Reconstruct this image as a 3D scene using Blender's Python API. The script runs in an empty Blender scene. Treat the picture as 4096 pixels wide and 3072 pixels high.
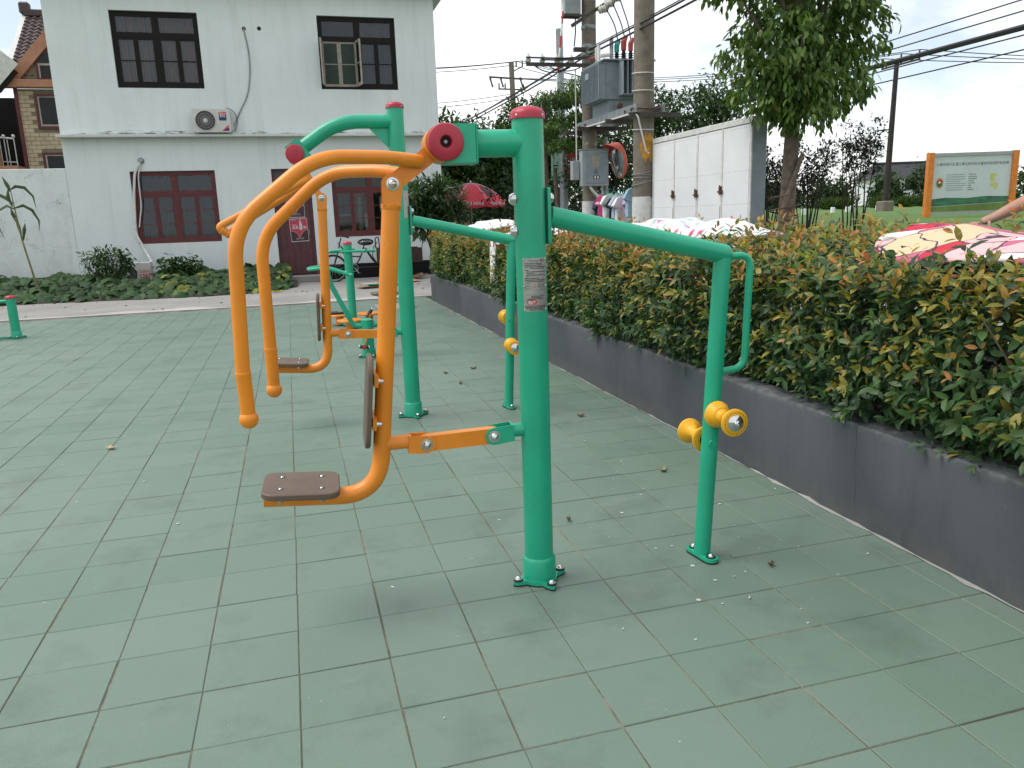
import bpy, math, random
import numpy as np
from mathutils import Vector, Matrix

# ------------------------------------------------------------------ camera, sky, sun, exposure
scene = bpy.context.scene
COL = scene.collection
cam_d = bpy.data.cameras.new('camera')
cam_d.sensor_fit = 'HORIZONTAL'; cam_d.sensor_width = 36.0; cam_d.lens = 27.12
cam_d.clip_start = 0.05; cam_d.clip_end = 3000
cam = bpy.data.objects.new('camera', cam_d); COL.objects.link(cam)
cr = Vector((0.96110567, -0.2742277, -0.03278812)); cu = Vector((0.08895361, 0.19497479, 0.97676614)); cf = Vector((0.26146348, 0.94169209, -0.21178492))
m = Matrix((cr, cu, -cf)).transposed().to_4x4(); m.translation = Vector((-0.2064, -3.5759, 1.4534))
cam.matrix_world = m
scene.camera = cam

SUN_EL, SUN_AZ = math.radians(58), math.radians(-78)          # azimuth from +Y towards +X
sd = Vector((math.sin(SUN_AZ)*math.cos(SUN_EL), math.cos(SUN_AZ)*math.cos(SUN_EL), math.sin(SUN_EL)))
sun_d = bpy.data.lights.new('sun', 'SUN'); sun_d.energy = 2.0; sun_d.angle = math.radians(34); sun_d.color = (1.0, 0.96, 0.90)
sun = bpy.data.objects.new('sun', sun_d); COL.objects.link(sun)
sun.rotation_euler = sd.to_track_quat('Z', 'Y').to_euler()

w = bpy.data.worlds.new('World'); scene.world = w; w.use_nodes = True
nt = w.node_tree; nt.nodes.clear()
def wn(t, **k):
    n = nt.nodes.new(t)
    for a, b in k.items(): setattr(n, a, b)
    return n
wo = wn('ShaderNodeOutputWorld'); wb = wn('ShaderNodeBackground'); wb.inputs['Strength'].default_value = 0.12
sky = wn('ShaderNodeTexSky', sky_type='NISHITA', sun_disc=False); sky.sun_elevation = SUN_EL; sky.sun_rotation = SUN_AZ
sky.air_density = 1.0; sky.dust_density = 0.6
tc = wn('ShaderNodeTexCoord')
mp = wn('ShaderNodeMapping'); mp.inputs['Scale'].default_value = (1.0, 1.0, 2.2); mp.inputs['Location'].default_value = (1.3, 0.2, 0.5)
nz = wn('ShaderNodeTexNoise'); nz.inputs['Scale'].default_value = 2.3; nz.inputs['Detail'].default_value = 7; nz.inputs['Roughness'].default_value = 0.55
rp = wn('ShaderNodeValToRGB'); rp.color_ramp.elements[0].position = 0.40; rp.color_ramp.elements[0].color = (0.33, 0.33, 0.33, 1)
rp.color_ramp.elements[1].position = 0.56; rp.color_ramp.elements[1].color = (1, 1, 1, 1)
mx = wn('ShaderNodeMix', data_type='RGBA'); mx.inputs['B'].default_value = (8.9, 9.0, 9.1, 1)
L = nt.links.new
L(tc.outputs['Generated'], mp.inputs['Vector']); L(mp.outputs['Vector'], nz.inputs['Vector']); L(nz.outputs['Fac'], rp.inputs['Fac'])
L(rp.outputs['Color'], mx.inputs['Factor']); L(sky.outputs['Color'], mx.inputs['A']); L(mx.outputs['Result'], wb.inputs['Color']); L(wb.outputs['Background'], wo.inputs['Surface'])

scene.view_settings.view_transform = 'Standard'; scene.view_settings.look = 'None'
scene.view_settings.exposure = 0.38; scene.view_settings.gamma = 1.0; scene.view_settings.use_curve_mapping = False
scene.cycles.max_bounces = 6; scene.cycles.transparent_max_bounces = 12; scene.cycles.use_denoising = True

# ------------------------------------------------------------------ helpers
rnd = random.Random(7)
PI = math.pi
def V(*a): return Vector(a)

class MB:
    """collects shapes in world coordinates, build() links them as one mesh object"""
    def __init__(s): s.v = []; s.f = []; s.sm = []
    def add(s, vs, fs, smooth=True):
        o = len(s.v); s.v += [tuple(p) for p in vs]; s.f += [tuple(i + o for i in f) for f in fs]; s.sm += [smooth]*len(fs); return s
    def box(s, a, b, bev=0.0):
        (x0, y0, z0), (x1, y1, z1) = a, b
        x0, x1 = min(x0, x1), max(x0, x1); y0, y1 = min(y0, y1), max(y0, y1); z0, z1 = min(z0, z1), max(z0, z1)
        if bev > 0:
            c = min(bev, (x1-x0)*.45, (y1-y0)*.45, (z1-z0)*.45); pts = []
            for z, i in ((z0, c), (z0+c, 0), (z1-c, 0), (z1, c)):
                e = c if i == 0 else c
                pts += ([(x0+i, y0+c+0*e, z), (x0+c, y0+i, z), (x1-c, y0+i, z), (x1-i, y0+c, z), (x1-i, y1-c, z), (x1-c, y1-i, z), (x0+c, y1-i, z), (x0+i, y1-c, z)])
            fs = [tuple(range(7, -1, -1)), tuple(range(24, 32))]
            for r in range(3):
                for k in range(8): fs.append((r*8+k, r*8+(k+1) % 8, r*8+8+(k+1) % 8, r*8+8+k))
            return s.add(pts, fs, False)
        return s.add([(x0, y0, z0), (x1, y0, z0), (x1, y1, z0), (x0, y1, z0), (x0, y0, z1), (x1, y0, z1), (x1, y1, z1), (x0, y1, z1)],
                     [(0, 3, 2, 1), (4, 5, 6, 7), (0, 1, 5, 4), (1, 2, 6, 5), (2, 3, 7, 6), (3, 0, 4, 7)], False)
    def obox(s, c, ax, ay, az):
        """oriented box: centre and three half-axis vectors"""
        c, ax, ay, az = Vector(c), Vector(ax), Vector(ay), Vector(az)
        P = [c+i*ax+j*ay+k*az for k in (-1, 1) for (i, j) in ((-1, -1), (1, -1), (1, 1), (-1, 1))]
        return s.add(P, [(0, 3, 2, 1), (4, 5, 6, 7), (0, 1, 5, 4), (1, 2, 6, 5), (2, 3, 7, 6), (3, 0, 4, 7)], False)
    def bar(s, a, b, w, h, up=(0, 0, 1)):
        a, b = Vector(a), Vector(b); d = (b-a); l = d.length; d.normalize(); sd_ = d.cross(Vector(up)).normalized(); u = sd_.cross(d)
        return s.obox((a+b)/2, d*l/2, sd_*w/2, u*h/2)
    def tube(s, path, r, seg=16, caps=True, closed=False):
        P = [Vector(p) for p in path]; n = len(P); R = r if isinstance(r, (list, tuple)) else [r]*n
        T = []
        for i in range(n):
            if closed: t = P[(i+1) % n]-P[i-1]
            else: t = P[min(i+1, n-1)]-P[max(i-1, 0)]
            T.append(t.normalized())
        u = T[0].orthogonal().normalized(); vs = []
        for i in range(n):
            if i: u = (u - T[i]*u.dot(T[i])).normalized()
            q = T[i].cross(u)
            for k in range(seg):
                a = 2*PI*k/seg; vs.append(P[i]+(u*math.cos(a)+q*math.sin(a))*R[i])
        fs = []
        for i in range(n if closed else n-1):
            j = (i+1) % n
            for k in range(seg): fs.append((i*seg+k, i*seg+(k+1) % seg, j*seg+(k+1) % seg, j*seg+k))
        if caps and not closed: fs += [tuple(range(seg-1, -1, -1)), tuple((n-1)*seg+k for k in range(seg))]
        return s.add(vs, fs, True)
    def cyl(s, a, b, r0, r1=None, seg=20): return s.tube([a, b], [r0, r0 if r1 is None else r1], seg)
    def lathe(s, o, axis, prof, seg=28, cap=True):
        """prof: (distance along axis, radius) pairs; ends close when radius is 0"""
        o = Vector(o); d = Vector(axis).normalized(); u = d.orthogonal().normalized(); q = d.cross(u); vs = []; fs = []
        for (h, r) in prof:
            for k in range(seg):
                a = 2*PI*k/seg; vs.append(o+d*h+(u*math.cos(a)+q*math.sin(a))*max(r, 1e-5))
        for i in range(len(prof)-1):
            for k in range(seg): fs.append((i*seg+k, i*seg+(k+1) % seg, (i+1)*seg+(k+1) % seg, (i+1)*seg+k))
        if prof[0][1] > 1e-4: fs.append(tuple(range(seg-1, -1, -1)))
        if cap and prof[-1][1] > 1e-4: fs.append(tuple((len(prof)-1)*seg+k for k in range(seg)))
        return s.add(vs, fs, True)
    def ball(s, c, r, seg=16, sc=(1, 1, 1)):
        c = Vector(c); vs = []; fs = []; n = seg//2
        for i in range(n+1):
            t = PI*i/n
            for k in range(seg):
                a = 2*PI*k/seg; vs.append((c.x+r*sc[0]*max(math.sin(t), 1e-3)*math.cos(a), c.y+r*sc[1]*max(math.sin(t), 1e-3)*math.sin(a), c.z+r*sc[2]*math.cos(t)))
        for i in range(n):
            for k in range(seg): fs.append((i*seg+k, (i+1)*seg+k, (i+1)*seg+(k+1) % seg, i*seg+(k+1) % seg))
        return s.add(vs, fs, True)
    def prism(s, poly, h, smooth=False):
        """poly: 3-D points in order, extruded by vector h"""
        n = len(poly); h = Vector(h); P = [Vector(p) for p in poly]; vs = P+[p+h for p in P]
        nrm = Vector((0, 0, 0))
        for i in range(n): nrm += P[i].cross(P[(i+1) % n])
        fl = nrm.dot(h) > 0
        fs = [tuple(range(n-1, -1, -1)) if fl else tuple(range(n)), tuple(range(n, 2*n)) if fl else tuple(range(2*n-1, n-1, -1))]
        for i in range(n):
            j = (i+1) % n; fs.append((i, j, n+j, n+i) if fl else (j, i, n+i, n+j))
        return s.add(vs, fs, smooth)
    def rrect(s, c, ax, ay, hx, hy, rad, th, seg=5, cham=0.0):
        """rounded plate: centre c of lower face, unit axes, half sizes, corner radius, thickness along ax x ay"""
        c, ax, ay = Vector(c), Vector(ax), Vector(ay); n = ax.cross(ay)
        def ring(off, z):
            o = []
            for (sx, sy, a0) in ((1, 1, 0), (-1, 1, 90), (-1, -1, 180), (1, -1, 270)):
                for k in range(seg+1):
                    a = math.radians(a0+90*k/seg); o.append(c+ax*(sx*(hx-rad)+(rad-off)*math.cos(a))+ay*(sy*(hy-rad)+(rad-off)*math.sin(a))+n*z)
            return o
        rings = [ring(cham, 0), ring(0, cham), ring(0, th-cham), ring(cham, th)] if cham else [ring(0, 0), ring(0, th)]
        k = len(rings[0]); vs = sum(rings, []); fs = [tuple(range(k-1, -1, -1)), tuple((len(rings)-1)*k+i for i in range(k))]
        for r in range(len(rings)-1):
            for i in range(k): fs.append((r*k+i, r*k+(i+1) % k, (r+1)*k+(i+1) % k, (r+1)*k+i))
        return s.add(vs, fs, True)
    def mesh(s, name, off=(0, 0, 0), sharp=38):
        me = bpy.data.meshes.new(name); o = Vector(off)
        me.from_pydata([(p[0]-o.x, p[1]-o.y, p[2]-o.z) for p in s.v], [], s.f)
        me.polygons.foreach_set('use_smooth', s.sm); me.update()
        if any(s.sm): me.set_sharp_from_angle(angle=math.radians(sharp))
        return me
    def build(s, name, mat, parent=None, label=None, cat=None, group=None, kind=None, origin=None):
        off = origin if origin else (wloc(parent) if parent else (0, 0, 0))
        if parent is None and origin is None and s.v:
            xs = [p[0] for p in s.v]; ys = [p[1] for p in s.v]; zs = [p[2] for p in s.v]
            off = ((min(xs)+max(xs))/2, (min(ys)+max(ys))/2, min(zs))
        me = s.mesh(name, off)
        return link(name, me, mat, parent, off if parent is None else (0, 0, 0), label, cat, group, kind)

def wloc(o):
    p = Vector((0, 0, 0))
    while o: p += o.location; o = o.parent
    return p
def tag(o, label=None, cat=None, group=None, kind=None):
    for k, v_ in (('label', label), ('category', cat), ('group', group), ('kind', kind)):
        if v_: o[k] = v_
    return o
def link(name, me, mat, parent=None, loc=(0, 0, 0), label=None, cat=None, group=None, kind=None):
    if mat is not None:
        ml = mat if isinstance(mat, (list, tuple)) else [mat]
        if len(me.materials) == 0:
            for q in ml: me.materials.append(q)
    o = bpy.data.objects.new(name, me); COL.objects.link(o); o.location = loc
    if parent: o.parent = parent
    return tag(o, label, cat, group, kind)
def thing(name, loc, label, cat, group=None):
    o = bpy.data.objects.new(name, None); COL.objects.link(o); o.location = loc; o.empty_display_size = 0.1
    return tag(o, label, cat, group)
def fillet(pts, r, n=7):
    """round the inner corners of a polyline"""
    P = [Vector(p) for p in pts]; R = r if isinstance(r, (list, tuple)) else [r]*len(P); out = [P[0]]
    for i in range(1, len(P)-1):
        a, b, c = P[i-1], P[i], P[i+1]; d0 = (a-b); d1 = (c-b); rr = min(R[i], d0.length*.48, d1.length*.48)
        p0 = b+d0.normalized()*rr; p1 = b+d1.normalized()*rr
        for k in range(n+1):
            t = k/n; out.append(p0*(1-t)**2+b*2*t*(1-t)+p1*t*t)
    return out+[P[-1]]
def sag(a, b, s, n=14):
    a, b = Vector(a), Vector(b); return [a.lerp(b, i/n)-Vector((0, 0, s*4*(i/n)*(1-i/n))) for i in range(n+1)]

# ------------------------------------------------------------------ materials
def newmat(name):
    mt = bpy.data.materials.new(name); mt.use_nodes = True; n = mt.node_tree; n.nodes.clear()
    out = n.nodes.new('ShaderNodeOutputMaterial'); bs = n.nodes.new('ShaderNodeBsdfPrincipled'); n.links.new(bs.outputs[0], out.inputs[0])
    return mt, n, bs, out
def N(n, t, ins=None, **k):
    q = n.nodes.new(t)
    for a, b in k.items(): setattr(q, a, b)
    for a, b in (ins or {}).items():
        if isinstance(b, bpy.types.NodeSocket): n.links.new(b, q.inputs[a])
        else: q.inputs[a].default_value = b
    return q
def c4(c): return (c[0], c[1], c[2], 1)
def ramp(n, fac, stops):
    r = n.nodes.new('ShaderNodeValToRGB'); e = r.color_ramp.elements
    while len(e) < len(stops): e.new(0.5)
    for i, (p, c) in enumerate(stops): e[i].position = p; e[i].color = c4(c) if len(c) == 3 else c
    n.links.new(fac, r.inputs[0]); return r.outputs[0]
def mixc(n, fac, a, b, mode='MIX'):
    q = n.nodes.new('ShaderNodeMix'); q.data_type = 'RGBA'; q.blend_type = mode
    for s_, v_ in (('Factor', fac), ('A', a), ('B', b)):
        if isinstance(v_, bpy.types.NodeSocket): n.links.new(v_, q.inputs[s_])
        else: q.inputs[s_].default_value = v_ if s_ == 'Factor' else c4(v_)
    return q.outputs['Result']
def noise(n, vec, scale, detail=4, rough=.55):
    q = N(n, 'ShaderNodeTexNoise', {'Scale': scale, 'Detail': detail, 'Roughness': rough})
    if vec is not None: n.links.new(vec, q.inputs['Vector'])
    return q.outputs['Fac']
def wpos(n): return n.nodes.new('ShaderNodeNewGeometry').outputs['Position']
def scaled(n, vec, sc):
    return N(n, 'ShaderNodeMapping', {'Vector': vec, 'Scale': sc}).outputs[0]
def bump(n, bs, h, strength=.2, dist=.01):
    b = N(n, 'ShaderNodeBump', {'Strength': strength, 'Distance': dist, 'Height': h}); n.links.new(b.outputs[0], bs.inputs['Normal'])
def paint(name, col, rough=.4, metal=0.0, var=.12, scale=9.0, bmp=.05, spec=.5, grime=0.0, bscale=90, coat=0.0, chips=0.0):
    """base colour with soft wear, optional dirt, fine relief"""
    mt, n, bs, o = newmat(name); p = wpos(n)
    f = noise(n, p, scale, 5); d = tuple(x*(1-var*1.6) for x in col); l = tuple(min(1, x*(1+var)) for x in col)
    c = ramp(n, f, [(.3, d), (.7, l)])
    if grime > 0:
        g = noise(n, p, scale*2.7, 6, .7); gm = ramp(n, g, [(.52, (0, 0, 0)), (.72, (grime, grime, grime))])
        c = mixc(n, gm, c, tuple(x*.35+.02 for x in col))
    if chips > 0:
        c = mixc(n, ramp(n, noise(n, p, 2.2, 5, .7), [(.45, (0, 0, 0)), (.75, (.22,)*3)]), c, tuple(x*.55+.03 for x in col))
        k1 = ramp(n, noise(n, p, 46, 3, .6), [(.715, (0, 0, 0)), (.735, (1, 1, 1))]); k2 = ramp(n, noise(n, p, 3.5, 3), [(.46, (0, 0, 0)), (.60, (chips,)*3)])
        c = mixc(n, mixc(n, 1.0, k1, k2, 'MULTIPLY'), c, (.045, .030, .022))
        c = mixc(n, ramp(n, noise(n, scaled(n, p, (28, 28, 2.0)), 1.0, 4, .6), [(.60, (0, 0, 0)), (.78, (.18,)*3)]), c, tuple(min(1, x*.8+.12) for x in col))
    n.links.new(c, bs.inputs['Base Color'])
    rr = N(n, 'ShaderNodeMapRange', {'Value': noise(n, p, scale*1.7, 3), 'To Min': max(.05, rough-.1), 'To Max': min(1, rough+.12)}); n.links.new(rr.outputs[0], bs.inputs['Roughness'])
    bs.inputs['Metallic'].default_value = metal; bs.inputs['Specular IOR Level'].default_value = spec; bs.inputs['Coat Weight'].default_value = coat
    if bmp > 0: bump(n, bs, noise(n, p, bscale, 3), bmp, .004)
    return mt
M = {}
def P_(k, *a, **kw): M[k] = paint(k, *a, **kw)
P_('green_paint', (.012, .36, .205), .34, var=.07, scale=5, bmp=.04, bscale=55, chips=.9)
P_('orange_paint', (.76, .24, .012), .36, var=.08, scale=6, bmp=.05, bscale=60, chips=.6)
P_('red_plastic', (.40, .018, .042), .38, var=.07)
P_('brown_plastic', (.120, .082, .058), .55, var=.12, bmp=.12, bscale=140)
P_('yellow_plastic', (.80, .40, .010), .38, var=.06)
P_('black_rubber', (.012, .012, .013), .6)
P_('hole_black', (.02, .008, .004), .8, bmp=0)
P_('chrome', (.62, .62, .62), .22, 1.0, var=.08, bmp=0)
P_('steel', (.42, .43, .43), .42, 1.0, var=.12)
P_('plate_steel', (.40, .39, .37), .45, .85, var=.10, scale=30)
P_('galv', (.30, .32, .33), .5, .6, var=.18, grime=.4)
P_('rust', (.10, .045, .022), .8, var=.3, scale=30)
P_('grey_paint', (.22, .26, .285), .45, var=.08, grime=.12)
P_('box_grey', (.30, .325, .335), .45, var=.08, grime=.25)
P_('white_paint', (.72, .735, .74), .5, var=.04, grime=.05, scale=2)
P_('dirty_white', (.60, .60, .57), .6, var=.10, grime=.4)
P_('pvc', (.66, .65, .60), .5, var=.08, grime=.3)
P_('dark_wood', (.008, .0055, .005), .6, var=.3, scale=20, spec=.22)
P_('maroon', (.10, .015, .017), .6, var=.2, scale=8, grime=.35)
P_('maroon_door', (.085, .021, .026), .55, var=.22, scale=5, grime=.5)
P_('beige_frame', (.33, .29, .24), .6, var=.15, grime=.4)
P_('plinth_black', (.010, .010, .011), .8, var=.2, spec=.2)
P_('concrete_pole', (.175, .150, .118), .85, var=.16, scale=7, grime=.35, bmp=.25)
P_('cable', (.015, .015, .016), .6, bmp=0)
P_('cable_grey', (.24, .25, .25), .6, bmp=0)
P_('porcelain', (.50, .48, .42), .3, var=.15)
P_('brown_steel', (.060, .050, .040), .7, var=.25, grime=.4)
P_('bark', (.115, .088, .066), .9, var=.3, scale=14, grime=.5, bmp=.6, bscale=30)
P_('dark_bark', (.030, .023, .020), .9, var=.3)
P_('twig', (.085, .055, .038), .9, var=.3)
P_('soil', (.045, .032, .024), .95, var=.4, scale=12, bmp=.8, bscale=25)
P_('ac_beige', (.50, .50, .47), .5, var=.05, grime=.12)
P_('ac_dark', (.016, .017, .019), .5, spec=.3)
P_('label_red', (.55, .018, .030), .5); P_('label_navy', (.016, .022, .11), .5); P_('ink', (.012, .014, .02), .6, bmp=0)
P_('ink_blue', (.03, .09, .16), .6, bmp=0); P_('ink_white', (.78, .78, .76), .6, bmp=0); P_('ink_red', (.50, .012, .02), .6, bmp=0); P_('ink_green', (.015, .22, .10), .6, bmp=0)
P_('cardboard', (.34, .22, .13), .85, var=.15, scale=6, grime=.2)
P_('sign_orange', (.62, .19, .015), .5, var=.12, grime=.25)
P_('umbrella_red', (.50, .022, .045), .7, var=.06)
P_('roof_tile', (.060, .034, .034), .6, var=.3, scale=12)
P_('far_roof', (.035, .037, .042), .8, var=.25, scale=2)
P_('terracotta', (.38, .18, .11), .8, var=.12, scale=4)
P_('brick_tile', (.46, .36, .245), .75, var=.12, scale=2.5, grime=.15)
P_('mortar', (.20, .165, .12), .9)
P_('bike_black', (.012, .012, .013), .45)
P_('cart_wood', (.045, .022, .016), .75, var=.35, scale=10)
P_('plastic_clear', (.52, .53, .53), .25)
P_('skin', (.36, .205, .145), .55, var=.06)
P_('shirt_cloth', (.10, .11, .16), .85); P_('trouser_cloth', (.035, .037, .045), .9); P_('hair_black', (.010, .009, .009), .6)
P_('mirror', (.85, .86, .86), .05, 1.0, var=0, bmp=0); P_('mirror_rim', (.62, .10, .06), .5)
P_('box_teal', (.02, .33, .26), .5); P_('bushing_red', (.36, .045, .04), .5)
P_('banner_green', (.42, .60, .48), .7, var=.05); P_('banner_red', (.55, .012, .035), .7, var=.06)
P_('corn_stalk', (.16, .16, .065), .8, var=.2)

def glassmat(name, tint=(.9, .95, .95), base=.12):
    mt, n, bs, o = newmat(name); n.nodes.remove(bs)
    tr = N(n, 'ShaderNodeBsdfTransparent', {'Color': c4(tint)}); gl = N(n, 'ShaderNodeBsdfGlossy', {'Color': (.62, .67, .72, 1), 'Roughness': .04})
    fr = N(n, 'ShaderNodeFresnel', {'IOR': 1.5}); mr = N(n, 'ShaderNodeMapRange', {'Value': fr.outputs[0], 'To Min': (base-.12)*.3, 'To Max': 1.0})
    mx_ = N(n, 'ShaderNodeMixShader', {0: mr.outputs[0]}); n.links.new(tr.outputs[0], mx_.inputs[1]); n.links.new(gl.outputs[0], mx_.inputs[2]); n.links.new(mx_.outputs[0], o.inputs[0]); return mt
M['glass'] = glassmat('window_glass', (.80, .83, .83)); M['bag'] = glassmat('clear_bag', (.8, .8, .8), .5)

def leafmat(name, rough=.42, trans=.35):
    mt, n, bs, o = newmat(name)
    at = N(n, 'ShaderNodeAttribute', attribute_name='Col')
    f = noise(n, wpos(n), 14, 2); c = mixc(n, 1.0, at.outputs['Color'], ramp(n, f, [(.3, (.78, .78, .78)), (.7, (1.12, 1.12, 1.08))]), 'MULTIPLY')
    n.links.new(c, bs.inputs['Base Color']); bs.inputs['Roughness'].default_value = rough; bs.inputs['Specular IOR Level'].default_value = .35
    tl = N(n, 'ShaderNodeBsdfTranslucent'); c2 = mixc(n, 1.0, c, (1.0, 1.15, .55), 'MULTIPLY'); n.links.new(c2, tl.inputs['Color'])
    mx_ = N(n, 'ShaderNodeMixShader', {0: trans}); n.links.new(bs.outputs[0], mx_.inputs[1]); n.links.new(tl.outputs[0], mx_.inputs[2]); n.links.new(mx_.outputs[0], o.inputs[0]); return mt
M['leaf'] = leafmat('leaf'); M['leaf_dull'] = leafmat('leaf_dull', .65, .25)

# house render: chalky white with weather marks
def wall_mat(name, col, grime=.5):
    mt, n, bs, o = newmat(name); p = wpos(n)
    f = noise(n, p, .9, 6, .6); c = ramp(n, f, [(.3, tuple(x*.92 for x in col)), (.62, col)])
    st = noise(n, scaled(n, p, (3.2, 3.2, .22)), 1.6, 6, .65); c = mixc(n, ramp(n, st, [(.52, (0, 0, 0)), (.80, (grime*.5,)*3)]), c, (.30, .29, .25))
    sp = noise(n, p, 7, 7, .75); c = mixc(n, ramp(n, sp, [(.64, (0, 0, 0)), (.73, (grime*.6,)*3)]), c, (.22, .21, .19))
    n.links.new(c, bs.inputs['Base Color']); bs.inputs['Roughness'].default_value = .9; bs.inputs['Specular IOR Level'].default_value = .2
    bump(n, bs, noise(n, p, 35, 5, .7), .18, .01); return mt
M['house_wall'] = wall_mat('house_wall', (.66, .705, .695), .48); M['garden_wall'] = wall_mat('garden_wall', (.65, .69, .675), 1.0)
def patch_wall():
    mt = M['garden_wall']; n = mt.node_tree; bs = [q for q in n.nodes if q.type == 'BSDF_PRINCIPLED'][0]; src = bs.inputs['Base Color'].links[0].from_socket; p = wpos(n)
    c = mixc(n, ramp(n, noise(n, p, 1.3, 8, .7), [(.46, (0, 0, 0)), (.64, (.55,)*3)]), src, (.48, .50, .48))
    c = mixc(n, ramp(n, noise(n, p, 4.2, 7, .8), [(.62, (0, 0, 0)), (.68, (.8,)*3)]), c, (.16, .165, .155))
    v_ = N(n, 'ShaderNodeTexVoronoi', {'Scale': .55}, feature='DISTANCE_TO_EDGE'); wv = N(n, 'ShaderNodeVectorMath', {0: p}, operation='ADD'); nx = N(n, 'ShaderNodeTexNoise', {'Scale': 2.0, 'Detail': 5}); n.links.new(p, nx.inputs['Vector']); n.links.new(nx.outputs['Color'], wv.inputs[1]); n.links.new(wv.outputs[0], v_.inputs['Vector'])
    c = mixc(n, ramp(n, v_.outputs['Distance'], [(.0015, (.35,)*3), (.006, (0, 0, 0))]), c, (.12, .12, .11)); n.links.new(c, bs.inputs['Base Color'])
patch_wall()
M['ledge'] = wall_mat('ledge_plaster', (.56, .575, .55), .7)

# ------------------------------------------------------------------ the setting
def grass_mat():
    mt, n, bs, o = newmat('grass_field'); p = wpos(n)
    a = noise(n, p, .12, 4); b = noise(n, p, 6, 6, .7)
    c = ramp(n, a, [(.35, (.060, .135, .022)), (.65, (.105, .185, .034))]); c = mixc(n, ramp(n, b, [(.35, (.0,)*3), (.75, (.6,)*3)]), c, (.045, .095, .018))
    n.links.new(c, bs.inputs['Base Color']); bs.inputs['Roughness'].default_value = .95; bump(n, bs, b, .7, .05); return mt
M['grass'] = grass_mat()
def concrete_mat(name, col, var=.25, sc=1.0):
    mt, n, bs, o = newmat(name); p = wpos(n)
    c = ramp(n, noise(n, p, .7*sc, 7, .65), [(.28, tuple(x*(1-var) for x in col)), (.7, tuple(x*(1+var*.5) for x in col))])
    c = mixc(n, ramp(n, noise(n, p, 5*sc, 7, .75), [(.55, (0, 0, 0)), (.75, (.5,)*3)]), c, tuple(x*.55 for x in col))
    c = mixc(n, ramp(n, noise(n, p, 26*sc, 3, .7), [(.66, (0, 0, 0)), (.75, (.6,)*3)]), c, (.12, .11, .10))
    n.links.new(c, bs.inputs['Base Color']); bs.inputs['Roughness'].default_value = .92; bump(n, bs, noise(n, p, 40, 5, .7), .3, .006); return mt
M['apron'] = concrete_mat('apron_concrete', (.275, .268, .25)); M['apron_light'] = concrete_mat('lime_dust', (.40, .39, .365), .2); M['road'] = concrete_mat('road_concrete', (.30, .30, .28))
def joint_mat():
    mt, n, bs, o = newmat('joint_sand'); p = wpos(n); bs.inputs['Roughness'].default_value = .95
    c = ramp(n, noise(n, p, 1.6, 5, .65), [(.36, (.060, .054, .045)), (.50, (.15, .122, .096)), (.64, (.28, .235, .19))])
    c = mixc(n, ramp(n, noise(n, p, 24, 4, .7), [(.45, (0, 0, 0)), (.65, (.7,)*3)]), c, (.055, .050, .042)); n.links.new(c, bs.inputs['Base Color']); return mt
M['joint'] = joint_mat()

def tile_mat():
    mt, n, bs, o = newmat('rubber_tile'); p = wpos(n)
    sx = N(n, 'ShaderNodeSeparateXYZ', {0: p})
    ix = N(n, 'ShaderNodeMath', {0: N(n, 'ShaderNodeMath', {0: sx.outputs[0], 1: .3}, operation='DIVIDE').outputs[0]}, operation='FLOOR')
    iy = N(n, 'ShaderNodeMath', {0: N(n, 'ShaderNodeMath', {0: sx.outputs[1], 1: .2925}, operation='DIVIDE').outputs[0]}, operation='FLOOR')
    cb = N(n, 'ShaderNodeCombineXYZ', {0: ix.outputs[0], 1: iy.outputs[0]}); wn_ = N(n, 'ShaderNodeTexWhiteNoise', {'Vector': cb.outputs[0]})
    c = ramp(n, wn_.outputs['Value'], [(0, (.098, .160, .118)), (1, (.122, .184, .140))])
    c = mixc(n, ramp(n, noise(n, p, .55, 5, .6), [(.36, (0, 0, 0)), (.68, (.75,)*3)]), c, (.150, .200, .168))
    c = mixc(n, ramp(n, noise(n, p, 2.3, 6, .65), [(.52, (0, 0, 0)), (.72, (.65,)*3)]), c, (.066, .100, .074))
    c = mixc(n, ramp(n, noise(n, p, 330, 2, .6), [(.40, (0, 0, 0)), (.75, (.32,)*3)]), c, (.19, .26, .205))
    c = mixc(n, ramp(n, noise(n, scaled(n, p, (1, 2.4, 1)), 1.1, 7, .75), [(.60, (0, 0, 0)), (.70, (.45,)*3)]), c, (.20, .225, .195))
    c = mixc(n, ramp(n, noise(n, p, 31, 3, .6), [(.735, (0, 0, 0)), (.76, (.8,)*3)]), c, (.50, .52, .48))
    c = mixc(n, ramp(n, noise(n, p, 17, 6, .7), [(.70, (0, 0, 0)), (.76, (.55,)*3)]), c, (.055, .068, .058))
    n.links.new(c, bs.inputs['Base Color'])
    rr = N(n, 'ShaderNodeMapRange', {'Value': noise(n, p, 1.7, 4), 'To Min': .44, 'To Max': .66}); n.links.new(rr.outputs[0], bs.inputs['Roughness']); bs.inputs['Specular IOR Level'].default_value = .5
    bump(n, bs, noise(n, p, 260, 3, .6), .30, .004); return mt
M['tile'] = tile_mat()

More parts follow.
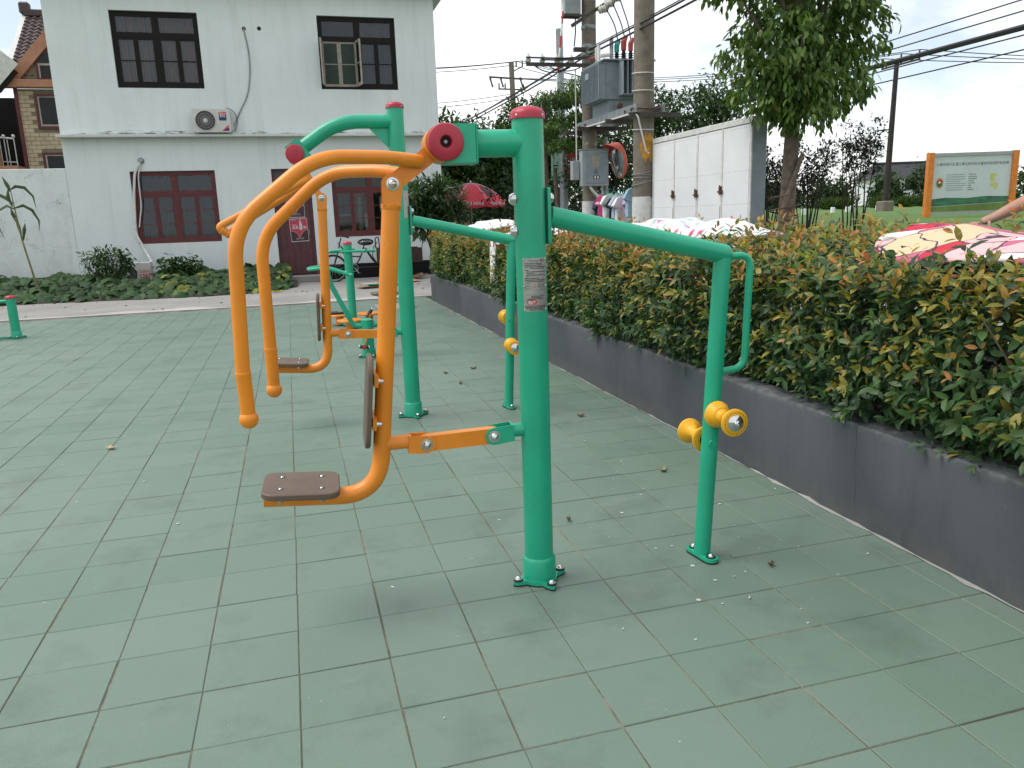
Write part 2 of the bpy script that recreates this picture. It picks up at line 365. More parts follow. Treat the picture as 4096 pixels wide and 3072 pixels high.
g = MB().add([(-400, -120, -.06), (500, -120, -.06), (500, 700, -.06), (-400, 700, -.06)], [(0, 1, 2, 3)], False).build('ground', M['grass'], kind='structure', origin=(0, 0, -.06))
def fz(x, y):
    d = math.hypot(x+.2, y+3.6); s_ = min(1, max(0, (x-9.6)/3.6)); s_ = s_*s_*(3-2*s_)
    return s_*(1.0+.34*min(1, max(0, (d-20)/90)))-.02
vs = []; fs = []; gx = [9.5+.55*i for i in range(9)]+[15, 17, 20, 24, 29, 35, 42, 52, 65, 80, 100, 130, 180, 260, 400]; gy = [-80, -40, -20, -10, -5, 0, 4, 8, 12, 16, 20, 25, 30, 36, 44, 54, 66, 80, 100, 130, 180, 260, 400]
for y in gy:
    for x in gx: vs.append((x, y, fz(x, y)+(.03*math.sin(x*1.3+y*.7) if 11 < x < 60 else 0)))
for j in range(len(gy)-1):
    for i in range(len(gx)-1): a = j*len(gx)+i; fs.append((a, a+1, a+len(gx)+1, a+len(gx)))
MB().add(vs, fs, True).build('field', M['grass'], kind='structure')
MB().box((5.0, -14, -.30), (9.4, 70, -.02)).build('road', M['road'], kind='structure')
MB().box((-14, 11.32, -.20), (4.4, 17.3, .004)).build('concrete_apron', M['apron'], kind='structure')
# pale lime strip where the apron meets the tiles: irregular outer edge
b = MB(); pts = []
for i in range(61): x = -12+14.2*i/60; pts.append((x, 11.33+.0*i, .008))
for i in range(60, -1, -1): x = -12+14.2*i/60; pts.append((x, 11.62+.16*math.sin(x*1.7)+.09*math.sin(x*5.3)+rnd.uniform(-.04, .04), .008))
b.add(pts, [tuple(range(len(pts)))], False).build('lime_strip', M['apron_light'], kind='structure')

# rubber paving: sand bed, 300 nearest tiles as objects, the rest in one part
PX, PY, GAP = .30, .2925, .0038
pav = MB().box((-7.2, -5.2, -.16), (2.24, 11.32, -.0035)).build('rubber_paving', M['joint'], kind='structure')
def tile_geo(wx, wy, seed):
    r = random.Random(seed); c = .0022; hx_, hy = wx/2-GAP/2, wy/2-GAP/2
    j = lambda: r.uniform(-.0012, .0012)
    z = [r.uniform(-.0008, .0008) for _ in range(4)]
    P0 = [(-hx_+j(), -hy+j()), (hx_+j(), -hy+j()), (hx_+j(), hy+j()), (-hx_+j(), hy+j())]
    vs = [(x, y, -.03) for x, y in P0]+[(x, y, -.0022) for x, y in P0]+[(x*(1-c/hx_), y*(1-c/hy), z[i]) for i, (x, y) in enumerate(P0)]
    fs = []
    for k in range(2):
        for i in range(4): fs.append((k*4+i, k*4+(i+1) % 4, k*4+4+(i+1) % 4, k*4+4+i))
    return vs, fs+[(8, 9, 10, 11)]
variants = []
for s_ in range(6):
    b = MB(); b.add(*tile_geo(PX, PY, s_), False); me = b.mesh('tile'); me.materials.append(M['tile']); variants.append(me)
camp = Vector((-.2064, -3.576))
cells = []
for i in range(-23, 8):
    for j in range(-17, 39):
        cx, cy = (i+.5)*PX, (j+.5)*PY
        if cy > 11.3: continue
        ang = math.atan2(cx-camp.x, cy-camp.y)-0.2708
        seen = abs(ang) < .66 and cy > -2.3
        cells.append(((cx-camp.x)**2+(cy-camp.y)**2+(0 if seen else 1e4), cx, cy, i))
cells.sort(); rest = MB()
for q, (d, cx, cy, i) in enumerate(cells):
    wx = PX
    if i == 7: wx = .115; cx = 2.1+.0575
    if cy+PY/2 > 11.32: continue
    if abs(cx-1.42) < .27 and abs(cy-9.95) < .45: continue            # inspection cover set in the paving
    dx, dy, dz = rnd.uniform(-.0012, .0012), rnd.uniform(-.0012, .0012), rnd.uniform(-.0013, .0008)
    if q < 300 and i != 7:
        o = link('tile', variants[q % 6], None, pav, Vector((cx+dx, cy+dy, dz))-wloc(pav)); o.rotation_euler.z = rnd.uniform(-.0035, .0035)
    else:
        vs, fs = tile_geo(wx, PY, q); rest.add([(x+cx+dx, y+cy+dy, z+dz) for x, y, z in vs], fs, False)
rest.build('tiles', M['tile'], pav, kind='stuff')
b = MB(); b.box((1.16, 9.52, -.03), (1.68, 10.38, .002), .004); b.build('inspection_cover', M['apron'], label='pale square inspection cover set flush in the green paving', cat='cover')

# planter wall with chamfered top, soil behind
def planter_mat():
    mt, n, bs, o = newmat('planter_paint'); p = wpos(n)
    c = ramp(n, noise(n, p, 1.3, 6, .6), [(.3, (.040, .047, .053)), (.7, (.062, .070, .077))])
    c = mixc(n, ramp(n, noise(n, scaled(n, p, (5, 5, .6)), 2.5, 5, .6), [(.5, (0, 0, 0)), (.8, (.5,)*3)]), c, (.026, .030, .034))
    c = mixc(n, ramp(n, noise(n, p, 9, 7, .8), [(.68, (0, 0, 0)), (.76, (.7,)*3)]), c, (.20, .20, .19))
    z = N(n, 'ShaderNodeSeparateXYZ', {0: p}).outputs[2]
    wear = N(n, 'ShaderNodeMath', {0: ramp(n, z, [(.44, (0, 0, 0)), (.475, (1, 1, 1))]), 1: ramp(n, noise(n, p, 14, 5, .7), [(.42, (0, 0, 0)), (.62, (.55,)*3)])}, operation='MULTIPLY')
    c = mixc(n, wear.outputs[0], c, (.165, .17, .165))
    yv = N(n, 'ShaderNodeSeparateXYZ', {0: p}).outputs[1]; w0 = N(n, 'ShaderNodeMath', {0: noise(n, p, 2.5, 4), 1: .10}, operation='MULTIPLY'); yy = N(n, 'ShaderNodeMath', {0: yv, 1: w0.outputs[0]}, operation='ADD')
    fr_ = N(n, 'ShaderNodeMath', {0: N(n, 'ShaderNodeMath', {0: yy.outputs[0], 1: 1.37}, operation='DIVIDE').outputs[0]}, operation='FRACT').outputs[0]
    ck = N(n, 'ShaderNodeMath', {0: ramp(n, fr_, [(.498, (0, 0, 0)), (.4995, (1, 1, 1)), (.5005, (1, 1, 1)), (.502, (0, 0, 0))]), 1: ramp(n, noise(n, p, 1.9, 3), [(.42, (0, 0, 0)), (.52, (.85,)*3)])}, operation='MULTIPLY')
    c = mixc(n, ck.outputs[0], c, (.014, .015, .016))
    c = mixc(n, ramp(n, noise(n, scaled(n, p, (20, 20, 1.6)), 1.0, 5, .7), [(.64, (0, 0, 0)), (.74, (.45,)*3)]), c, (.115, .120, .120))
    c = mixc(n, N(n, 'ShaderNodeMath', {0: ramp(n, z, [(.02, (1, 1, 1)), (.13, (0, 0, 0))]), 1: ramp(n, noise(n, p, 7, 6, .7), [(.40, (0, 0, 0)), (.60, (.7,)*3)])}, operation='MULTIPLY').outputs[0], c, (.085, .082, .074))
    n.links.new(c, bs.inputs['Base Color']); bs.inputs['Roughness'].default_value = .72; bump(n, bs, noise(n, p, 22, 6, .7), .25, .008); return mt
M['planter'] = planter_mat()
pl = thing('planter', (2.3, 4, 0), 'long dark grey rendered planter wall running beside the green paving', 'planter')
b = MB(); prof = [(2.215, -.05), (2.215, .462), (2.225, .474), (2.330, .482), (2.338, .474), (2.338, -.05)]
n_ = 46; vs = []; fs = []
for i in range(n_+1):
    y = -5+15.43*i/n_
    for k, (x, z) in enumerate(prof):
        e = rnd.uniform(-.003, .003) if z > .3 else 0
        vs.append((x+rnd.uniform(-.0025, .0025), y, z+e))
for i in range(n_):
    for k in range(5): fs.append((i*6+k, i*6+6+k, i*6+7+k, i*6+1+k))
fs += [tuple(range(6)), tuple(n_*6+k for k in range(5, -1, -1))]
b.add(vs, fs, True).build('wall', M['planter'], pl)
MB().box((2.338, 10.31, -.05), (4.52, 10.43, .47), .01).build('wall', M['planter'], pl)
MB().box((4.40, -5, -.05), (4.52, 10.31, .47), .01).build('wall', M['planter'], pl)
b = MB(); vs = []; fs = []
for i in range(60):
    for k in range(8): vs.append((2.335+2.07*k/7, -5+15.3*i/59, .37+rnd.uniform(-.03, .04)))
for i in range(59):
    for k in range(7): fs.append((i*8+k, i*8+k+1, i*8+9+k, i*8+8+k))
b.add(vs, fs, True).build('soil', M['soil'], pl)
# crumbled mortar line at the foot of the planter
b = MB()
vs = []; n_ = 150
for i in range(n_+1):
    y = -3+13.4*i/n_; vs += [(2.216, y, .003), (2.216-abs(rnd.gauss(.0, .005))-.002-(.014 if rnd.random() < .05 else 0), y, .003), (2.2165, y, .005+abs(rnd.gauss(0, .005)))]
fs = []
for i in range(n_): fs += [(i*3, i*3+3, i*3+4, i*3+1), (i*3+1, i*3+4, i*3+5, i*3+2)]
b.add(vs, fs, False).build('mortar_edge', M['apron'], pl)

# vegetable bed in front of the house
b = MB(); vs = []; fs = []
for i in range(50):
    x = -9.4+9.3*i/49; f = 14.35+.25*math.sin(x*.8)+(.0 if x > -3 else .02*(x+3))
    if x > -1.2: f += (x+1.2)**2*.9
    for k in range(8): vs.append((x, f+(17.2-f)*k/7, .012 if k == 0 else .05+rnd.uniform(0, .05)))
for i in range(49):
    for k in range(7): fs.append((i*8+k, i*8+8+k, i*8+9+k, i*8+1+k))
b.add(vs, fs, True).build('soil_bed', M['soil'], kind='structure')

# ------------------------------------------------------------------ exercise machines
def text_mesh(body, size, spacing=1.0):
    cu_ = bpy.data.curves.new('txt', 'FONT'); cu_.body = body; cu_.size = size; cu_.align_x = 'CENTER'; cu_.align_y = 'CENTER'; cu_.space_character = spacing; cu_.resolution_u = 2
    o = bpy.data.objects.new('txt', cu_); COL.objects.link(o); dg = bpy.context.evaluated_depsgraph_get()
    me = bpy.data.meshes.new_from_object(o.evaluated_get(dg)); vs = [tuple(q.co) for q in me.vertices]; fs = [tuple(p.vertices) for p in me.polygons]
    bpy.data.objects.remove(o); bpy.data.curves.remove(cu_); bpy.data.meshes.remove(me); return vs, fs
def text_on(mb, body, size, c, ax, ay, spacing=1.0, width=None, warp=None):
    vs, fs = text_mesh(body, size, spacing)
    if not vs: return
    c, ax, ay = Vector(c), Vector(ax), Vector(ay); k = 1
    if width:
        xs = [p[0] for p in vs]; k = width/(max(xs)-min(xs))
    mb.add([(warp(p[0]*k, p[1]) if warp else c+ax*p[0]*k+ay*p[1]) for p in vs], fs, False)

def dome_bolt(root, c, d, r=.014, h=.012, name='bolt'):
    b = MB(); b.lathe(c, d, [(-.002, r*1.25), (h*.25, r*1.25), (h*.28, r), (h*.7, r*.85), (h*1.05, r*.45), (h*1.15, 0)], 14); return b.build(name, M['chrome'], root)
def flange(root, x, y, ang0, lobes=4, R=.098, r=.022, th=.018):
    b = MB(); pts = []
    seg = 14*lobes
    for k in range(seg):
        a = 2*PI*k/seg; rr = .072+(R+r-.072)*max(0, math.cos(lobes*(a)))**2.2; pts.append((x+rr*math.cos(a+ang0), y+rr*math.sin(a+ang0), .003))
    b.prism(pts, (0, 0, th), True).build('base_plate', M['green_paint'], root)
    # chipped black edge under the plate
    MB().prism([((p[0]-x)*1.012+x, (p[1]-y)*1.012+y, .0005) for p in pts], (0, 0, .006), True).build('base_gasket', M['black_rubber'], root)
    for k in range(lobes):
        a = ang0+2*PI*k/lobes; p = (x+R*math.cos(a), y+R*math.sin(a), .003+th)
        MB().lathe(p, (0, 0, 1), [(0, .019), (.006, .019), (.007, .012)], 14).build('washer', M['black_rubber'], root)
        dome_bolt(root, (p[0], p[1], p[2]+.006), (0, 0, 1), .0125, .012)
def post(root, x, y, h, r=.0575, cap=.062, collar=.10, ang=.25):
    MB().cyl((x, y, .012), (x, y, h), r, r, 40).build('post', M['green_paint'], root)
    MB().lathe((x, y, .012), (0, 0, 1), [(0, r+.009), (collar-.012, r+.009), (collar-.006, r+.006), (collar, r+.0005)], 40).build('collar', M['green_paint'], root)
    c = MB().lathe((x, y, h-.014), (0, 0, 1), [(0, cap+.002), (.018, cap+.002), (.026, cap*.97), (.035, cap*.83), (.042, cap*.55), (.045, 0)], 40).build('cap', M['red_plastic'], root)
    for a in (-2.45, -.85, .7, 2.2):
        d = Vector((math.cos(a), math.sin(a), 0)); MB().lathe(Vector((x, y, h-.004))+d*(cap+.001), d, [(0, .0045), (.003, .0045), (.004, .002), (.0042, 0)], 10).build('rivet', M['chrome'], c)
    flange(root, x, y, ang)
def stadium(b, p0, p1, r, z, th, n=9):
    p0, p1 = Vector((p0[0], p0[1], z)), Vector((p1[0], p1[1], z)); d = (p1-p0).normalized(); a0 = math.atan2(d.y, d.x); pts = []
    for c, s_ in ((p1, -PI/2), (p0, PI/2)):
        for k in range(n+1): a = a0+s_+PI*k/n; pts.append(c+Vector((math.cos(a), math.sin(a), 0))*r)
    b.prism(pts, (0, 0, th), True)
def roller(root, c, sgn):
    """yellow massage spool; axis along y, sgn=-1 towards the viewer's side of the leg"""
    d = (0, sgn, 0); c = Vector(c)
    MB().cyl(c, c+Vector((0, sgn*.195, 0)), .013, .012, 16).build('roller_shaft', M['green_paint'], root)
    R = .055; o = c+Vector((0, sgn*.038, 0))
    prof = [(0, .020), (0, R*.80), (.003, R), (.009, R), (.014, R*.92), (.030, R*.66), (.032, R*.70), (.037, R*.70), (.039, R*.58), (.052, R*.42), (.054, R*.47), (.059, R*.47), (.061, R*.36), (.078, R*.38), (.096, R*.66), (.106, R*.90), (.110, R), (.117, R), (.120, R*.86), (.120, .020)]
    prof = [(h_*1.30, r_ if r_ == .020 else r_) for h_, r_ in prof]
    sp = MB().lathe(o, d, prof, 36).build('roller', M['yellow_plastic'], root)
    for end, hz, rings in ((0, -1, ((.82, 24), (.62, 20))), (.156, 1, ((.80, 26),))):
        for q, k_ in rings:
            b = MB()
            for k in range(k_):
                a = 2*PI*k/k_; p = o+Vector((math.cos(a)*R*q, sgn*(end+hz*.0006), math.sin(a)*R*q)); b.cyl(p, p+Vector((0, sgn*hz*.0012, 0)), .0019, .0019, 6)
            b.build('drain_holes', M['hole_black'], sp)
    MB().lathe(o+Vector((0, -sgn*.001, 0)), (0, -sgn, 0), [(0, .027), (.002, .027), (.003, .014)], 20).build('bearing', M['black_rubber'], sp)
    MB().lathe(o+Vector((0, sgn*.1555, 0)), d, [(0, R*.62), (.004, R*.60), (.009, R*.45), (.012, R*.30), (.0125, R*.27), (.012, R*.25), (.017, R*.24), (.021, R*.16), (.022, R*.06), (.019, 0)], 28).build('end_cap', M['chrome'], sp)
def leg_set(root, x0, y, ext=.0, zf=.640, zb=.510):
    """side brace, leg, hand loop and leg rollers on the hedge side of a post standing at x0"""
    top = Vector((x0+.785+ext, y, 1.284)); foot = Vector((x0+.722+ext, y, .012)); st = Vector((x0+.078, y, 1.450))
    b = MB(); b.rrect((x0+.060, y, 1.452), (0, 1, 0), (0, 0, 1), .036, .102, .008, .012); b.build('brace_plate', M['green_paint'], root)
    for z in (1.516, 1.400):
        for s_ in (-1, 1):
            xx = x0+(-.0575 if s_ < 0 else .072); b = MB(); b.lathe((xx-.004*s_, y, z), (s_, 0, 0), [(0, .023), (.010, .022), (.020, .017), (.023, .013), (.023, .008), (.019, .006), (.019, 0)], 20); b.build('through_bolt', M['chrome'], root)
            MB().lathe((xx-.006*s_, y, z), (s_, 0, 0), [(0, .025), (.003, .025), (.0035, .02)], 20).build('bolt_washer', M['black_rubber'], root)
    MB().tube([st, top+Vector((.0, 0, 0))], .038, 32).build('brace_tube', M['green_paint'], root)
    MB().tube([foot, top+(top-foot).normalized()*.012], .0345, 32).build('leg', M['green_paint'], root)
    MB().ball(top, .0382, 24).build('weld', M['green_paint'], root)
    b = MB(); stadium(b, (foot.x-.010, foot.y+.058), (foot.x+.012, foot.y-.058), .030, .003, .018); b.build('base_plate', M['green_paint'], root)
    b = MB(); stadium(b, (foot.x-.010, foot.y+.058), (foot.x+.012, foot.y-.058), .0308, .0004, .007); b.build('base_gasket', M['black_rubber'], root)
    for (dx, dy) in ((-.010, .058), (.012, -.058)):
        MB().lathe((foot.x+dx, foot.y+dy, .021), (0, 0, 1), [(0, .020), (.004, .020), (.005, .012)], 14).build('washer', M['black_rubber'], root)
        dome_bolt(root, (foot.x+dx, foot.y+dy, .025), (0, 0, 1), .0125, .012)
    dx = top-foot
    def on(z): return foot+dx*((z-foot.z)/dx.z)
    a, e = on(1.27), on(.805)
    MB().tube(fillet([a, (x0+.908+ext, y, 1.275), (x0+.894+ext, y, .815), e], .055, 9), .0145, 18).build('hand_loop', M['green_paint'], root)
    p = on(zf); roller(root, p, -1)
    p = on(zb); roller(root, p, 1)
    MB().lathe(p+Vector((-.004, -.0325, 0)), (0, -1, 0), [(0, .019), (.003, .017), (.0036, .010), (.0030, 0)], 18).build('shaft_weld', M['green_paint'], root)
def slotbolt(root, c, sgn=-1):
    b = MB(); c = Vector(c); b.lathe(c, (0, sgn, 0), [(0, .021), (.004, .021), (.0045, .016), (.010, .0145), (.016, .010), (.019, .004), (.0195, 0)], 20); b.build('hinge_bolt', M['chrome'], root)
    MB().lathe(c, (0, sgn, 0), [(-.002, .0235), (.002, .0235), (.0025, .019)], 20).build('bolt_washer', M['steel'], root)
def clevis(root, pc, d, L_, hh, wid, mat, name='clevis', endr=None):
    """open U bracket: pc = pivot, d = unit direction from pivot to its closed end"""
    pc, d = Vector(pc), Vector(d).normalized(); up = Vector((d.z, 0, -d.x)) if abs(d.z) > .7 else Vector((0, 0, 1)); up = (up-d*up.dot(d)).normalized(); r = endr or hh/2
    b = MB()
    for s_ in (-1, 1):
        pts = []
        for k in range(11):
            a = -PI/2+PI*k/10; pts.append(pc-d*r*math.cos(a)+up*r*math.sin(a))
        pts += [pc+d*L_+up*hh/2, pc+d*L_-up*hh/2]
        off = Vector((0, s_*(wid/2)-(.004 if s_ > 0 else 0), 0)); b.prism([p+off for p in pts], (0, .004, 0), False)
    b.obox(pc+d*(L_-.002)+Vector((0, 0, 0)), d*.0025, Vector((0, wid/2-.0042, 0)), up*hh/2)
    b.obox(pc+d*(L_*.55)-up*(hh/2-.002), d*(L_*.44), Vector((0, wid/2-.0042, 0)), up*.002)
    return b.build(name, mat, root)
def seat_unit(root, y, top, elbow, tip, back_z, link_a, link_b, postx, seat_c):
    """hanging seat: hanger tube, seat plate, back plate, lower link to the post"""
    top, elbow, tip = Vector(top), Vector(elbow), Vector(tip)
    dn = (elbow-top).normalized()
    clevis(root, top, dn, .075, .062, .060, M['orange_paint'], 'hanger_clevis', .036)
    MB().lathe(top+dn*.070, dn, [(0, .036), (.012, .036), (.020, .0325)], 28).build('hanger_sleeve', M['orange_paint'], root)
    path = fillet([top+dn*.07, elbow, tip], .155, 14)
    MB().tube(path, .0325, 28).build('seat_hanger', M['orange_paint'], root)
    for s_ in (-1, 1): slotbolt(root, top+Vector((0, s_*.029, 0)), s_)
    sc_ = Vector(seat_c); ax = Vector((tip-elbow)).normalized()*-1; ax = Vector((ax.x, 0, ax.z)).normalized(); ay = Vector((0, 1, 0))
    b = MB(); b.rrect(sc_, ax, ay, .137, .132, .050, .024, 8, .004); s = b.build('seat', M['brown_plastic'], root)
    for i in (-1, 1):
        for j in (-1, 1):
            n_ = ax.cross(ay); p = sc_+ax*i*.072+ay*j*.068+n_*.0245
            MB().lathe(p, n_, [(-.001, .0105), (.0006, .0105), (.0009, .007)], 12).build('screw_recess', M['black_rubber'], s)
            MB().lathe(p, n_, [(0, .0075), (.0025, .006), (.004, .003), (.0042, 0)], 12).build('screw', M['chrome'], s)
            q = p-n_*.0495; MB().cyl(q, q+n_*.025, .011, .011, 10).build('nut', M['steel'], s)
    b = MB(); b.obox(sc_-ax.cross(ay)*.008, ax*.10, ay*.07, ax.cross(ay)*.003); b.build('seat_bracket', M['orange_paint'], root)
    # back plate, upright along the hanger
    bc = top+dn*((top.z-back_z)/-dn.z); side = Vector((dn.z, 0, -dn.x)); side = side if side.x < 0 else -side; c = bc+side*.066
    b = MB(); b.rrect(c, Vector((0, 1, 0)), -dn, .105, .168, .055, .019, 8, .004)
    nrm = Vector((0, 1, 0)).cross(-dn); bp = b.build('backrest', M['brown_plastic'], root)
    for dz in (-.075, .085):
        p = bc-dn*dz
        b = MB(); b.obox(p+side*.034, side*.0075, Vector((0, .075, 0)), dn*.022); b.build('back_bracket', M['orange_paint'], root)
        for j in (-1, 1):
            q = p+side*.0265+Vector((0, j*.060, 0)); MB().lathe(q, -side, [(0, .0115), (.004, .0115), (.005, .009), (.018, .0075), (.019, 0)], 14).build('back_bolt', M['chrome'], bp)
    # lower link
    la, lb = Vector(link_a), Vector(link_b); h0 = top+dn*((top.z-la.z)/-dn.z)
    MB().cyl((h0.x, y, la.z+.012), (la.x-.055, y, la.z+.012), .027, .027, 22).build('link_stub', M['orange_paint'], root)
    clevis(root, la, (-1, 0, .06), .068, .066, .058, M['orange_paint'], 'link_clevis', .034)
    d = (lb-la).normalized(); up = Vector((-d.z, 0, d.x)); b = MB(); pts = []
    for k in range(9): a = PI/2+PI*k/8; pts.append(la+d*.030*math.cos(a)+up*.030*math.sin(a))
    for k in range(9): a = -PI/2+PI*k/8; pts.append(lb+d*.030*math.cos(a)+up*.030*math.sin(a))
    b.prism([p+Vector((0, -.021, 0)) for p in pts], (0, .042, 0), False); b.build('link_bar', M['orange_paint'], root)
    clevis(root, lb, (1, 0, .10), .078, .064, .058, M['green_paint'], 'post_clevis', .034)
    MB().cyl((lb.x+.07, y, lb.z+.010), (postx, y, lb.z+.010), .0265, .0265, 22).build('post_stub', M['green_paint'], root)
    for p in (la, lb):
        for s_ in (-1, 1): slotbolt(root, p+Vector((0, s_*.028, 0)), s_)
def hub(root, c, y, half, hole=True):
    """pivot hub with red end covers"""
    for s_ in (-1, 1):
        o = Vector((c[0], y+s_*half, c[1]))
        cv = MB().lathe(o, (0, s_, 0), [(0, .060), (.004, .0635), (.014, .0635), (.020, .060), (.0235, .050), (.0255, .028)]+([(.0250, .022), (.0200, .0195), (.006, .018), (.006, 0)] if hole else [(.0256, .020), (.0245, .0195), (.0262, .018), (.027, 0)]), 44).build('hub_cover', M['red_plastic'], root)
        if not hole: continue
        MB().lathe(o+Vector((0, s_*.0065, 0)), (0, s_, 0), [(0, .0178), (.0005, .0178), (.001, .010)], 20).build('hub_recess', M['hole_black'], cv)
        MB().lathe(o+Vector((0, s_*.006, 0)), (0, s_, 0), [(0, .0075), (.006, .0072), (.008, .005), (.0082, .003), (.005, .0028), (.005, 0)], 18).build('hub_bolt', M['steel'], cv)
    MB().cyl((c[0], y-half+.002, c[1]), (c[0], y+half-.002, c[1]), .058, .058, 32).build('hub_barrel', M['orange_paint'], root)

# ---- near machine: push handles
YA = -.79
A = thing('chest_press_trainer', (.657, YA, 0), 'nearest orange and green seated push trainer with straight top arm and hanging handles', 'fitness machine', 'outdoor fitness machines'); A.rotation_euler.z = -.045
post(A, .657, YA, 1.808)
MB().cyl((.657, YA, 1.712), (.440, YA, 1.712), .0480, .0480, 36).build('top_arm', M['green_paint'], A)
b = MB()
for s_ in (-1, 1):
    yy = YA+s_*.066; b.prism([(.452, yy-.003, 1.774), (.452, yy-.003, 1.643), (.345, yy-.003, 1.643), (.345, yy-.003, 1.774)], (0, .006, 0))
b.box((.446, YA-.063, 1.643), (.452, YA+.063, 1.774)); b.box((.345, YA-.063, 1.643), (.446, YA+.063, 1.649)); b.box((.345, YA-.063, 1.768), (.446, YA+.063, 1.774))
b.box((.4525, YA-.066, 1.640), (.461, YA+.066, 1.777), .003)
b.build('hub_bracket', M['green_paint'], A)
hub(A, (.345, 1.712), YA, .069)
MB().lathe((.340, YA-.060, 1.711), (0, 1, 0), [(0, .0628), (.12, .0628)], 36).build('hub_ring', M['orange_paint'], A)
d = (V(.159, YA, 1.579)-V(.345, YA, 1.712)).normalized(); up = V(-d.z, 0, d.x)
b = MB(); b.obox((V(.159, YA, 1.579)+V(.345, YA, 1.712))/2+d*.008, d*.105, V(0, .022, 0), up*.030)
b.build('swing_arm', M['orange_paint'], A)
nh = [(.262, YA-.026, 1.652), (.150, YA-.080, 1.664), (-.095, YA-.215, 1.659), (-.355, YA-.27, 1.452), (-.374, YA-.27, .99), (-.371, YA-.27, .845)]
fh = [(.205, YA+.022, 1.612), (.120, YA+.070, 1.630), (-.060, YA+.200, 1.636), (-.322, YA+.27, 1.408), (-.325, YA+.27, .98), (-.327, YA+.27, .825)]
for hp in (nh, fh):
    p = fillet(hp, [0, .08, .10, .10, .0, 0], 10); r = [.0228]*len(p); hb = MB().tube(p, r, 24).build('handle', M['orange_paint'], A)
    e, q = Vector(hp[-1]), Vector(hp[-2])
    MB().lathe(q+V(0, 0, .008), (e-q), [(0, .0242), (.004, .0250), (.008, .0250), (.014, .0238), ((e-q).length, .0232)], 24).build('grip', M['orange_paint'], hb)
    MB().ball(e-V(0, 0, .004), .0305, 24).build('grip_ball', M['orange_paint'], hb)
seat_unit(A, YA, (.159, YA, 1.579), (.040, YA, .440), (-.378, YA, .474), .803, (.226, YA, .626), (.486, YA, .632), .61, (-.243, YA-.004, .497))
leg_set(A, .657, YA)
# maker's plate on the post
TH0 = math.radians(-88); RP = .0584
def plate_pt(u, v, r=RP): a = TH0+u/RP; return Vector((.657+r*math.cos(a), YA+r*math.sin(a), 1.205+v))
b = MB(); vs = []; fs = []
for i in range(13):
    u = -.050+.100*i/12; vs += [plate_pt(u, -.098), plate_pt(u, .098)]
for i in range(12): fs.append((2*i, 2*i+2, 2*i+3, 2*i+1))
npl = b.add(vs, fs, True).build('maker_plate', M['plate_steel'], A)
def ptext(body, size, u, v, mat, width=None, r=RP+.0006):
    t = MB(); text_on(t, body, size, (0, 0, 0), (1, 0, 0), (0, 0, 1), width=width, warp=lambda x, y: plate_pt(u+x, v+y, r))
    if t.v: t.build('print', M[mat], npl)
ptext('TaiShan', .012, -.008, .088, 'ink_blue'); ptext('泰', .011, .021, .088, 'ink'); ptext('山', .011, .032, .088, 'ink')
tl = MB(); r_ = random.Random(3)
def rect(mb, u0, u1, v0, v1, r=RP+.0005):
    n_ = max(1, int((u1-u0)/.006)); vs = []; fs = []
    for i in range(n_+1): u = u0+(u1-u0)*i/n_; vs += [plate_pt(u, v0, r), plate_pt(u, v1, r)]
    for i in range(n_): fs.append((2*i, 2*i+2, 2*i+3, 2*i+1))
    mb.add(vs, fs, True)
rows_ = [(.078, -.042, .030), (.072, -.042, .028), (.066, -.042, .044), (.060, -.022, .040), (.054, -.042, -.026), (.048, -.036, .044), (.042, -.036, -.005), (.036, -.036, .044), (.030, -.036, -.026), (.024, -.042, .012), (.018, -.042, .044), (.012, -.036, .038), (-.042, -.02, .03), (-.047, -.02, .02), (-.052, -.034, .034), (-.078, -.042, .044), (-.083, -.042, .040), (-.088, -.042, .030), (-.093, -.026, .036)]
for v, u0, u1 in rows_:
    u = u0
    while u < u1-.003:
        w_ = r_.uniform(.0024, .0036); rect(tl, u, u+w_, v-.0016, v+.0016); u += w_+r_.uniform(.0008, .0018)
for u, v, s_ in ((-.030, -.004, .010),):
    for (a, b_, c, d_) in ((u-s_, u+s_, v-s_, v-s_+.001), (u-s_, u+s_, v+s_-.001, v+s_), (u-s_, u-s_+.001, v-s_, v+s_), (u+s_-.001, u+s_, v-s_, v+s_)): rect(tl, a, b_, c, d_)
rect(tl, -.044, .044, -.0185, -.0179); rect(tl, -.044, .044, -.036, -.0354)
tl.build('print', M['ink'], npl)
def ell(mb, u, v, a, b_, r, k0=0.0):
    n_ = 28; vs = [plate_pt(u+a*math.cos(2*PI*k/n_), v+b_*math.sin(2*PI*k/n_), r) for k in range(n_)]
    if k0 == 0: mb.add(vs, [tuple(range(n_))], False)
    else:
        vs += [plate_pt(u+a*k0*math.cos(2*PI*k/n_), v+b_*k0*math.sin(2*PI*k/n_), r) for k in range(n_)]; mb.add(vs, [(k, (k+1) % n_, n_+(k+1) % n_, n_+k) for k in range(n_)], False)
t = MB(); ell(t, -.018, -.064, .0195, .0105, RP+.0005); t.build('emblem', M['ink_red'], npl)
ptext('NSCC', .0105, -.018, -.064, 'ink_white', r=RP+.0011)
t = MB(); ell(t, -.008, -.001, .0065, .0065, RP+.0005, .78); rect(t, -.016, .0, -.0115, -.0095); t.build('emblem', M['ink_red'], npl)
t = MB(); ell(t, .012, -.002, .0062, .0062, RP+.0005, .78); ell(t, .031, -.002, .005, .005, RP+.0005, .70); t.build('emblem', M['ink'], npl)
ptext('人', .012, -.030, -.004, 'ink')
for u, v in ((-.046, .093), (.046, .093), (-.046, -.006), (.046, -.006), (-.046, -.093), (.046, -.093)):
    p = plate_pt(u, v); dd = Vector((p.x-.657, p.y-YA, 0)).normalized(); MB().lathe(p, dd, [(0, .0042), (.0022, .0034), (.003, 0)], 10).build('rivet', M['chrome'], npl)

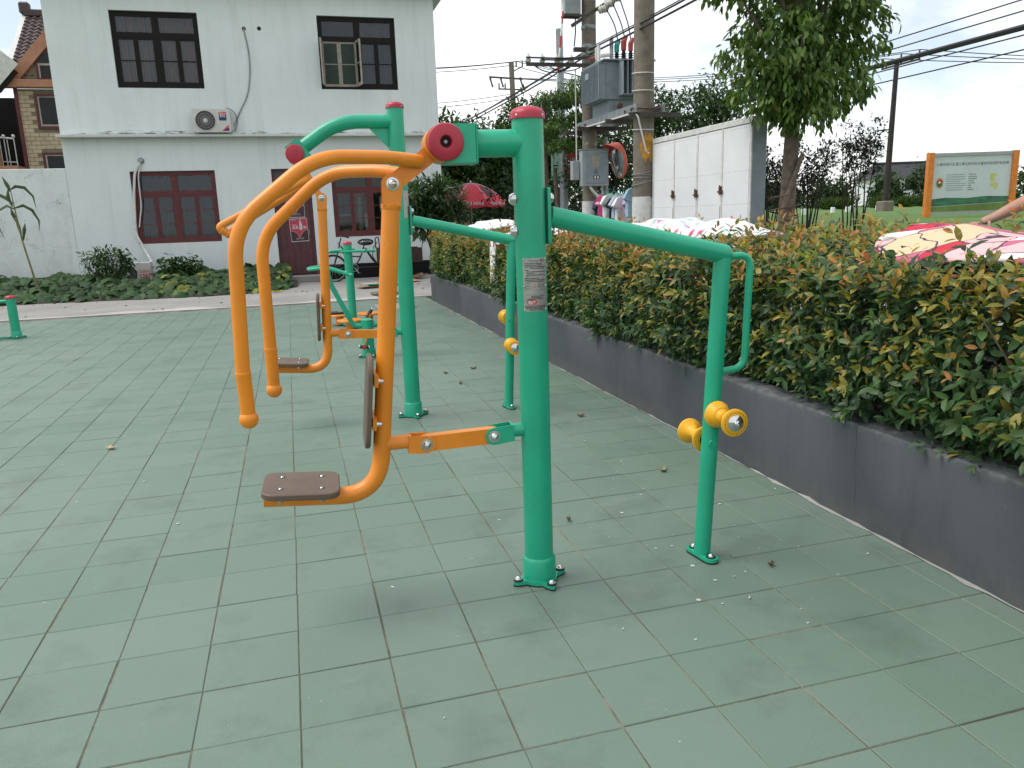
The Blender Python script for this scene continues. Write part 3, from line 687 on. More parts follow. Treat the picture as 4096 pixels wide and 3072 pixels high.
# ---- far machine: pull handles, curved top arm
YB = 2.11
B = thing('lat_pull_trainer', (.588, YB, 0), 'taller seated pull trainer behind, with curved green arm and red pivot discs', 'fitness machine', 'outdoor fitness machines'); B.rotation_euler.z = -.060
post(B, .588, YB, 2.235)
MB().tube(fillet([(.588, YB, 2.135), (.185, YB, 2.135), (-.075, YB, 1.955)], .17, 14), .0480, 32).build('top_arm', M['green_paint'], B)
b = MB(); b.prism([(.548, YB-.004, 2.095), (.395, YB-.004, 2.095), (.548, YB-.004, 1.935)], (0, .008, 0)); b.build('gusset', M['green_paint'], B)
dd = V(-.26, 0, -.18).normalized(); uu = V(-dd.z, 0, dd.x)
b = MB(); b.obox(V(-.075, YB, 1.950)+dd*.02, dd*.055, V(0, .066, 0), uu*.070); b.build('hub_bracket', M['green_paint'], B)
hub(B, (-.112, 1.920), YB, .069, False)
b = MB(); b.bar((-.112, YB, 1.920), (.045, YB, 1.605), .044, .058, (0, 1, 0)); b.build('swing_arm', M['orange_paint'], B)
hn = [(-.043, YB-.024, 1.757), (-.635, YB-.275, 1.447), (-.575, YB-.250, 1.405)]
hf = [(-.030, YB+.024, 1.740), (-.630, YB+.275, 1.420), (-.590, YB+.260, 1.395)]
for hp in (hn, hf):
    hb = MB().tube(fillet(hp, [0, .05, 0], 9), .0235, 22).build('handle', M['orange_paint'], B); e = Vector(hp[-1])
    MB().lathe(Vector(hp[-2])*.7+e*.3, e-Vector(hp[-2]), [(0, .025), (.004, .0275), (.014, .0275), (.018, .025), (.022, .0275), (.032, .0275), (.036, .025)], 20).build('grip', M['orange_paint'], hb); MB().ball(e, .029, 18).build('grip_ball', M['orange_paint'], hb)
seat_unit(B, YB, (.040, YB, 1.624), (-.010, YB, .405), (-.425, YB, .442), .79, (.150, YB, .656), (.425, YB, .640), .54, (-.285, YB-.004, .466))
leg_set(B, .588, YB, .02, .500, .690)
b = MB(); TB = math.radians(-30)
vs = []; fs = []
for i in range(9):
    a = TB+(-.045+.09*i/8)/RP; vs += [(.588+RP*math.cos(a), YB+RP*math.sin(a), 1.47), (.588+RP*math.cos(a), YB+RP*math.sin(a), 1.66)]
for i in range(8): fs.append((2*i, 2*i+2, 2*i+3, 2*i+1))
b.add(vs, fs, True).build('maker_plate', M['plate_steel'], B)

# ---- waist twister
W_ = thing('waist_twister', (.56, 7.4, 0), 'green post with red cap and orange turntable plates near the house', 'fitness machine', 'outdoor fitness machines')
post(W_, .56, 7.4, 1.17, .057, .061, .09, .6)
for k in range(3):
    a = math.radians(-92+120*k); nrm = V(math.cos(a), math.sin(a), 0); t_ = V(-nrm.y, nrm.x, 0); c = V(.56, 7.4, 1.06+.008*k)+nrm*.075
    hb = MB().tube([c-t_*.30, c+t_*.34], .0165, 16).build('hand_bar', M['green_paint'], W_)
    for e in (c-t_*.30, c+t_*.34): MB().ball(e, .027, 16).build('bar_end', M['green_paint'], hb)
for k, (dx, dy) in enumerate(((-.07, -.31), (.26, .36), (-.16, .40))):
    c = V(.56+dx, 7.4+dy, 0)
    MB().cyl(c+V(0, 0, .01), c+V(0, 0, .135), .055, .055, 20).build('turntable_stem', M['orange_paint'], W_)
    MB().bar((.56, 7.4, .05), (c.x, c.y, .05), .05, .05).build('turntable_arm', M['green_paint'], W_)
    MB().lathe(c+V(0, 0, .135), (0, 0, 1), [(0, .165), (.004, .170), (.020, .170), (.025, .165), (.025, 0)], 32).build('turntable', M['orange_paint'], W_)
b = MB()
for dx in (0, .10): b.rrect((.30+dx*.7, 7.90-dx, .16), (1, 0, 0), (0, 1, 0), .10, .042, .03, .03, 5, .006)
b.build('foot_pad', M['black_rubber'], W_)

# ---- exercise bike on a low pedestal
K_ = thing('pedal_trainer', (.53, 4.9, 0), 'low green pedal trainer with loop handlebar, brown seat and black pedals', 'fitness machine', 'outdoor fitness machines')
bx, by = .531, 4.9
MB().cyl((bx, by, .012), (bx, by, .405), .064, .064, 32).build('pedestal', M['green_paint'], K_)
MB().lathe((bx, by, .012), (0, 0, 1), [(0, .074), (.085, .074), (.09, .066)], 32).build('collar', M['green_paint'], K_)
MB().lathe((bx, by, .405), (0, 0, 1), [(0, .066), (.006, .066), (.018, .045), (.024, 0)], 32).build('pedestal_cap', M['green_paint'], K_)
flange(K_, bx, by, .35, 4, .105)
MB().tube(fillet([(bx-.05, by, .345), (.385, by, .355), (.172, by, .835), (.150, by, .99)], [0, .13, .08, 0], 10), .027, 22).build('bar_stem', M['green_paint'], K_)
MB().tube(fillet([(bx+.05, by, .345), (.69, by, .36), (.80, by, .66)], [0, .10, 0], 10), .027, 22).build('seat_stem', M['green_paint'], K_)
lp = fillet([(.385, by-.17, .908), (.13, by-.19, 1.00), (-.035, by-.15, .985), (-.035, by+.15, .985), (.13, by+.19, 1.00), (.36, by+.17, .915)], [0, .10, .10, .10, .10, 0], 8)
hb = MB().tube(lp, .0165, 16).build('handlebar', M['green_paint'], K_)
for e in (lp[0], lp[-1]): MB().ball(e, .025, 16).build('bar_end', M['green_paint'], hb)
MB().bar((-.03, by, .985), (.155, by, .985), .03, .03).build('bar_bracket', M['green_paint'], K_)
b = MB(); b.rrect((.78, by, .675), (1, 0, 0), (0, 1, 0), .18, .13, .05, .025, 6, .004); st_ = b.build('seat', M['brown_plastic'], K_)
for i in (-1, 1):
    for j in (-1, 1): MB().cyl((.78+i*.12, by+j*.08, .655), (.78+i*.12, by+j*.08, .704), .014, .012, 10).build('screw', M['chrome'], st_)
MB().lathe((bx, by-.062, .275), (0, -1, 0), [(0, .042), (.012, .042), (.014, .036), (.009, .030)], 22, False).build('axle_housing', M['green_paint'], K_)
MB().lathe((bx, by-.070, .275), (0, -1, 0), [(0, .030), (.003, .030), (.004, 0)], 22).build('axle_recess', M['black_rubber'], K_)
for s_, ex, ez in ((-1, -.060, -.140), (1, .050, .185)):
    p0 = V(bx, by+s_*.095, .275); p1 = V(bx+ex, by+s_*.095, .275+ez)
    MB().cyl((bx, by+s_*.05, .275), (bx, by+s_*.10, .275), .016, .016, 14).build('axle', M['steel'], K_)
    MB().bar(p0, p1, .014, .034, (0, 1, 0)).build('crank', M['orange_paint'], K_)
    pb = MB(); tilt = .15 if s_ < 0 else -1.0
    ax = V(math.cos(tilt), 0, -math.sin(tilt)); pb.rrect(p1+V(0, s_*.055, 0)-ax.cross(V(0, 1, 0))*.012, ax, (0, 1, 0), .052, .045, .015, .026, 4, .004); po = pb.build('pedal', M['black_rubber'], K_)
    for q in (-1, 1):
        MB().obox(p1+V(0, s_*.055, 0)+ax*.051*q+V(0, 0, .010), ax*.004, (0, .043, 0), (0, 0, .006)).build('reflector', M['ink_white'], po)
    MB().lathe(p1+V(0, s_*.103, 0), (0, s_, 0), [(-.004, .021), (.003, .020), (.005, .012), (.006, 0)], 16).build('pedal_cap', M['red_plastic'], po)

# ---- low post trainer at the left frame edge
E_ = thing('sit_up_bench', (-4.04, 8.8, 0), 'short green post with red cap and rails running out at the left edge', 'fitness machine', 'outdoor fitness machines')
post(E_, -4.04, 8.8, .575, .060, .064, .085, .3)
post(E_, -5.15, 8.8, .575, .060, .064, .085, .3)
MB().cyl((-4.04, 8.8, .525), (-5.15, 8.8, .525), .024, .024, 16).build('top_rail', M['green_paint'], E_)
MB().bar((-4.04, 8.8, .02), (-5.15, 8.8, .02), .05, .02).build('base_rail', M['green_paint'], E_)
b = MB(); b.rrect((-4.62, 8.8, .55), (1, 0, 0), (0, 1, 0), .40, .14, .05, .025, 6, .004); b.build('bench_board', M['brown_plastic'], E_)

# ------------------------------------------------------------------ white house
HY = 17.3
def stain_wall():
    mt = M['house_wall']; n = mt.node_tree; bs = [q for q in n.nodes if q.type == 'BSDF_PRINCIPLED'][0]; src = bs.inputs['Base Color'].links[0].from_socket
    p = wpos(n); z = N(n, 'ShaderNodeSeparateXYZ', {0: p}).outputs[2]
    band = N(n, 'ShaderNodeMapRange', {'Value': z, 'From Min': 3.63, 'From Max': 3.80, 'To Min': 1.0, 'To Max': 0.0}).outputs[0]
    k = noise(n, scaled(n, p, (1.1, 1.1, 7)), 1.9, 8, .75)
    s_ = N(n, 'ShaderNodeMath', {0: band, 1: .17}, operation='MULTIPLY'); t = N(n, 'ShaderNodeMath', {0: s_.outputs[0], 1: k}, operation='ADD')
    lo = N(n, 'ShaderNodeMath', {0: z, 1: 3.60}, operation='GREATER_THAN'); hi = N(n, 'ShaderNodeMath', {0: z, 1: 3.86}, operation='LESS_THAN')
    gate = N(n, 'ShaderNodeMath', {0: lo.outputs[0], 1: hi.outputs[0]}, operation='MULTIPLY')
    f = N(n, 'ShaderNodeMath', {0: ramp(n, t.outputs[0], [(.62, (0, 0, 0)), (.69, (.85,)*3)]), 1: gate.outputs[0]}, operation='MULTIPLY')
    n.links.new(mixc(n, f.outputs[0], src, (.030, .030, .026)), bs.inputs['Base Color'])
stain_wall()
def curtain_mat(name, stops, sc):
    mt, n, bs, o = newmat(name); p = wpos(n)
    f = noise(n, scaled(n, p, (sc*1.6, .3, .06)), 1.0, 2, .5); f = N(n, 'ShaderNodeMapRange', {'Value': f, 'From Min': .30, 'From Max': .70, 'To Min': .36, 'To Max': .64}).outputs[0]; n.links.new(ramp(n, f, stops), bs.inputs['Base Color']); bs.inputs['Roughness'].default_value = .9; return mt
M['curtain_pink'] = curtain_mat('curtain_pink', [(.38, (.10, .095, .10)), (.45, (.24, .20, .19)), (.475, (.26, .19, .18)), (.505, (.30, .06, .065)), (.545, (.27, .20, .19)), (.62, (.12, .11, .12))], 9)
M['curtain_green'] = curtain_mat('curtain_green', [(.35, (.008, .013, .012)), (.5, (.024, .034, .031)), (.65, (.008, .011, .012))], 9)
M['curtain_grey'] = curtain_mat('curtain_grey', [(.35, (.06, .055, .055)), (.5, (.12, .095, .09)), (.65, (.055, .05, .055))], 9)
M['screen_green'] = paint('screen_green', (.020, .036, .026), .7, var=.1)
H = thing('white_house', (-.6, HY, 0), 'white rendered two-storey house with dark upper windows and maroon lower ones', 'house')
WX0, WX1, WZ1 = -5.09, 3.84, 7.0
wins = {'ul': (-3.73, -1.825, 4.705, 6.40), 'ur': (.925, 2.835, 4.72, 6.435), 'll': (-3.73, -1.81, 1.095, 2.81), 'door': (-.484, .461, .004, 2.82), 'lr': (.972, 2.88, 1.083, 2.81)}
xs = sorted({WX0, WX1}|{v_[0] for v_ in wins.values()}|{v_[1] for v_ in wins.values()}); zs = sorted({-.05, WZ1}|{v_[2] for v_ in wins.values()}|{v_[3] for v_ in wins.values()})
b = MB()
for i in range(len(xs)-1):
    for k in range(len(zs)-1):
        cx, cz = (xs[i]+xs[i+1])/2, (zs[k]+zs[k+1])/2
        if any(a < cx < b_ and c < cz < d_ for a, b_, c, d_ in wins.values()): continue
        b.add([(xs[i], HY, zs[k]), (xs[i+1], HY, zs[k]), (xs[i+1], HY, zs[k+1]), (xs[i], HY, zs[k+1])], [(0, 1, 2, 3)], False)
for a, b_, c, d_ in wins.values():
    for q in (((a, c), (a, d_)), ((b_, d_), (b_, c)), ((a, d_), (b_, d_)), ((b_, c), (a, c))):
        (p, r), (s_, t) = q; b.add([(p, HY, r), (p, HY+.24, r), (s_, HY+.24, t), (s_, HY, t)], [(0, 1, 2, 3)], False)
b.add([(WX0, HY, -.05), (WX0, HY+8, -.05), (WX0, HY+8, WZ1), (WX0, HY, WZ1)], [(0, 3, 2, 1)], False)
b.add([(WX1, HY, -.05), (WX1, HY+8, -.05), (WX1, HY+8, WZ1), (WX1, HY, WZ1)], [(0, 1, 2, 3)], False)
b.add([(WX0, HY+8, -.05), (WX1, HY+8, -.05), (WX1, HY+8, WZ1), (WX0, HY+8, WZ1)], [(0, 3, 2, 1)], False)
b.add([(WX0, HY+.01, 3.3), (WX1, HY+.01, 3.3), (WX1, HY+8, 3.3), (WX0, HY+8, 3.3)], [(0, 1, 2, 3)], False)
b.build('wall', M['house_wall'], H)
MB().box((WX0-.04, HY-.29, 3.572), (WX1+.05, HY-.002, 3.636), .006).build('ledge', M['ledge'], H)
b = MB()
for a, c in ((WX0, -.486), (.463, WX1)): b.box((a, HY-.018, .006), (c, HY-.002, .389))
b.build('plinth', M['plinth_black'], H)
b = MB(); b.box((WX0-.3, HY-.42, 7.003), (WX1+.3, HY+8.3, 7.12)); b.prism([(WX0-.3, HY-.42, 7.123), (WX0-.3, HY+8.3, 7.123), (WX0-.3, HY+4, 9.2)], (WX1-WX0+.6, 0, 0)); b.build('roof', M['ledge'], H)
MB().box((-.60, HY-.55, .006), (.60, HY-.022, .16), .01).build('door_step', M['apron'], H)
b = MB()
for x, z in ((-.796, 6.075), (-.444, 6.09)): MB().lathe((x, HY-.003, z), (0, 1, 0), [(0, .048), (.001, .048), (.004, .036), (.10, .034), (.10, 0)], 18).build('pipe_hole', M['hole_black'] if x > -.5 else M['rust'], H)

def window(x0, x1, z0, z1, mat, rows, curtain, y=HY+.07, fw=.075, sw=.05, tr=.31, skip=(), clutter=False):
    zt = z1-(z1-z0)*tr; xm = (x0+x1)/2; b = MB(); d = .07
    b.box((x0+.003, y, z0+.003), (x0+fw, y+d, z1-.003)); b.box((x1-fw, y, z0+.003), (x1-.003, y+d, z1-.003)); b.box((x0+fw, y, z1-fw), (x1-fw, y+d, z1-.003)); b.box((x0+fw, y, z0+.003), (x1-fw, y+d, z0+fw))
    b.box((xm-fw*.55, y-.004, z0+fw), (xm+fw*.55, y+d, z1-fw)); b.box((x0+fw, y-.003, zt-fw*.5), (xm-fw*.55, y+d, zt+fw*.5)); b.box((xm+fw*.55, y-.003, zt-fw*.5), (x1-fw, y+d, zt+fw*.5))
    wobj = b.build('window', mat, H)
    def pane(a, b_, c, e): MB().box((a, y+.030, c), (b_, y+.034, e)).build('pane', M['glass'], wobj)
    for s_, (a, c) in enumerate(((x0+fw, xm-fw*.55), (xm+fw*.55, x1-fw))):
        t = MB(); e0, e1 = zt+fw*.5, z1-fw
        for q in ((a, a+sw*.7), (c-sw*.7, c)): t.box((q[0], y+.006, e0), (q[1], y+.052, e1))
        t.box((a+sw*.7, y+.006, e0), (c-sw*.7, y+.052, e0+sw*.7)); t.box((a+sw*.7, y+.006, e1-sw*.7), (c-sw*.7, y+.052, e1)); t.build('sash', mat, wobj); pane(a+sw*.7, c-sw*.7, e0+sw*.7, e1-sw*.7)
        if s_ in skip: continue
        m_ = (a+c)/2
        for (p, q) in ((a, m_-.002), (m_+.002, c)):
            e0, e1 = z0+fw, zt-fw*.5; t = MB(); bt = sw*1.5
            t.box((p, y+.004, e0), (p+sw, y+.05, e1)); t.box((q-sw, y+.004, e0), (q, y+.05, e1)); t.box((p+sw, y+.004, e1-sw), (q-sw, y+.05, e1)); t.box((p+sw, y+.004, e0), (q-sw, y+.05, e0+bt))
            zz = [e0+bt+(e1-sw-e0-bt)*k/rows for k in range(rows+1)]
            for k in range(1, rows): t.box((p+sw, y+.010, zz[k]-.011), (q-sw, y+.046, zz[k]+.011))
            t.build('sash', mat, wobj)
            for k in range(rows): pane(p+sw, q-sw, zz[k]+(.011 if k else 0), zz[k+1]-(.011 if k < rows-1 else 0))
    if curtain:
        for a, c, ph in ((x0+.03, xm-.05, 0), (xm+.06, x1-.03, 2)):
            vs = []; fs = []; n_ = 60
            for i in range(n_+1):
                x = a+(c-a)*i/n_; w_ = .028*math.sin(i*1.05+ph)+.012*math.sin(i*.43+ph)
                vs += [(x, y+.16+w_, z0-.05), (x, y+.16+w_*.6, z1-.02)]
            for i in range(n_): fs.append((2*i, 2*i+2, 2*i+3, 2*i+1))
            MB().add(vs, fs, True).build('curtain', curtain, wobj)
    return wobj
window(*wins['ul'], M['dark_wood'], 2, M['curtain_pink'])
wo_ = window(*wins['ur'], M['dark_wood'], 2, None, skip=(0,))
window(*wins['ll'], M['maroon'], 3, M['curtain_green'])
wl_ = window(*wins['lr'], M['maroon'], 3, None)
# curtain behind the closed half of the upper right window, insect screens and open casements on the other half
x0, x1, z0, z1 = wins['ur']; xm = (x0+x1)/2; y = HY+.07; zt = z1-(z1-z0)*.31
vs = []; fs = []
for i in range(61):
    x = xm+.05+(x1-xm-.08)*i/60; vs += [(x, y+.16+.028*math.sin(i*1.05), z0-.04), (x, y+.16+.015*math.sin(i*1.05), z1-.02)]
for i in range(60): fs.append((2*i, 2*i+2, 2*i+3, 2*i+1))
MB().add(vs, fs, True).build('curtain', M['curtain_grey'], wo_)
vs = []; fs = []
for i in range(21):
    x = x0+.05+.26*i/20; vs += [(x, y+.2+.03*math.sin(i*1.2), z0-.04), (x, y+.2+.02*math.sin(i*1.2), zt)]
for i in range(20): fs.append((2*i, 2*i+2, 2*i+3, 2*i+1))
MB().add(vs, fs, True).build('curtain', M['curtain_pink'], wo_)
a, c = x0+.075, xm-.041; m_ = (a+c)/2
for p, q in ((a, m_-.003), (m_+.003, c)):
    t = MB(); e0, e1 = z0+.078, zt-.040
    t.box((p, y+.035, e0), (p+.045, y+.065, e1)); t.box((q-.045, y+.035, e0), (q, y+.065, e1)); t.box((p+.045, y+.035, e1-.05), (q-.045, y+.065, e1)); t.box((p+.045, y+.035, e0), (q-.045, y+.065, e0+.06)); t.box((p+.045, y+.04, (e0+e1)/2-.01), (q-.045, y+.062, (e0+e1)/2+.01))
    sc = t.build('screen_frame', M['beige_frame'], wo_)
    MB().box((p+.045, y+.048, e0+.06), (q-.045, y+.050, e1-.05)).build('insect_screen', M['screen_green'], sc)
for hx_, ang in ((a+.01, math.radians(-98)), (c-.01, math.radians(-80))):
    e0, e1 = z0+.08, zt-.045; dv = V(math.cos(ang), math.sin(ang), 0); o = V(hx_, y-.01, 0); wd = .40; nn = V(-dv.y, dv.x, 0)*.018; t = MB()
    def bb(u0, u1, w0, w1): t.obox(o+dv*(u0+u1)/2+V(0, 0, (w0+w1)/2), dv*(u1-u0)/2, nn, V(0, 0, (w1-w0)/2))
    bb(0, .05, e0, e1); bb(wd-.05, wd, e0, e1); bb(.05, wd-.05, e1-.05, e1); bb(.05, wd-.05, e0, e0+.07); bb(.05, wd-.05, (e0+e1)/2-.012, (e0+e1)/2+.012)
    cs = t.build('open_casement', M['beige_frame'], wo_)
    for w0, w1 in ((e0+.07, (e0+e1)/2-.012), ((e0+e1)/2+.012, e1-.05)):
        t = MB(); t.obox(o+dv*wd/2+V(0, 0, (w0+w1)/2), dv*(wd/2-.05), nn*.12, V(0, 0, (w1-w0)/2)); t.build('pane', M['glass'], cs)
# things seen through the lower right panes
x0, x1, z0, z1 = wins['lr']
for (px, pz, w_, h_, mt) in ((1.14, 1.16, .30, .12, 'beige_frame'), (1.62, 1.16, .10, .95, 'beige_frame'), (1.80, 1.16, .14, .5, 'white_paint'), (1.15, 1.62, .3, .05, 'galv'), (2.2, 1.7, .14, .4, 'white_paint'), (2.45, 1.2, .3, .3, 'cardboard'), (1.56, 2.08, .2, .12, 'label_red')):
    MB().box((px, HY+.34, pz), (px+w_, HY+.46, pz+h_), .01).build('stored_item', M[mt], wl_)
MB().box((x0+.05, HY+.30, 1.14), (x1-.05, HY+.55, 1.155)).build('inner_sill', M['beige_frame'], wl_)
# maroon door with transom light
x0, x1, z0, z1 = wins['door']; y = HY+.08
b = MB(); b.box((x0+.003, y, .16), (x0+.07, y+.08, z1-.003)); b.box((x1-.07, y, .16), (x1-.003, y+.08, z1-.003)); b.box((x0+.07, y, z1-.07), (x1-.07, y+.08, z1-.003)); b.box((x0+.07, y, 2.22), (x1-.07, y+.08, 2.30)); b.box((-.03, y, 2.30), (.03, y+.08, z1-.07))
D_ = b.build('door', M['maroon_door'], H)
b = MB(); b.box((x0+.073, y+.022, .17), (x1-.073, y+.06, 2.215)); b.build('door_leaf', M['maroon_door'], D_)
for k in range(5):
    xx = x0+.075+(x1-x0-.15)*(k+.0)/5; MB().box((xx+.003, y+.014, .18), (xx+(x1-x0-.15)/5-.003, y+.0225, 2.205), .003).build('plank', M['maroon_door'], D_)
for a, c in ((x0+.07, -.03), (.03, x1-.07)): MB().box((a, y+.03, 2.30), (c, y+.034, z1-.07)).build('pane', M['glass'], D_)
MB().tube([(x1-.14, y+.012, 1.15), (x1-.14, y-.03, 1.17), (x1-.14, y-.03, 1.29), (x1-.14, y+.012, 1.31)], .009, 8).build('handle', M['steel'], D_)
MB().box((x0, HY+.30, 2.2), (x1, HY+.32, z1)).build('door_backing', M['plinth_black'], D_)

# posters on the door
def poster_mat():
    mt, n, bs, o = newmat('poster_print'); tc_ = N(n, 'ShaderNodeTexCoord'); s_ = N(n, 'ShaderNodeSeparateXYZ', {0: tc_.outputs['Generated']})
    f = noise(n, tc_.outputs['Generated'], 3, 3); c = mixc(n, f, (.36, .022, .055), (.46, .035, .075)); n.links.new(c, bs.inputs['Base Color']); bs.inputs['Roughness'].default_value = .35; return mt
M['poster'] = poster_mat(); M['poster_dark'] = paint('poster_dark', (.035, .006, .008), .35); M['poster_glow'] = paint('poster_glow', (.55, .24, .20), .4)
def poster(x, z, w_, h_, rot, lab):
    p = thing('poster', (x, HY+.085, z), lab, 'poster', 'red posters on the maroon door'); ax = V(math.cos(rot), 0, math.sin(rot)); ay = V(-math.sin(rot), 0, math.cos(rot)); o = V(x, HY+.0905, z)
    def quad(pts, lift, nm, mt): MB().add([o+ax*u*w_+ay*v_*h_-V(0, lift, 0) for u, v_ in pts], [tuple(range(len(pts)))], False).build(nm, M[mt], p)
    b = MB(); b.obox(o+V(0, .0012, 0), ax*w_/2, V(0, .0006, 0), ay*h_/2); b.build('sheet', M['ink_white'], p)
    quad([(-.485, -.48), (.485, -.48), (.485, .485), (-.485, .485)], .0004, 'print_field', 'poster')
    cur = [(-.46, -.02), (-.30, -.04), (-.16, -.12), (-.06, -.24), (0, -.31), (.07, -.22), (.2, -.10), (.34, -.02), (.485, .03)]
    quad([(-.485, -.48), (.485, -.48), (.485, .02)]+[(u, v_-.02) for u, v_ in cur[::-1]]+[(-.485, -.05)], .0008, 'print_shadow', 'poster_dark')
    t = MB(); vs = []
    for k, (u, v_) in enumerate(cur): th = .012+.03*math.exp(-(u/.12)**2); vs += [o+ax*u*w_+ay*(v_-th)*h_-V(0, .0012, 0), o+ax*u*w_+ay*(v_+.008)*h_-V(0, .0012, 0)]
    t.add(vs, [(2*i, 2*i+2, 2*i+3, 2*i+1) for i in range(len(cur)-1)], False).build('print_glow', M['poster_glow'], p)
    quad([(.03, .0), (.20, .0), (.20, .26), (.14, .33), (.13, .44), (.075, .44), (.065, .33), (.03, .26)], .0012, 'print_bottle', 'ac_beige')
    for body, u, v_, sz, wd in (('再来', -.20, .10, .19, .34), ('瓶', .34, .10, .17, .17), ('开盖有礼', -.22, .22, .07, .30), ('优质白酒', -.25, .43, .045, .26), ('酒精度 400 820 1688', .02, -.385, .05, .42)):
        t = MB(); text_on(t, body, sz*w_*1.0, o+ax*u*w_+ay*v_*h_-V(0, .0016, 0), ax, ay, width=wd*w_); t.build('lettering', M['ink_white'], p)
    quad([(-.22, -.345), (.24, -.345), (.24, -.335), (-.22, -.335)], .0014, 'print_rule', 'poster_glow')
poster(.030, 1.905, .44, .58, 0, 'upper red liquor poster on the maroon door')
poster(.072, 1.300, .44, .58, .03, 'lower red liquor poster with white bottle on the maroon door')

# wall-mounted outdoor units
def ac_unit(name, x0, y0, z0, w_, d_, h_, lab, brand):
    u = thing(name, (x0+w_/2, y0+d_/2, z0), lab, 'air conditioner', 'outdoor air-conditioning units')
    MB().box((x0, y0, z0), (x0+w_, y0+d_, z0+h_), .012).build('casing', M['ac_beige'], u)
    fx, fz, R = x0+w_*.335, z0+h_*.5, h_*.425
    MB().lathe((fx, y0-.003, fz), (0, -1, 0), [(0, R*1.04), (.012, R*1.02), (.014, R*.97), (.002, R*.95)], 40, False).build('fan_ring', M['ac_beige'], u)
    MB().lathe((fx, y0-.002, fz), (0, -1, 0), [(0, R*.95), (.001, R*.95), (.0015, 0)], 40).build('fan_opening', M['ac_dark'], u)
    gr = MB()
    for k in range(30):
        a = 2*PI*k/30; gr.tube([(fx+.045*math.cos(a), y0-.010, fz+.045*math.sin(a)), (fx+R*.6*math.cos(a+.12), y0-.014, fz+R*.6*math.sin(a+.12)), (fx+R*.96*math.cos(a+.25), y0-.008, fz+R*.96*math.sin(a+.25))], .0022, 4)
    for q in (.45, .72): gr.tube([(fx+R*q*math.cos(2*PI*k/40), y0-.013, fz+R*q*math.sin(2*PI*k/40)) for k in range(40)], .0022, 4, closed=True)
    gr.build('fan_grille', M['ac_beige'], u, kind='stuff')
    MB().lathe((fx, y0-.008, fz), (0, -1, 0), [(0, .05), (.010, .048), (.014, .036), (.0145, 0)], 20).build('fan_hub', M['ac_beige'], u)
    MB().box((x0+.02, y0+.02, z0-.02), (x0+.10, y0+d_-.02, z0)).build('foot', M['galv'], u); MB().box((x0+w_-.10, y0+.02, z0-.02), (x0+w_-.02, y0+d_-.02, z0)).build('foot', M['galv'], u)
    MB().box((x0+w_, y0+.05, z0+.06), (x0+w_+.035, y0+.2, z0+.20), .006).build('valve_cover', M['ac_beige'], u)
    lx0, lx1 = x0+w_*.68, x0+w_*.95; yy = y0-.0015
    def pr(nm, mt, a, b_, c, e, lift=.0): MB().add([(a, yy-lift, c), (b_, yy-lift, c), (b_, yy-lift, e), (a, yy-lift, e)], [(0, 1, 2, 3)], False).build(nm, M[mt], u)
    if brand == 1:
        pr('sticker', 'label_red', lx0+.01, lx1-.05, z0+h_*.76, z0+h_*.86); pr('sticker', 'label_navy', lx0+.015, lx1-.05, z0+h_*.50, z0+h_*.755)
        t = MB(); text_on(t, 'Shinco', .05, ((lx0+lx1)/2-.02, yy-.001, z0+h_*.81), (1, 0, 0), (0, 0, 1), width=.14); t.build('lettering', M['ink_white'], u)
        t = MB(); text_on(t, '新科', .08, ((lx0+lx1)/2-.02, yy-.001, z0+h_*.69), (1, 0, 0), (0, 0, 1), width=.12); t.build('lettering', M['ink_white'], u)
        MB().add([(lx0+.07, yy, z0+.035), (lx1-.01, yy, z0+.035), (lx1-.01, yy, z0+h_*.22)], [(0, 1, 2)], False).build('sticker', M['label_navy'], u)
        MB().add([(lx0+.05, yy-.0006, z0+.035), (lx0+.095, yy-.0006, z0+.035), (lx1-.01, yy-.0006, z0+h_*.24), (lx1-.01, yy-.0006, z0+h_*.32)], [(0, 1, 2, 3)], False).build('sticker', M['label_red'], u)
    else:
        t = MB(); text_on(t, 'Galanz', .11, ((lx0+lx1)/2, yy-.001, z0+h_*.62), (1, 0, 0), (0, 0, 1), width=.235); t.build('lettering', M['ink_red'], u)
        pr('sticker', 'label_red', lx0+.0, lx1+.0, z0+h_*.30, z0+h_*.50); t = MB(); text_on(t, '格兰仕', .09, ((lx0+lx1)/2, yy-.001, z0+h_*.40), (1, 0, 0), (0, 0, 1), width=.19); t.build('lettering', M['ink_white'], u)
    return u
ac_unit('air_conditioner', -2.15, 16.94, 3.657, .86, .30, .545, 'beige outdoor air-conditioning unit standing on the ledge of the white house', 1)
ac_unit('air_conditioner', -4.22, 16.62, .14, .80, .30, .545, 'lower white outdoor air-conditioning unit half hidden behind squash leaves', 2)
hs = lambda x, z, y=HY-.02: (-.2064+(x+.2064)*1.0664, y, 1.453+(z-1.453)*1.0664)
MB().tube(fillet([hs(-.765, 5.787), hs(-.70, 5.36), hs(-.70, 4.94), hs(-.80, 4.38), hs(-1.02, 4.01), hs(-1.13, 3.78), (-1.29, HY-.15, 3.78)], .25, 6), .016, 8).build('refrigerant_hose', M['cable_grey'], label='thin grey hose curving down the wall to the upper unit', cat='hose')
MB().tube(fillet([(-1.40, HY-.12, 4.20), (-1.36, HY-.10, 4.26), (-1.20, HY-.06, 4.17), (-1.14, HY-.04, 3.95), (-1.24, HY-.10, 3.70)], .12, 6), .008, 6).build('black_wire', M['cable'], label='thin dark wire looping from the top of the upper unit', cat='wire')
def hose(pts, r, nm, mt, lab): MB().tube(fillet(pts, .15, 6), r, 10).build(nm, M[mt], label=lab, cat='pipe')
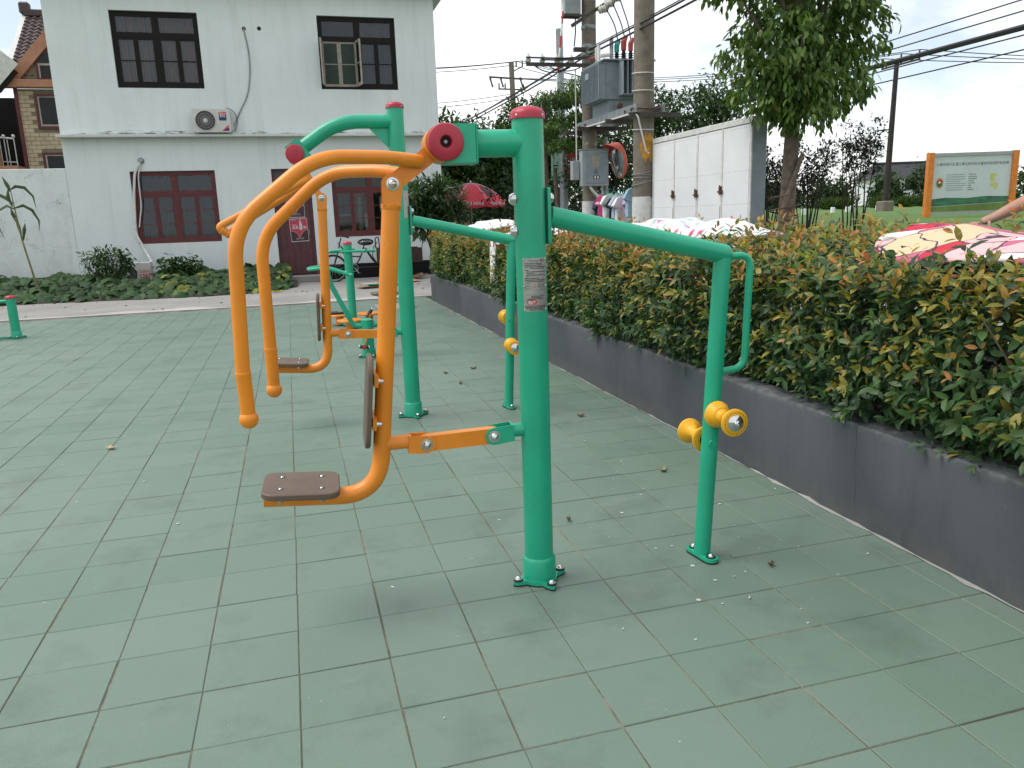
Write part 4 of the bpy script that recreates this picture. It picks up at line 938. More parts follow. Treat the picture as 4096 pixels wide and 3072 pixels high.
hose([(-3.46, HY-.03, 3.03), (-3.60, HY-.05, 2.80), (-3.68, HY-.06, 2.3), (-3.76, HY-.05, 1.35), (-3.60, HY-.12, .98), (-3.44, HY-.35, .70), (-3.40, HY-.45, .55)], .030, 'wrapped_pipe', 'dirty_white', 'thick wrapped pipe beside the lower left window')
hose([(-3.44, HY-.035, 3.02), (-3.54, HY-.07, 2.7), (-3.55, HY-.07, 2.0), (-3.66, HY-.055, 1.5)], .014, 'drain_pipe', 'dirty_white', 'thin pale pipe beside the thick wrapped one')
b = MB(); b.ball((-3.44, HY-.02, 3.05), .075, 12, (1, .7, 1)); b.build('foam_plug', M['galv'], label='grey foam plug sealing the pipe hole above the window', cat='plug')

# garden wall
MB().box((-16, HY+.02, -.05), (WX0-.008, HY+.20, 2.905), .01).build('garden_wall', M['garden_wall'], label='patched white garden wall left of the house', cat='wall'); MB().box((-16, HY-.002, .006), (WX0-.01, HY+.018, .40)).build('wall_plinth', M['plinth_black'], H)

# ------------------------------------------------------------------ brick-faced house behind, left
BY = 24.0
Q = thing('brick_house', (-6.5, BY, 0), 'yellow brick house with steep brown tiled roof behind the white one', 'house')
b = MB(); b.box((-7.725, BY+.02, -.05), (-2.0, BY+8, 5.69)); b.prism([(-7.62, BY+.02, 5.92), (-3.62, BY+.02, 5.92), (-5.62, BY+.02, 8.1)], (0, .5, 0)); wq = b.build('wall', M['mortar'], Q)
holes = [(-7.24, -6.0, 4.49, 5.58), (-7.25, -6.0, 3.0, 3.88), (-7.07, -6.2, 5.90, 6.85)]
bm = MB(); bm.box((-.120, -.016, -.056), (.120, .012, .056), .006); bme = bm.mesh('brick'); bme.materials.append(M['brick_tile'])
bm = MB(); bm.box((-.058, -.016, -.056), (.058, .012, .056), .006); bhalf = bm.mesh('brick'); bhalf.materials.append(M['brick_tile'])
row = 0; z = 2.92
while z < 7.2:
    x = -7.725+(.125 if row % 2 == 0 else .0625)+(0 if row % 2 == 0 else 0)
    first = row % 2 == 1
    while x < -6.35:
        hw = .06 if first else .12; ok = not any(a-hw*.6 < x < b_+hw*.6 and c-.03 < z < d_+.03 for a, b_, c, d_ in holes)
        if 5.63 < z < 5.98: ok = False
        if z > 5.95 and (x-hw) < -7.62+(z+.05-5.92)/1.09: ok = False
        if ok:
            o = link('brick', bhalf if first else bme, None, wq, V(x, BY+.018, z)-wloc(wq)); o.rotation_euler = (rnd.uniform(-.01, .01), 0, rnd.uniform(-.008, .008)); o.location.y += rnd.uniform(-.003, .003)
        x += (.0625+.125) if first else .25; first = False
    z += .1205; row += 1
MB().box((-8.05, BY-.28, 5.700), (-2.0, BY+.05, 5.915), .01).build('string_course', M['terracotta'], Q)
MB().bar((-7.72, BY-.05, 5.93), (-5.62, BY-.05, 8.22), .30, .14, (0, 1, 0)).build('gable_trim', M['terracotta'], Q)
MB().bar((-5.62, BY-.05, 8.22), (-3.52, BY-.05, 5.93), .30, .14, (0, 1, 0)).build('gable_trim', M['terracotta'], Q)
MB().box((-7.735, BY-.05, -.05), (-7.64, BY+.018, 5.70)).build('corner_trim', M['maroon'], Q)
def rwin(x0, x1, z0, z1, arch=False):
    b = MB()
    if arch:
        cx = (x0+x1)/2; r = (x1-x0)/2; pts = [(x0, BY-.05, z0), (x1, BY-.05, z0)]+[(cx+r*math.cos(PI*k/12), BY-.05, z1-r+r*math.sin(PI*k/12)) for k in range(13)]
        b.prism(pts, (0, .07, 0)); wv = b.build('window', M['maroon'], Q); ri = r-.075
        pts = [(x0+.075, BY-.056, z0+.075), (x1-.075, BY-.056, z0+.075)]+[(cx+ri*math.cos(PI*k/12), BY-.056, z1-r+ri*math.sin(PI*k/12)) for k in range(13)]
        MB().prism(pts, (0, .005, 0)).build('pane', M['ac_dark'], wv); MB().box((x0+.075, BY-.066, z1-r-.03), (x1-.075, BY-.057, z1-r+.03)).build('transom', M['beige_frame'], wv); MB().box((x0+.075, BY-.066, z0+.075), (x0+.115, BY-.057, z1-r-.03)).build('stile', M['beige_frame'], wv)
    else:
        b.box((x0, BY-.05, z0), (x1, BY+.02, z1)); wv = b.build('window', M['maroon'], Q)
        MB().box((x0+.08, BY-.054, z0+.08), (x1-.08, BY-.051, z1-.08)).build('frame', M['beige_frame'], wv); MB().box((x0+.12, BY-.058, z0+.13), (x1-.12, BY-.0545, z1-.10)).build('pane', M['ac_dark'], wv)
rwin(-7.20, -6.0, 4.53, 5.54); rwin(-7.22, -6.0, 3.0, 3.84); rwin(-7.04, -6.2, 5.92, 6.80, True)
# main roof: plane with rows of tiles, the verge on the left
R0, R1 = V(-7.86, BY+.05, 6.02), V(-7.86, BY+3.05, 8.42); sl = (R1-R0).normalized(); nrm = V(0, -sl.z, sl.y)
b = MB(); b.add([R0-nrm*.06, R0+V(6, 0, 0)-nrm*.06, R1+V(6, 0, 0)-nrm*.06, R1-nrm*.06, R1+V(0, 3, -2.4), R1+V(6, 3, -2.4)], [(0, 1, 2, 3), (3, 2, 5, 4)], False); rf = b.build('roof', M['roof_tile'], Q)
t = MB(); vs = []; fs = []
for i in range(7):
    u = i/6; h_ = .030*math.sin(u*2*PI)+.03
    for k in range(2): p = V(u*.21, 0, 0)+sl*(.25*k)+nrm*(h_*(1-.15*k)+(.028 if k == 0 else 0)); vs.append(p)
for i in range(7): vs.append(V(i/6*.21, 0, 0)+nrm*(.030*math.sin(i/6*2*PI)))
for i in range(6): fs += [(2*i, 2*i+2, 2*i+3, 2*i+1), (14+i, 15+i, 2*i+2, 2*i)]
t.add(vs, fs, True); tme = t.mesh('roof_tile'); tme.materials.append(M['roof_tile'])
for r in range(17):
    for c in range(9): link('roof_tile', tme, None, rf, R0+V(.02+c*.205, 0, 0)+sl*(.224*r)-wloc(rf)+nrm*rnd.uniform(-.004, .004))
MB().bar(R0-V(.04, 0, 0), R1-V(.04, 0, 0), .07, .16, (1, 0, 0)).build('verge_board', M['dirty_white'], rf)
b = MB(); b.box((R1.x-.05, R1.y-.12, R1.z-.02), (R1.x+6, R1.y+.12, R1.z+.20), .03); b.box((R1.x-.16, R1.y-.13, R1.z+.05), (R1.x+.16, R1.y+.13, R1.z+.42), .05); b.build('ridge', M['roof_tile'], rf)
# balcony railing and soffit of the next building, cut by the frame edge
N2 = thing('neighbour_building', (-10, 22, 0), 'corner of a dark building with eave and steel balcony rail at left edge', 'building')
MB().bar((-9.6, 23.2, 7.75), (-7.70, 23.6, 5.98), .9, .16, (0, 1, 0)).build('eave', M['dirty_white'], N2)
MB().bar((-9.6, 23.25, 7.55), (-7.72, 23.65, 5.80), .8, .14, (0, 1, 0)).build('soffit', M['dark_wood'], N2)
MB().box((-12, 25.2, -.05), (-7.76, 25.4, 5.6)).build('wall', M['dark_wood'], N2)
MB().box((-12, 23.3, -.05), (-8.32, 23.5, 5.5)).build('pier', M['grey_paint'], N2)
MB().box((-8.31, 23.3, -.05), (-8.20, 23.5, 5.0)).build('pier', M['terracotta'], N2)
MB().box((-8.19, 23.3, 3.2), (-7.75, 24.6, 3.42)).build('balcony_slab', M['terracotta'], N2)
b = MB(); b.cyl((-8.19, 23.5, 4.24), (-7.80, 23.5, 4.20), .03, .03, 10); b.build('top_rail', M['steel'], N2)
b = MB(); b.cyl((-8.19, 23.5, 3.55), (-7.80, 23.5, 3.53), .016, .016, 8); b.build('bottom_rail', M['steel'], N2)
for x in (-8.18, -8.06, -7.98, -7.80): MB().cyl((x, 23.5, 3.42), (x, 23.5, 4.24), .018, .018, 8).build('baluster', M['steel'], N2)
for x in (-8.06, -7.80): MB().ball((x, 23.5, 4.28), .05, 12).build('rail_ball', M['ac_beige'], N2)

# ------------------------------------------------------------------ roadside: poles, transformer, cabinet, signs
def pole(x, y, r0, r1, top, lab, band=1.71, lean=0.0):
    p = thing('utility_pole', (x, y, 0), lab, 'utility pole', 'concrete utility poles')
    MB().tube([(x, y, -.3), (x+lean*top, y, top)], [r0, r1], 32).build('shaft', M['concrete_pole'], p)
    if band: MB().lathe((x, y, -.05), (0, 0, 1), [(0, r0+.004), (band, r0*.985+.002), (band+.04, r0*.98+.0005)], 32).build('painted_base', M['dirty_white'], p)
    return p
pA = pole(5.52, 10.92, .150, .120, 9.5, 'concrete pole at the far end of the transformer, with grey meter box', 1.71, .004)
pB = pole(5.60, 8.70, .178, .150, 9.5, 'thick concrete pole with orange paint patch in front of the transformer', 1.72, .004)
for z in (3.67, 3.40, 2.79): MB().tube([(5.60+.176*math.cos(2*PI*k/28), 8.70+.176*math.sin(2*PI*k/28), z+.012*math.sin(2*PI*k/28)) for k in range(28)], .008, 6, closed=True).build('tie_wire', M['pvc'], pB)
for z, t in ((2.10, .03), (2.06, -.02), (2.02, .0), (1.95, .05)): MB().tube([(5.60+.181*math.cos(2*PI*k/28), 8.70+.181*math.sin(2*PI*k/28), z+t*math.cos(2*PI*k/28)) for k in range(28)], .006, 6, closed=True).build('tie_wire', M['cable_grey'], pB)
vs = []; fs = []
for i in range(9):
    a = math.radians(-128+70*i/8)
    for k in range(8):
        z = 2.30+.40*k/7+(.05*math.sin(i*1.7) if k == 0 else 0)+(.04*math.sin(i*2.3+1) if k == 7 else 0); rr = .1775-(z-2)*.004; a2 = a+(.12*math.sin(k*1.3) if i in (0, 8) else 0)
        vs.append((5.61+rr*math.cos(a2), 8.70+rr*math.sin(a2), z))
for i in range(8):
    for k in range(7): fs.append((i*8+k, i*8+8+k, i*8+9+k, i*8+1+k))
MB().add(vs, fs, True).build('paint_patch', paint('patch_orange', (.50, .24, .02), .6, var=.25, scale=14), pB)
for z in (4.86, 4.52, 4.40, 2.77):
    MB().lathe((5.535, 10.92, z-.03), (0, 0, 1), [(0, .140), (.06, .139)], 24).build('clamp', M['galv'], pA)
    MB().box((5.40, 10.72, z-.02), (5.44, 10.79, z+.02)).build('clamp_lug', M['galv'], pA)
# transformer platform
PF = thing('transformer_platform', (5.6, 9.75, 3.0), 'pair of steel channel beams clamped between the two concrete poles', 'platform')
for x in (5.335, 5.83):
    b = MB(); b.box((x, 8.38, 3.035), (x+.010, 11.12, 3.165)); b.box((x+.010, 8.38, 3.155), (x+.055, 11.12, 3.165)); b.box((x+.010, 8.38, 3.035), (x+.055, 11.12, 3.045)); b.build('channel_beam', M['galv'], PF)
for y, x0, x1 in ((8.44, 5.25, 6.15), (9.3, 5.2, 6.1), (10.4, 5.1, 6.1), (11.08, 5.1, 6.0)):
    b = MB(); b.box((x0, y, 2.965), (x1, y+.06, 3.034)); b.build('cross_bearer', M['brown_steel'], PF)
for y in (8.50, 11.05): MB().cyl((5.30, y, 3.10), (5.98, y, 3.10), .012, .012, 8).build('tie_rod', M['rust'], PF)
for y in (8.55, 8.8, 10.6, 10.9): MB().box((5.318, y, 3.07), (5.334, y+.04, 3.11)).build('bolt_plate', M['rust'], PF)
MB().tube(fillet([(5.31, 11.0, 3.045), (5.31, 8.55, 3.02), (5.37, 8.42, 3.00), (5.55, 8.46, 2.42), (5.60, 8.47, 2.40)], .06, 5), .014, 8).build('white_conduit', M['pvc'], label='white plastic conduit bent down from the platform along the thick pole', cat='conduit')
T = thing('transformer', (5.65, 9.95, 3.17), 'grey finned power transformer resting on the platform between two poles', 'transformer')
MB().box((5.32, 9.62, 3.40), (6.20, 10.46, 4.03), .01).build('tank', M['grey_paint'], T)
MB().box((5.40, 9.66, 3.17), (6.10, 10.42, 3.398)).build('base', M['grey_paint'], T)
MB().box((5.26, 9.55, 4.033), (6.25, 10.52, 4.06), .006).build('lid', M['grey_paint'], T)
b = MB(); b.box((5.18, 9.585, 3.405), (5.19, 9.60, 4.0)); b.build('fin_end', M['grey_paint'], T)
for k in range(14): MB().box((5.18, 9.605+k*.062, 3.42), (5.318, 9.617+k*.062, 3.985)).build('fin', M['grey_paint'], T)
MB().box((5.195, 9.585, 3.985), (5.318, 10.45, 3.998)).build('fin_rail', M['grey_paint'], T); MB().box((5.195, 9.585, 3.408), (5.318, 10.45, 3.419)).build('fin_rail', M['grey_paint'], T)
MB().box((5.172, 10.05, 3.80), (5.179, 10.20, 3.90)).build('rating_plate', M['box_grey'], T)
for k in range(6): MB().box((5.56+k*.085, 9.40, 3.47), (5.578+k*.085, 9.618, 4.01), .004).build('radiator_fin', M['grey_paint'], T)
MB().box((5.55, 9.395, 4.012), (6.02, 9.60, 4.024)).build('radiator_rail', M['grey_paint'], T); MB().box((5.55, 9.395, 3.455), (6.02, 9.60, 3.468)).build('radiator_rail', M['grey_paint'], T)
MB().lathe((5.57, 9.62, 3.28), (0, -1, 0), [(0, .03), (.05, .03), (.055, .05), (.075, .05)], 14).build('drain_valve', M['rust'], T)
def bushing(x, y, r, h, mat, cap, cmat):
    prof = [(0, r)]
    for k in range(4): prof += [(.02+k*.035, r*.7), (.03+k*.035, r*1.25), (.04+k*.035, r*.7)]
    MB().lathe((x, y, 4.06), (0, 0, 1), prof+[(h*.55, r*.6)], 16).build('bushing', M[mat], T)
    b = MB(); b.tube(fillet([(x, y, 4.06+h*.5), (x, y, 4.06+h*.85), (x+.05, y, 4.06+h*1.08)], .03, 4), [r*.95, r*1.0, r*1.0, r*1.0, r*1.0, r*.9, r*.7][:len(fillet([(0, 0, 0), (0, 0, 1), (1, 0, 1)], .03, 4))], 12) if cap else None
    if cap: b.build('bushing_boot', M[cmat], T)
bushing(5.66, 9.90, .045, .34, 'black_rubber', True, 'box_teal'); bushing(5.77, 9.85, .050, .40, 'black_rubber', True, 'bushing_red'); bushing(5.88, 9.80, .045, .36, 'black_rubber', True, 'bushing_red')
MB().cyl((5.56, 9.90, 4.06), (5.56, 9.90, 4.48), .035, .035, 16).build('oil_gauge', M['box_grey'], T)
for x, y, mt in ((5.36, 10.0, 'pvc'), (5.40, 10.2, 'pvc')): MB().cyl((x, y, 4.06), (x, y, 4.36), .032, .030, 14).build('low_voltage_bushing', M[mt], T)
for k, mt in enumerate(('bushing_red', 'box_teal', 'bushing_red')): MB().cyl((5.30+.04*k, 10.05+.09*k, 4.16), (5.20+.04*k, 10.07+.09*k, 4.14), .022, .022, 10).build('terminal_boot', M[mt], T)
MB().cyl((5.36, 9.92, 4.17), (5.52, 9.88, 4.19), .038, .038, 14).build('breather', M['pvc'], T)
# low-voltage cross arm with insulators
CA = thing('cross_arm', (4.9, 10.75, 4.1), 'rusty steel cross arm with white insulators reaching left from the far pole', 'cross arm')
b = MB(); b.box((4.24, 10.74, 4.13), (5.68, 10.748, 4.20)); b.box((4.24, 10.748, 4.192), (5.68, 10.80, 4.20)); b.build('angle_bar', M['brown_steel'], CA)
for x in (4.29, 4.56, 4.845, 5.13):
    MB().lathe((x, 10.77, 4.20), (0, 0, 1), [(0, .035), (.02, .05), (.05, .055), (.06, .035), (.075, .034), (.085, .052), (.105, .045), (.12, .02), (.15, .012), (.16, 0)], 16).build('insulator', M['porcelain'], CA)
for x0, z, y in ((4.24, 4.275, 10.72), (4.52, 4.24, 10.70), (4.80, 4.262, 10.71)):
    MB().tube(fillet([(x0, y, z), (5.0, y-.05, z-.012), (5.35, 10.35, z-.02), (5.30, 10.08, 4.16)], .2, 6), .014, 6).build('service_lead', M['cable'], label='black lead running from cross arm insulators to the transformer', cat='cable', group='service leads on the cross arm')
for x0, x1, s_ in ((4.42, 5.1, .10), (4.7, 5.3, .07)): MB().tube(sag((x0, 10.76, 4.13), (x1, 10.76, 4.13), s_), .010, 6).build('loop_lead', M['cable'], label='black lead sagging beneath the rusty cross arm', cat='cable', group='leads below the cross arm')
# high-voltage side: diagonal bracket, insulator string, drop leads, switch box
HV = thing('drop_out_bracket', (5.4, 10.3, 4.7), 'diagonal angle-iron bracket with insulators high between the poles', 'bracket')
MB().bar((4.97, 10.30, 4.735), (5.95, 10.25, 5.33), .06, .06).build('angle_bar', M['brown_steel'], HV)
MB().bar((5.05, 10.6, 5.30), (6.0, 10.5, 5.30), .05, .06).build('angle_bar', M['brown_steel'], HV)
for k in range(3):
    x, y, z = 5.56+k*.10, 10.25-.04*k, 5.02+k*.085
    prof = [(0, .03)]
    for q in range(4): prof += [(.01+q*.045, .04), (.03+q*.045, .075), (.045+q*.045, .035)]
    MB().lathe((x-.10, y, z-.02), (1, 0, .25), prof+[(.21, .02)], 14).build('insulator', M['porcelain'], HV)
for k, (x, y) in enumerate(((5.70, 9.95), (5.81, 9.88), (5.90, 9.84))):
    MB().tube(fillet([(5.60+.11*k, 10.2-.04*k, 5.0+.08*k), (5.72+.10*k, 10.1-.06*k, 4.72), (x, y, 4.44)], .2, 6), .011, 6).build('drop_lead', M['cable'], label='thin black lead dropping to the coloured transformer bushings', cat='cable', group='high voltage drop leads')
SB = thing('switch_box', (5.2, 10.9, 5.05), 'pale grey switch box high on the left of the far pole', 'switch box')
MB().box((5.03, 10.80, 5.06), (5.345, 11.0, 5.75), .01).build('casing', M['box_grey'], SB); MB().box((5.02, 10.79, 5.02), (5.36, 11.0, 5.058)).build('base', M['brown_steel'], SB)
MB().tube([(5.25, 10.85, 5.02), (5.24, 10.83, 4.75), (5.20, 10.8, 4.5)], .012, 6).build('switch_lead', M['cable'], label='black lead hanging from the switch box', cat='cable')
MB().box((5.17, 10.7, 4.40), (5.40, 10.78, 4.47)).build('terminal_bar', M['brown_steel'], label='short rusty terminal bar clamped left of the far pole', cat='bracket')
# boxes on the far pole
DB = thing('control_box', (5.52, 10.7, 1.97), 'grey steel control box with warning triangle on the far pole', 'control box')
MB().box((5.25, 10.60, 1.975), (5.79, 10.765, 2.635), .008).build('casing', M['box_grey'], DB)
MB().box((5.32, 10.588, 2.02), (5.775, 10.6, 2.59), .004).build('door', M['grey_paint'], DB)
MB().box((5.235, 10.585, 2.64), (5.80, 10.77, 2.655)).build('rain_lip', M['box_grey'], DB)
MB().box((5.45, 10.584, 2.32), (5.60, 10.588, 2.53)).build('view_window', M['beige_frame'], DB)
def flat(pts, y, nm, mt, par): MB().add([(x, y, z) for x, z in pts], [tuple(range(len(pts)))], False).build(nm, M[mt], par)
flat([(5.48, 2.205), (5.575, 2.205), (5.5275, 2.295)], 10.5865, 'warning_triangle', 'ink', DB); flat([(5.498, 2.215), (5.557, 2.215), (5.5275, 2.272)], 10.5860, 'warning_field', 'grey_paint', DB); flat([(5.532, 2.222), (5.523, 2.242), (5.529, 2.243), (5.524, 2.262), (5.535, 2.240), (5.529, 2.239)], 10.5855, 'warning_flash', 'ink', DB)
flat([(5.47, 2.10), (5.595, 2.10), (5.595, 2.165), (5.47, 2.165)], 10.5865, 'label_plate', 'ink', DB)
for x in (5.492, 5.548): flat([(x, 2.112), (x+.028, 2.112), (x+.028, 2.155), (x, 2.155)], 10.586, 'label_mark', 'ink_white', DB)
for k in range(3): MB().box((5.505, 10.583, 2.045+k*.017), (5.555, 10.5875, 2.052+k*.017)).build('vent', M['box_grey'], DB)
MB().box((5.105, 10.72, 2.10), (5.24, 10.86, 2.45), .006).build('meter_box', M['box_grey'], label='small grey meter box left of the control box', cat='meter box')
MB().cyl((5.215, 10.80, 2.46), (5.215, 10.80, 4.1), .013, .013, 8).build('conduit_pipe', M['pvc'], label='thin white pipe running up the left side of the far pole', cat='pipe')
MB().tube(fillet([(5.42, 10.66, 1.97), (5.50, 10.64, 1.86), (5.66, 10.62, 1.70), (5.70, 10.66, 1.3)], .08, 5), .028, 10).build('flexible_conduit', M['dirty_white'], label='bent white flexible conduit below the control box', cat='conduit')
MB().cyl((5.80, 10.95, 0), (5.80, 10.95, 2.62), .022, .022, 10).build('steel_tube', M['pvc'], label='pale upright tube behind the control box', cat='pipe')
# convex road mirror
CM = thing('convex_mirror', (5.86, 10.9, 0), 'orange-backed convex traffic mirror seen edge-on between the poles', 'mirror')
MB().cyl((5.88, 10.95, 0), (5.88, 10.95, 2.9), .038, .038, 14).build('post', M['galv'], CM)
mc, md = V(5.99, 10.62, 2.44), V(-1.0, -.02, -.16).normalized()
MB().lathe(mc-md*.03, md, [(-.02, .30), (.01, .335), (.045, .335), (.05, .32)], 36).build('shell', M['mirror_rim'], CM)
MB().lathe(mc-md*.01, md, [(0, .318), (.03, .316), (.055, .25), (.070, .16), (.077, .07), (.078, 0)], 36).build('mirror_face', M['mirror'], CM)
b = MB(); vs = []; fs = []
for i in range(13):
    a = math.radians(20+140*i/12); u = V(0, 0, 1); s_ = md.cross(u).normalized(); uu = s_.cross(md)
    p = mc+(s_*math.cos(a)+uu*math.sin(a))*.337; vs += [p-md*.02, p+md*.22*math.sin(math.radians(90*min(i, 12-i)/6))+md*.02]
for i in range(12): fs.append((2*i, 2*i+2, 2*i+3, 2*i+1))
b.add(vs, fs, True).build('hood', M['mirror_rim'], CM)
MB().bar((5.88, 10.93, 2.45), mc-md*.05, .03, .03).build('bracket', M['galv'], CM)
# striped guy guard and guy wire
SG = thing('guy_guard', (5.0, 10.9, 3.8), 'slim red and white striped pole leaning near the far pole', 'striped pole')
for k in range(9):
    a, c = V(4.885, 10.9, 3.86), V(5.10, 10.9, 5.75); p0, p1 = a.lerp(c, k/9), a.lerp(c, (k+1)/9); MB().cyl(p0, p1, .017, .017, 10).build('stripe', M['white_paint'] if k % 2 == 0 else M['label_red'], SG)
# banner pole
BP = thing('banner_pole', (6.8, 16, 0), 'grey steel street pole carrying a green and a red banner', 'street pole')
MB().tube([(6.83, 16, -.1), (6.76, 16, 6.0)], [.115, .085], 20).build('shaft', M['galv'], BP)
for z in (3.12, 2.36): MB().cyl((6.45, 16, z), (7.16, 16, z), .012, .012, 8).build('banner_arm', M['steel'], BP)
BG = thing('banner', (6.6, 15.95, 2.35), 'pale green hanging banner with green characters on the street pole', 'banner', 'banners on the street pole')
MB().box((6.465, 15.955, 2.36), (6.722, 15.961, 3.10)).build('cloth', M['banner_green'], BG)
MB().add([(6.466, 15.952, 2.365), (6.721, 15.952, 2.365), (6.721, 15.952, 2.42), (6.69, 15.952, 2.46), (6.66, 15.952, 2.43), (6.62, 15.952, 2.48), (6.58, 15.952, 2.44), (6.54, 15.952, 2.49), (6.50, 15.952, 2.44), (6.466, 15.952, 2.47)], [tuple(range(10))], False).build('print_skyline', M['ink_green'], BG)
for col_, chars in ((6.63, '人人一条分类心'), (6.535, '垃圾也能变成金')):
    for k, ch in enumerate(chars):
        t = MB(); text_on(t, ch, .085, (col_, 15.951, 3.04-.088*k-(.06 if col_ < 6.6 else 0)), (1, 0, 0), (0, 0, 1)); t.build('character', M['ink_green'], BG)
BR = thing('banner', (7.0, 15.95, 2.35), 'red hanging banner with white picture squares on the street pole', 'banner', 'banners on the street pole')
MB().box((6.90, 15.955, 2.37), (7.155, 15.961, 3.135)).build('cloth', M['banner_red'], BR)
for x in (6.925, 7.035):
    for z in (2.66, 2.79): flat([(x, z), (x+.085, z), (x+.085, z+.085), (x, z+.085)], 15.952, 'picture', 'ink_white', BR); flat([(x+.03, z+.01), (x+.06, z+.012), (x+.045, z+.055)], 15.9505, 'picture_mark', 'ink_red', BR)
for z, w_ in ((2.58, .19), (2.55, .05), (2.43, .12)): flat([(6.93, z), (6.93+w_, z), (6.93+w_, z+.012), (6.93, z+.012)], 15.952, 'print_line', 'ink_white', BR)
MB().tube([(6.42, 15.2, 0), (6.30, 15.2, 2.6)], [.06, .05], 12).build('timber_prop', M['bark'], label='leaning timber prop below the green banner', cat='post')
MB().tube([(6.0, 15.0, 0), (5.98, 15.0, 4.1)], [.075, .06], 12).build('old_post', M['bark'], label='short weathered wooden post behind the nearest green post', cat='post')
# white steel door cabinet
CC = thing('steel_cabinet', (5.8, 7.05, 0), 'tall white steel cabinet with rusty latches behind the hedge', 'cabinet')
MB().box((5.705, 5.62, .25), (5.915, 8.49, 2.60), .006).build('body', M['grey_paint'], CC)
ys = [8.485, 7.755, 7.03, 6.34, 5.64]
for k in range(4):
    MB().box((5.690, ys[k+1]+.022, .30), (5.704, ys[k]-.022, 2.535), .004).build('door_panel', M['white_paint'], CC)
for y in ys: MB().box((5.684, y-.020, .28), (5.7045, y+.020, 2.54), .003).build('door_post', M['dirty_white'], CC)
MB().box((5.682, 5.615, 2.543), (5.92, 8.50, 2.625), .006).build('top_rail', M['dirty_white'], CC)
for k, z in ((1, 1.69), (2, 1.68), (3, 1.70)):
    y = ys[k]; l_ = MB(); l_.box((5.655, y-.05, z-.012), (5.683, y+.06, z+.012)); l_.box((5.650, y-.02, z-.03), (5.683, y+.015, z+.075)); l_.build('latch', M['rust'], CC)
    MB().cyl((5.66, y+.01, z-.04), (5.66, y+.01, z+.09), .010, .010, 8).build('latch_rod', M['rust'], CC)
for k in range(4):
    for z in (2.50, 1.95, 1.52):
        b = MB()
        for q in range(11): yy = ys[k+1]+.05+(ys[k]-ys[k+1]-.1)*q/10; b.box((5.688, yy-.004, z-.004), (5.691, yy+.004, z+.004))
        b.build('rivets', M['rust'], CC, kind='stuff')
for k in range(1, 5): MB().box((5.6895, ys[k]+.0205, .9), (5.691, ys[k]+.030+.01*(k % 2), 1.5 if k % 2 else 2.3)).build('rust_streak', M['rust'], CC)
# umbrella and booth
UB = thing('parasol', (5.80, 22.4, 0), 'red market parasol with white lettering on its valance', 'parasol')
ap = V(5.80, 22.4, 2.60); R = 1.22; nseg = 8
for k in range(nseg):
    a0, a1 = 2*PI*k/nseg+.20, 2*PI*(k+1)/nseg+.20; vs = []; fs = []
    for i in range(7):
        t = i/6; rr = R*t; z = ap.z-.62*t**1.7; sg_ = .05*t
        for j in range(5):
            q = j/4; a = a0+(a1-a0)*q; chord = rr*math.cos((a1-a0)/2)/math.cos(a-(a0+a1)/2) if t > 0 else 0; vs.append((ap.x+chord*math.cos(a), ap.y+chord*math.sin(a), z-sg_*math.sin(PI*q)*.4))
    for j in range(5):
        x_, y_, z_ = vs[30+j]; vs.append((ap.x+(x_-ap.x)*1.02, ap.y+(y_-ap.y)*1.02, z_-.17-(.03*math.sin(PI*j/4))))
    for i in range(7):
        for j in range(4): fs.append((i*5+j, i*5+j+1, i*5+6+j, i*5+5+j))
    pn = MB().add(vs, fs, True).build('canopy_panel', M['umbrella_red'], UB)
    MB().tube([vs[i*5] for i in range(7)], .012, 6).build('rib', M['steel'], pn)
    if k in (4, 5, 6):
        p0, p1 = Vector(vs[30]), Vector(vs[34]); q0, q1 = Vector(vs[35]), Vector(vs[39]); ax = (p1-p0).normalized(); dn = ((p0-q0).normalized()); n_ = ax.cross(dn)
        if n_.y > 0: n_ = -n_
        t = MB(); text_on(t, '小窖酿造 传统味道', .12, (p0+p1+q0+q1)/4+n_*.035, ax, dn, width=(p1-p0).length*.78); t.build('lettering', M['ink_white'], pn)
    if k in (4, 6):
        t = MB(); c = [Vector(vs[i]) for i in (2*5+2, 3*5+3, 5*5+3, 5*5+1, 3*5+1)]; t.add([p+(p-V(5.8, 22.4, 1.0)).normalized()*.02 for p in c], [tuple(range(5))], False); t.build('print_patch', M['ink'], pn)
MB().cyl((5.80, 22.4, 0), (5.80, 22.4, 2.68), .022, .022, 12).build('shaft', M['white_paint'], UB)
BT = thing('vending_booth', (5.2, 22.6, 0), 'plain white booth standing under the red parasol', 'booth')
MB().box((4.4, 22.5, 0), (5.74, 23.4, 1.72), .01).build('panel', M['white_paint'], BT); MB().box((5.745, 22.44, 0), (5.79, 22.50, 1.95)).build('corner_post', M['maroon'], BT)
MB().box((4.5, 23.6, 2.50), (5.5, 24.8, 2.62)).build('canopy', M['white_paint'], BT)
MB().box((7.3, 22.3, 0), (7.65, 22.6, 1.5), .01).build('electric_cabinet', M['box_grey'], label='small grey electric cabinet right of the parasol', cat='cabinet')
MB().tube([(7.62, 20.0, 0), (7.60, 20.0, 5.0)], [.06, .05], 12).build('signal_post', M['galv'], label='thin grey post beside the red parasol', cat='post')
MB().box((7.52, 19.9, 2.35), (7.70, 20.0, 2.85), .01).build('relay_box', M['grey_paint'], label='dark box fixed on the thin grey post', cat='box')
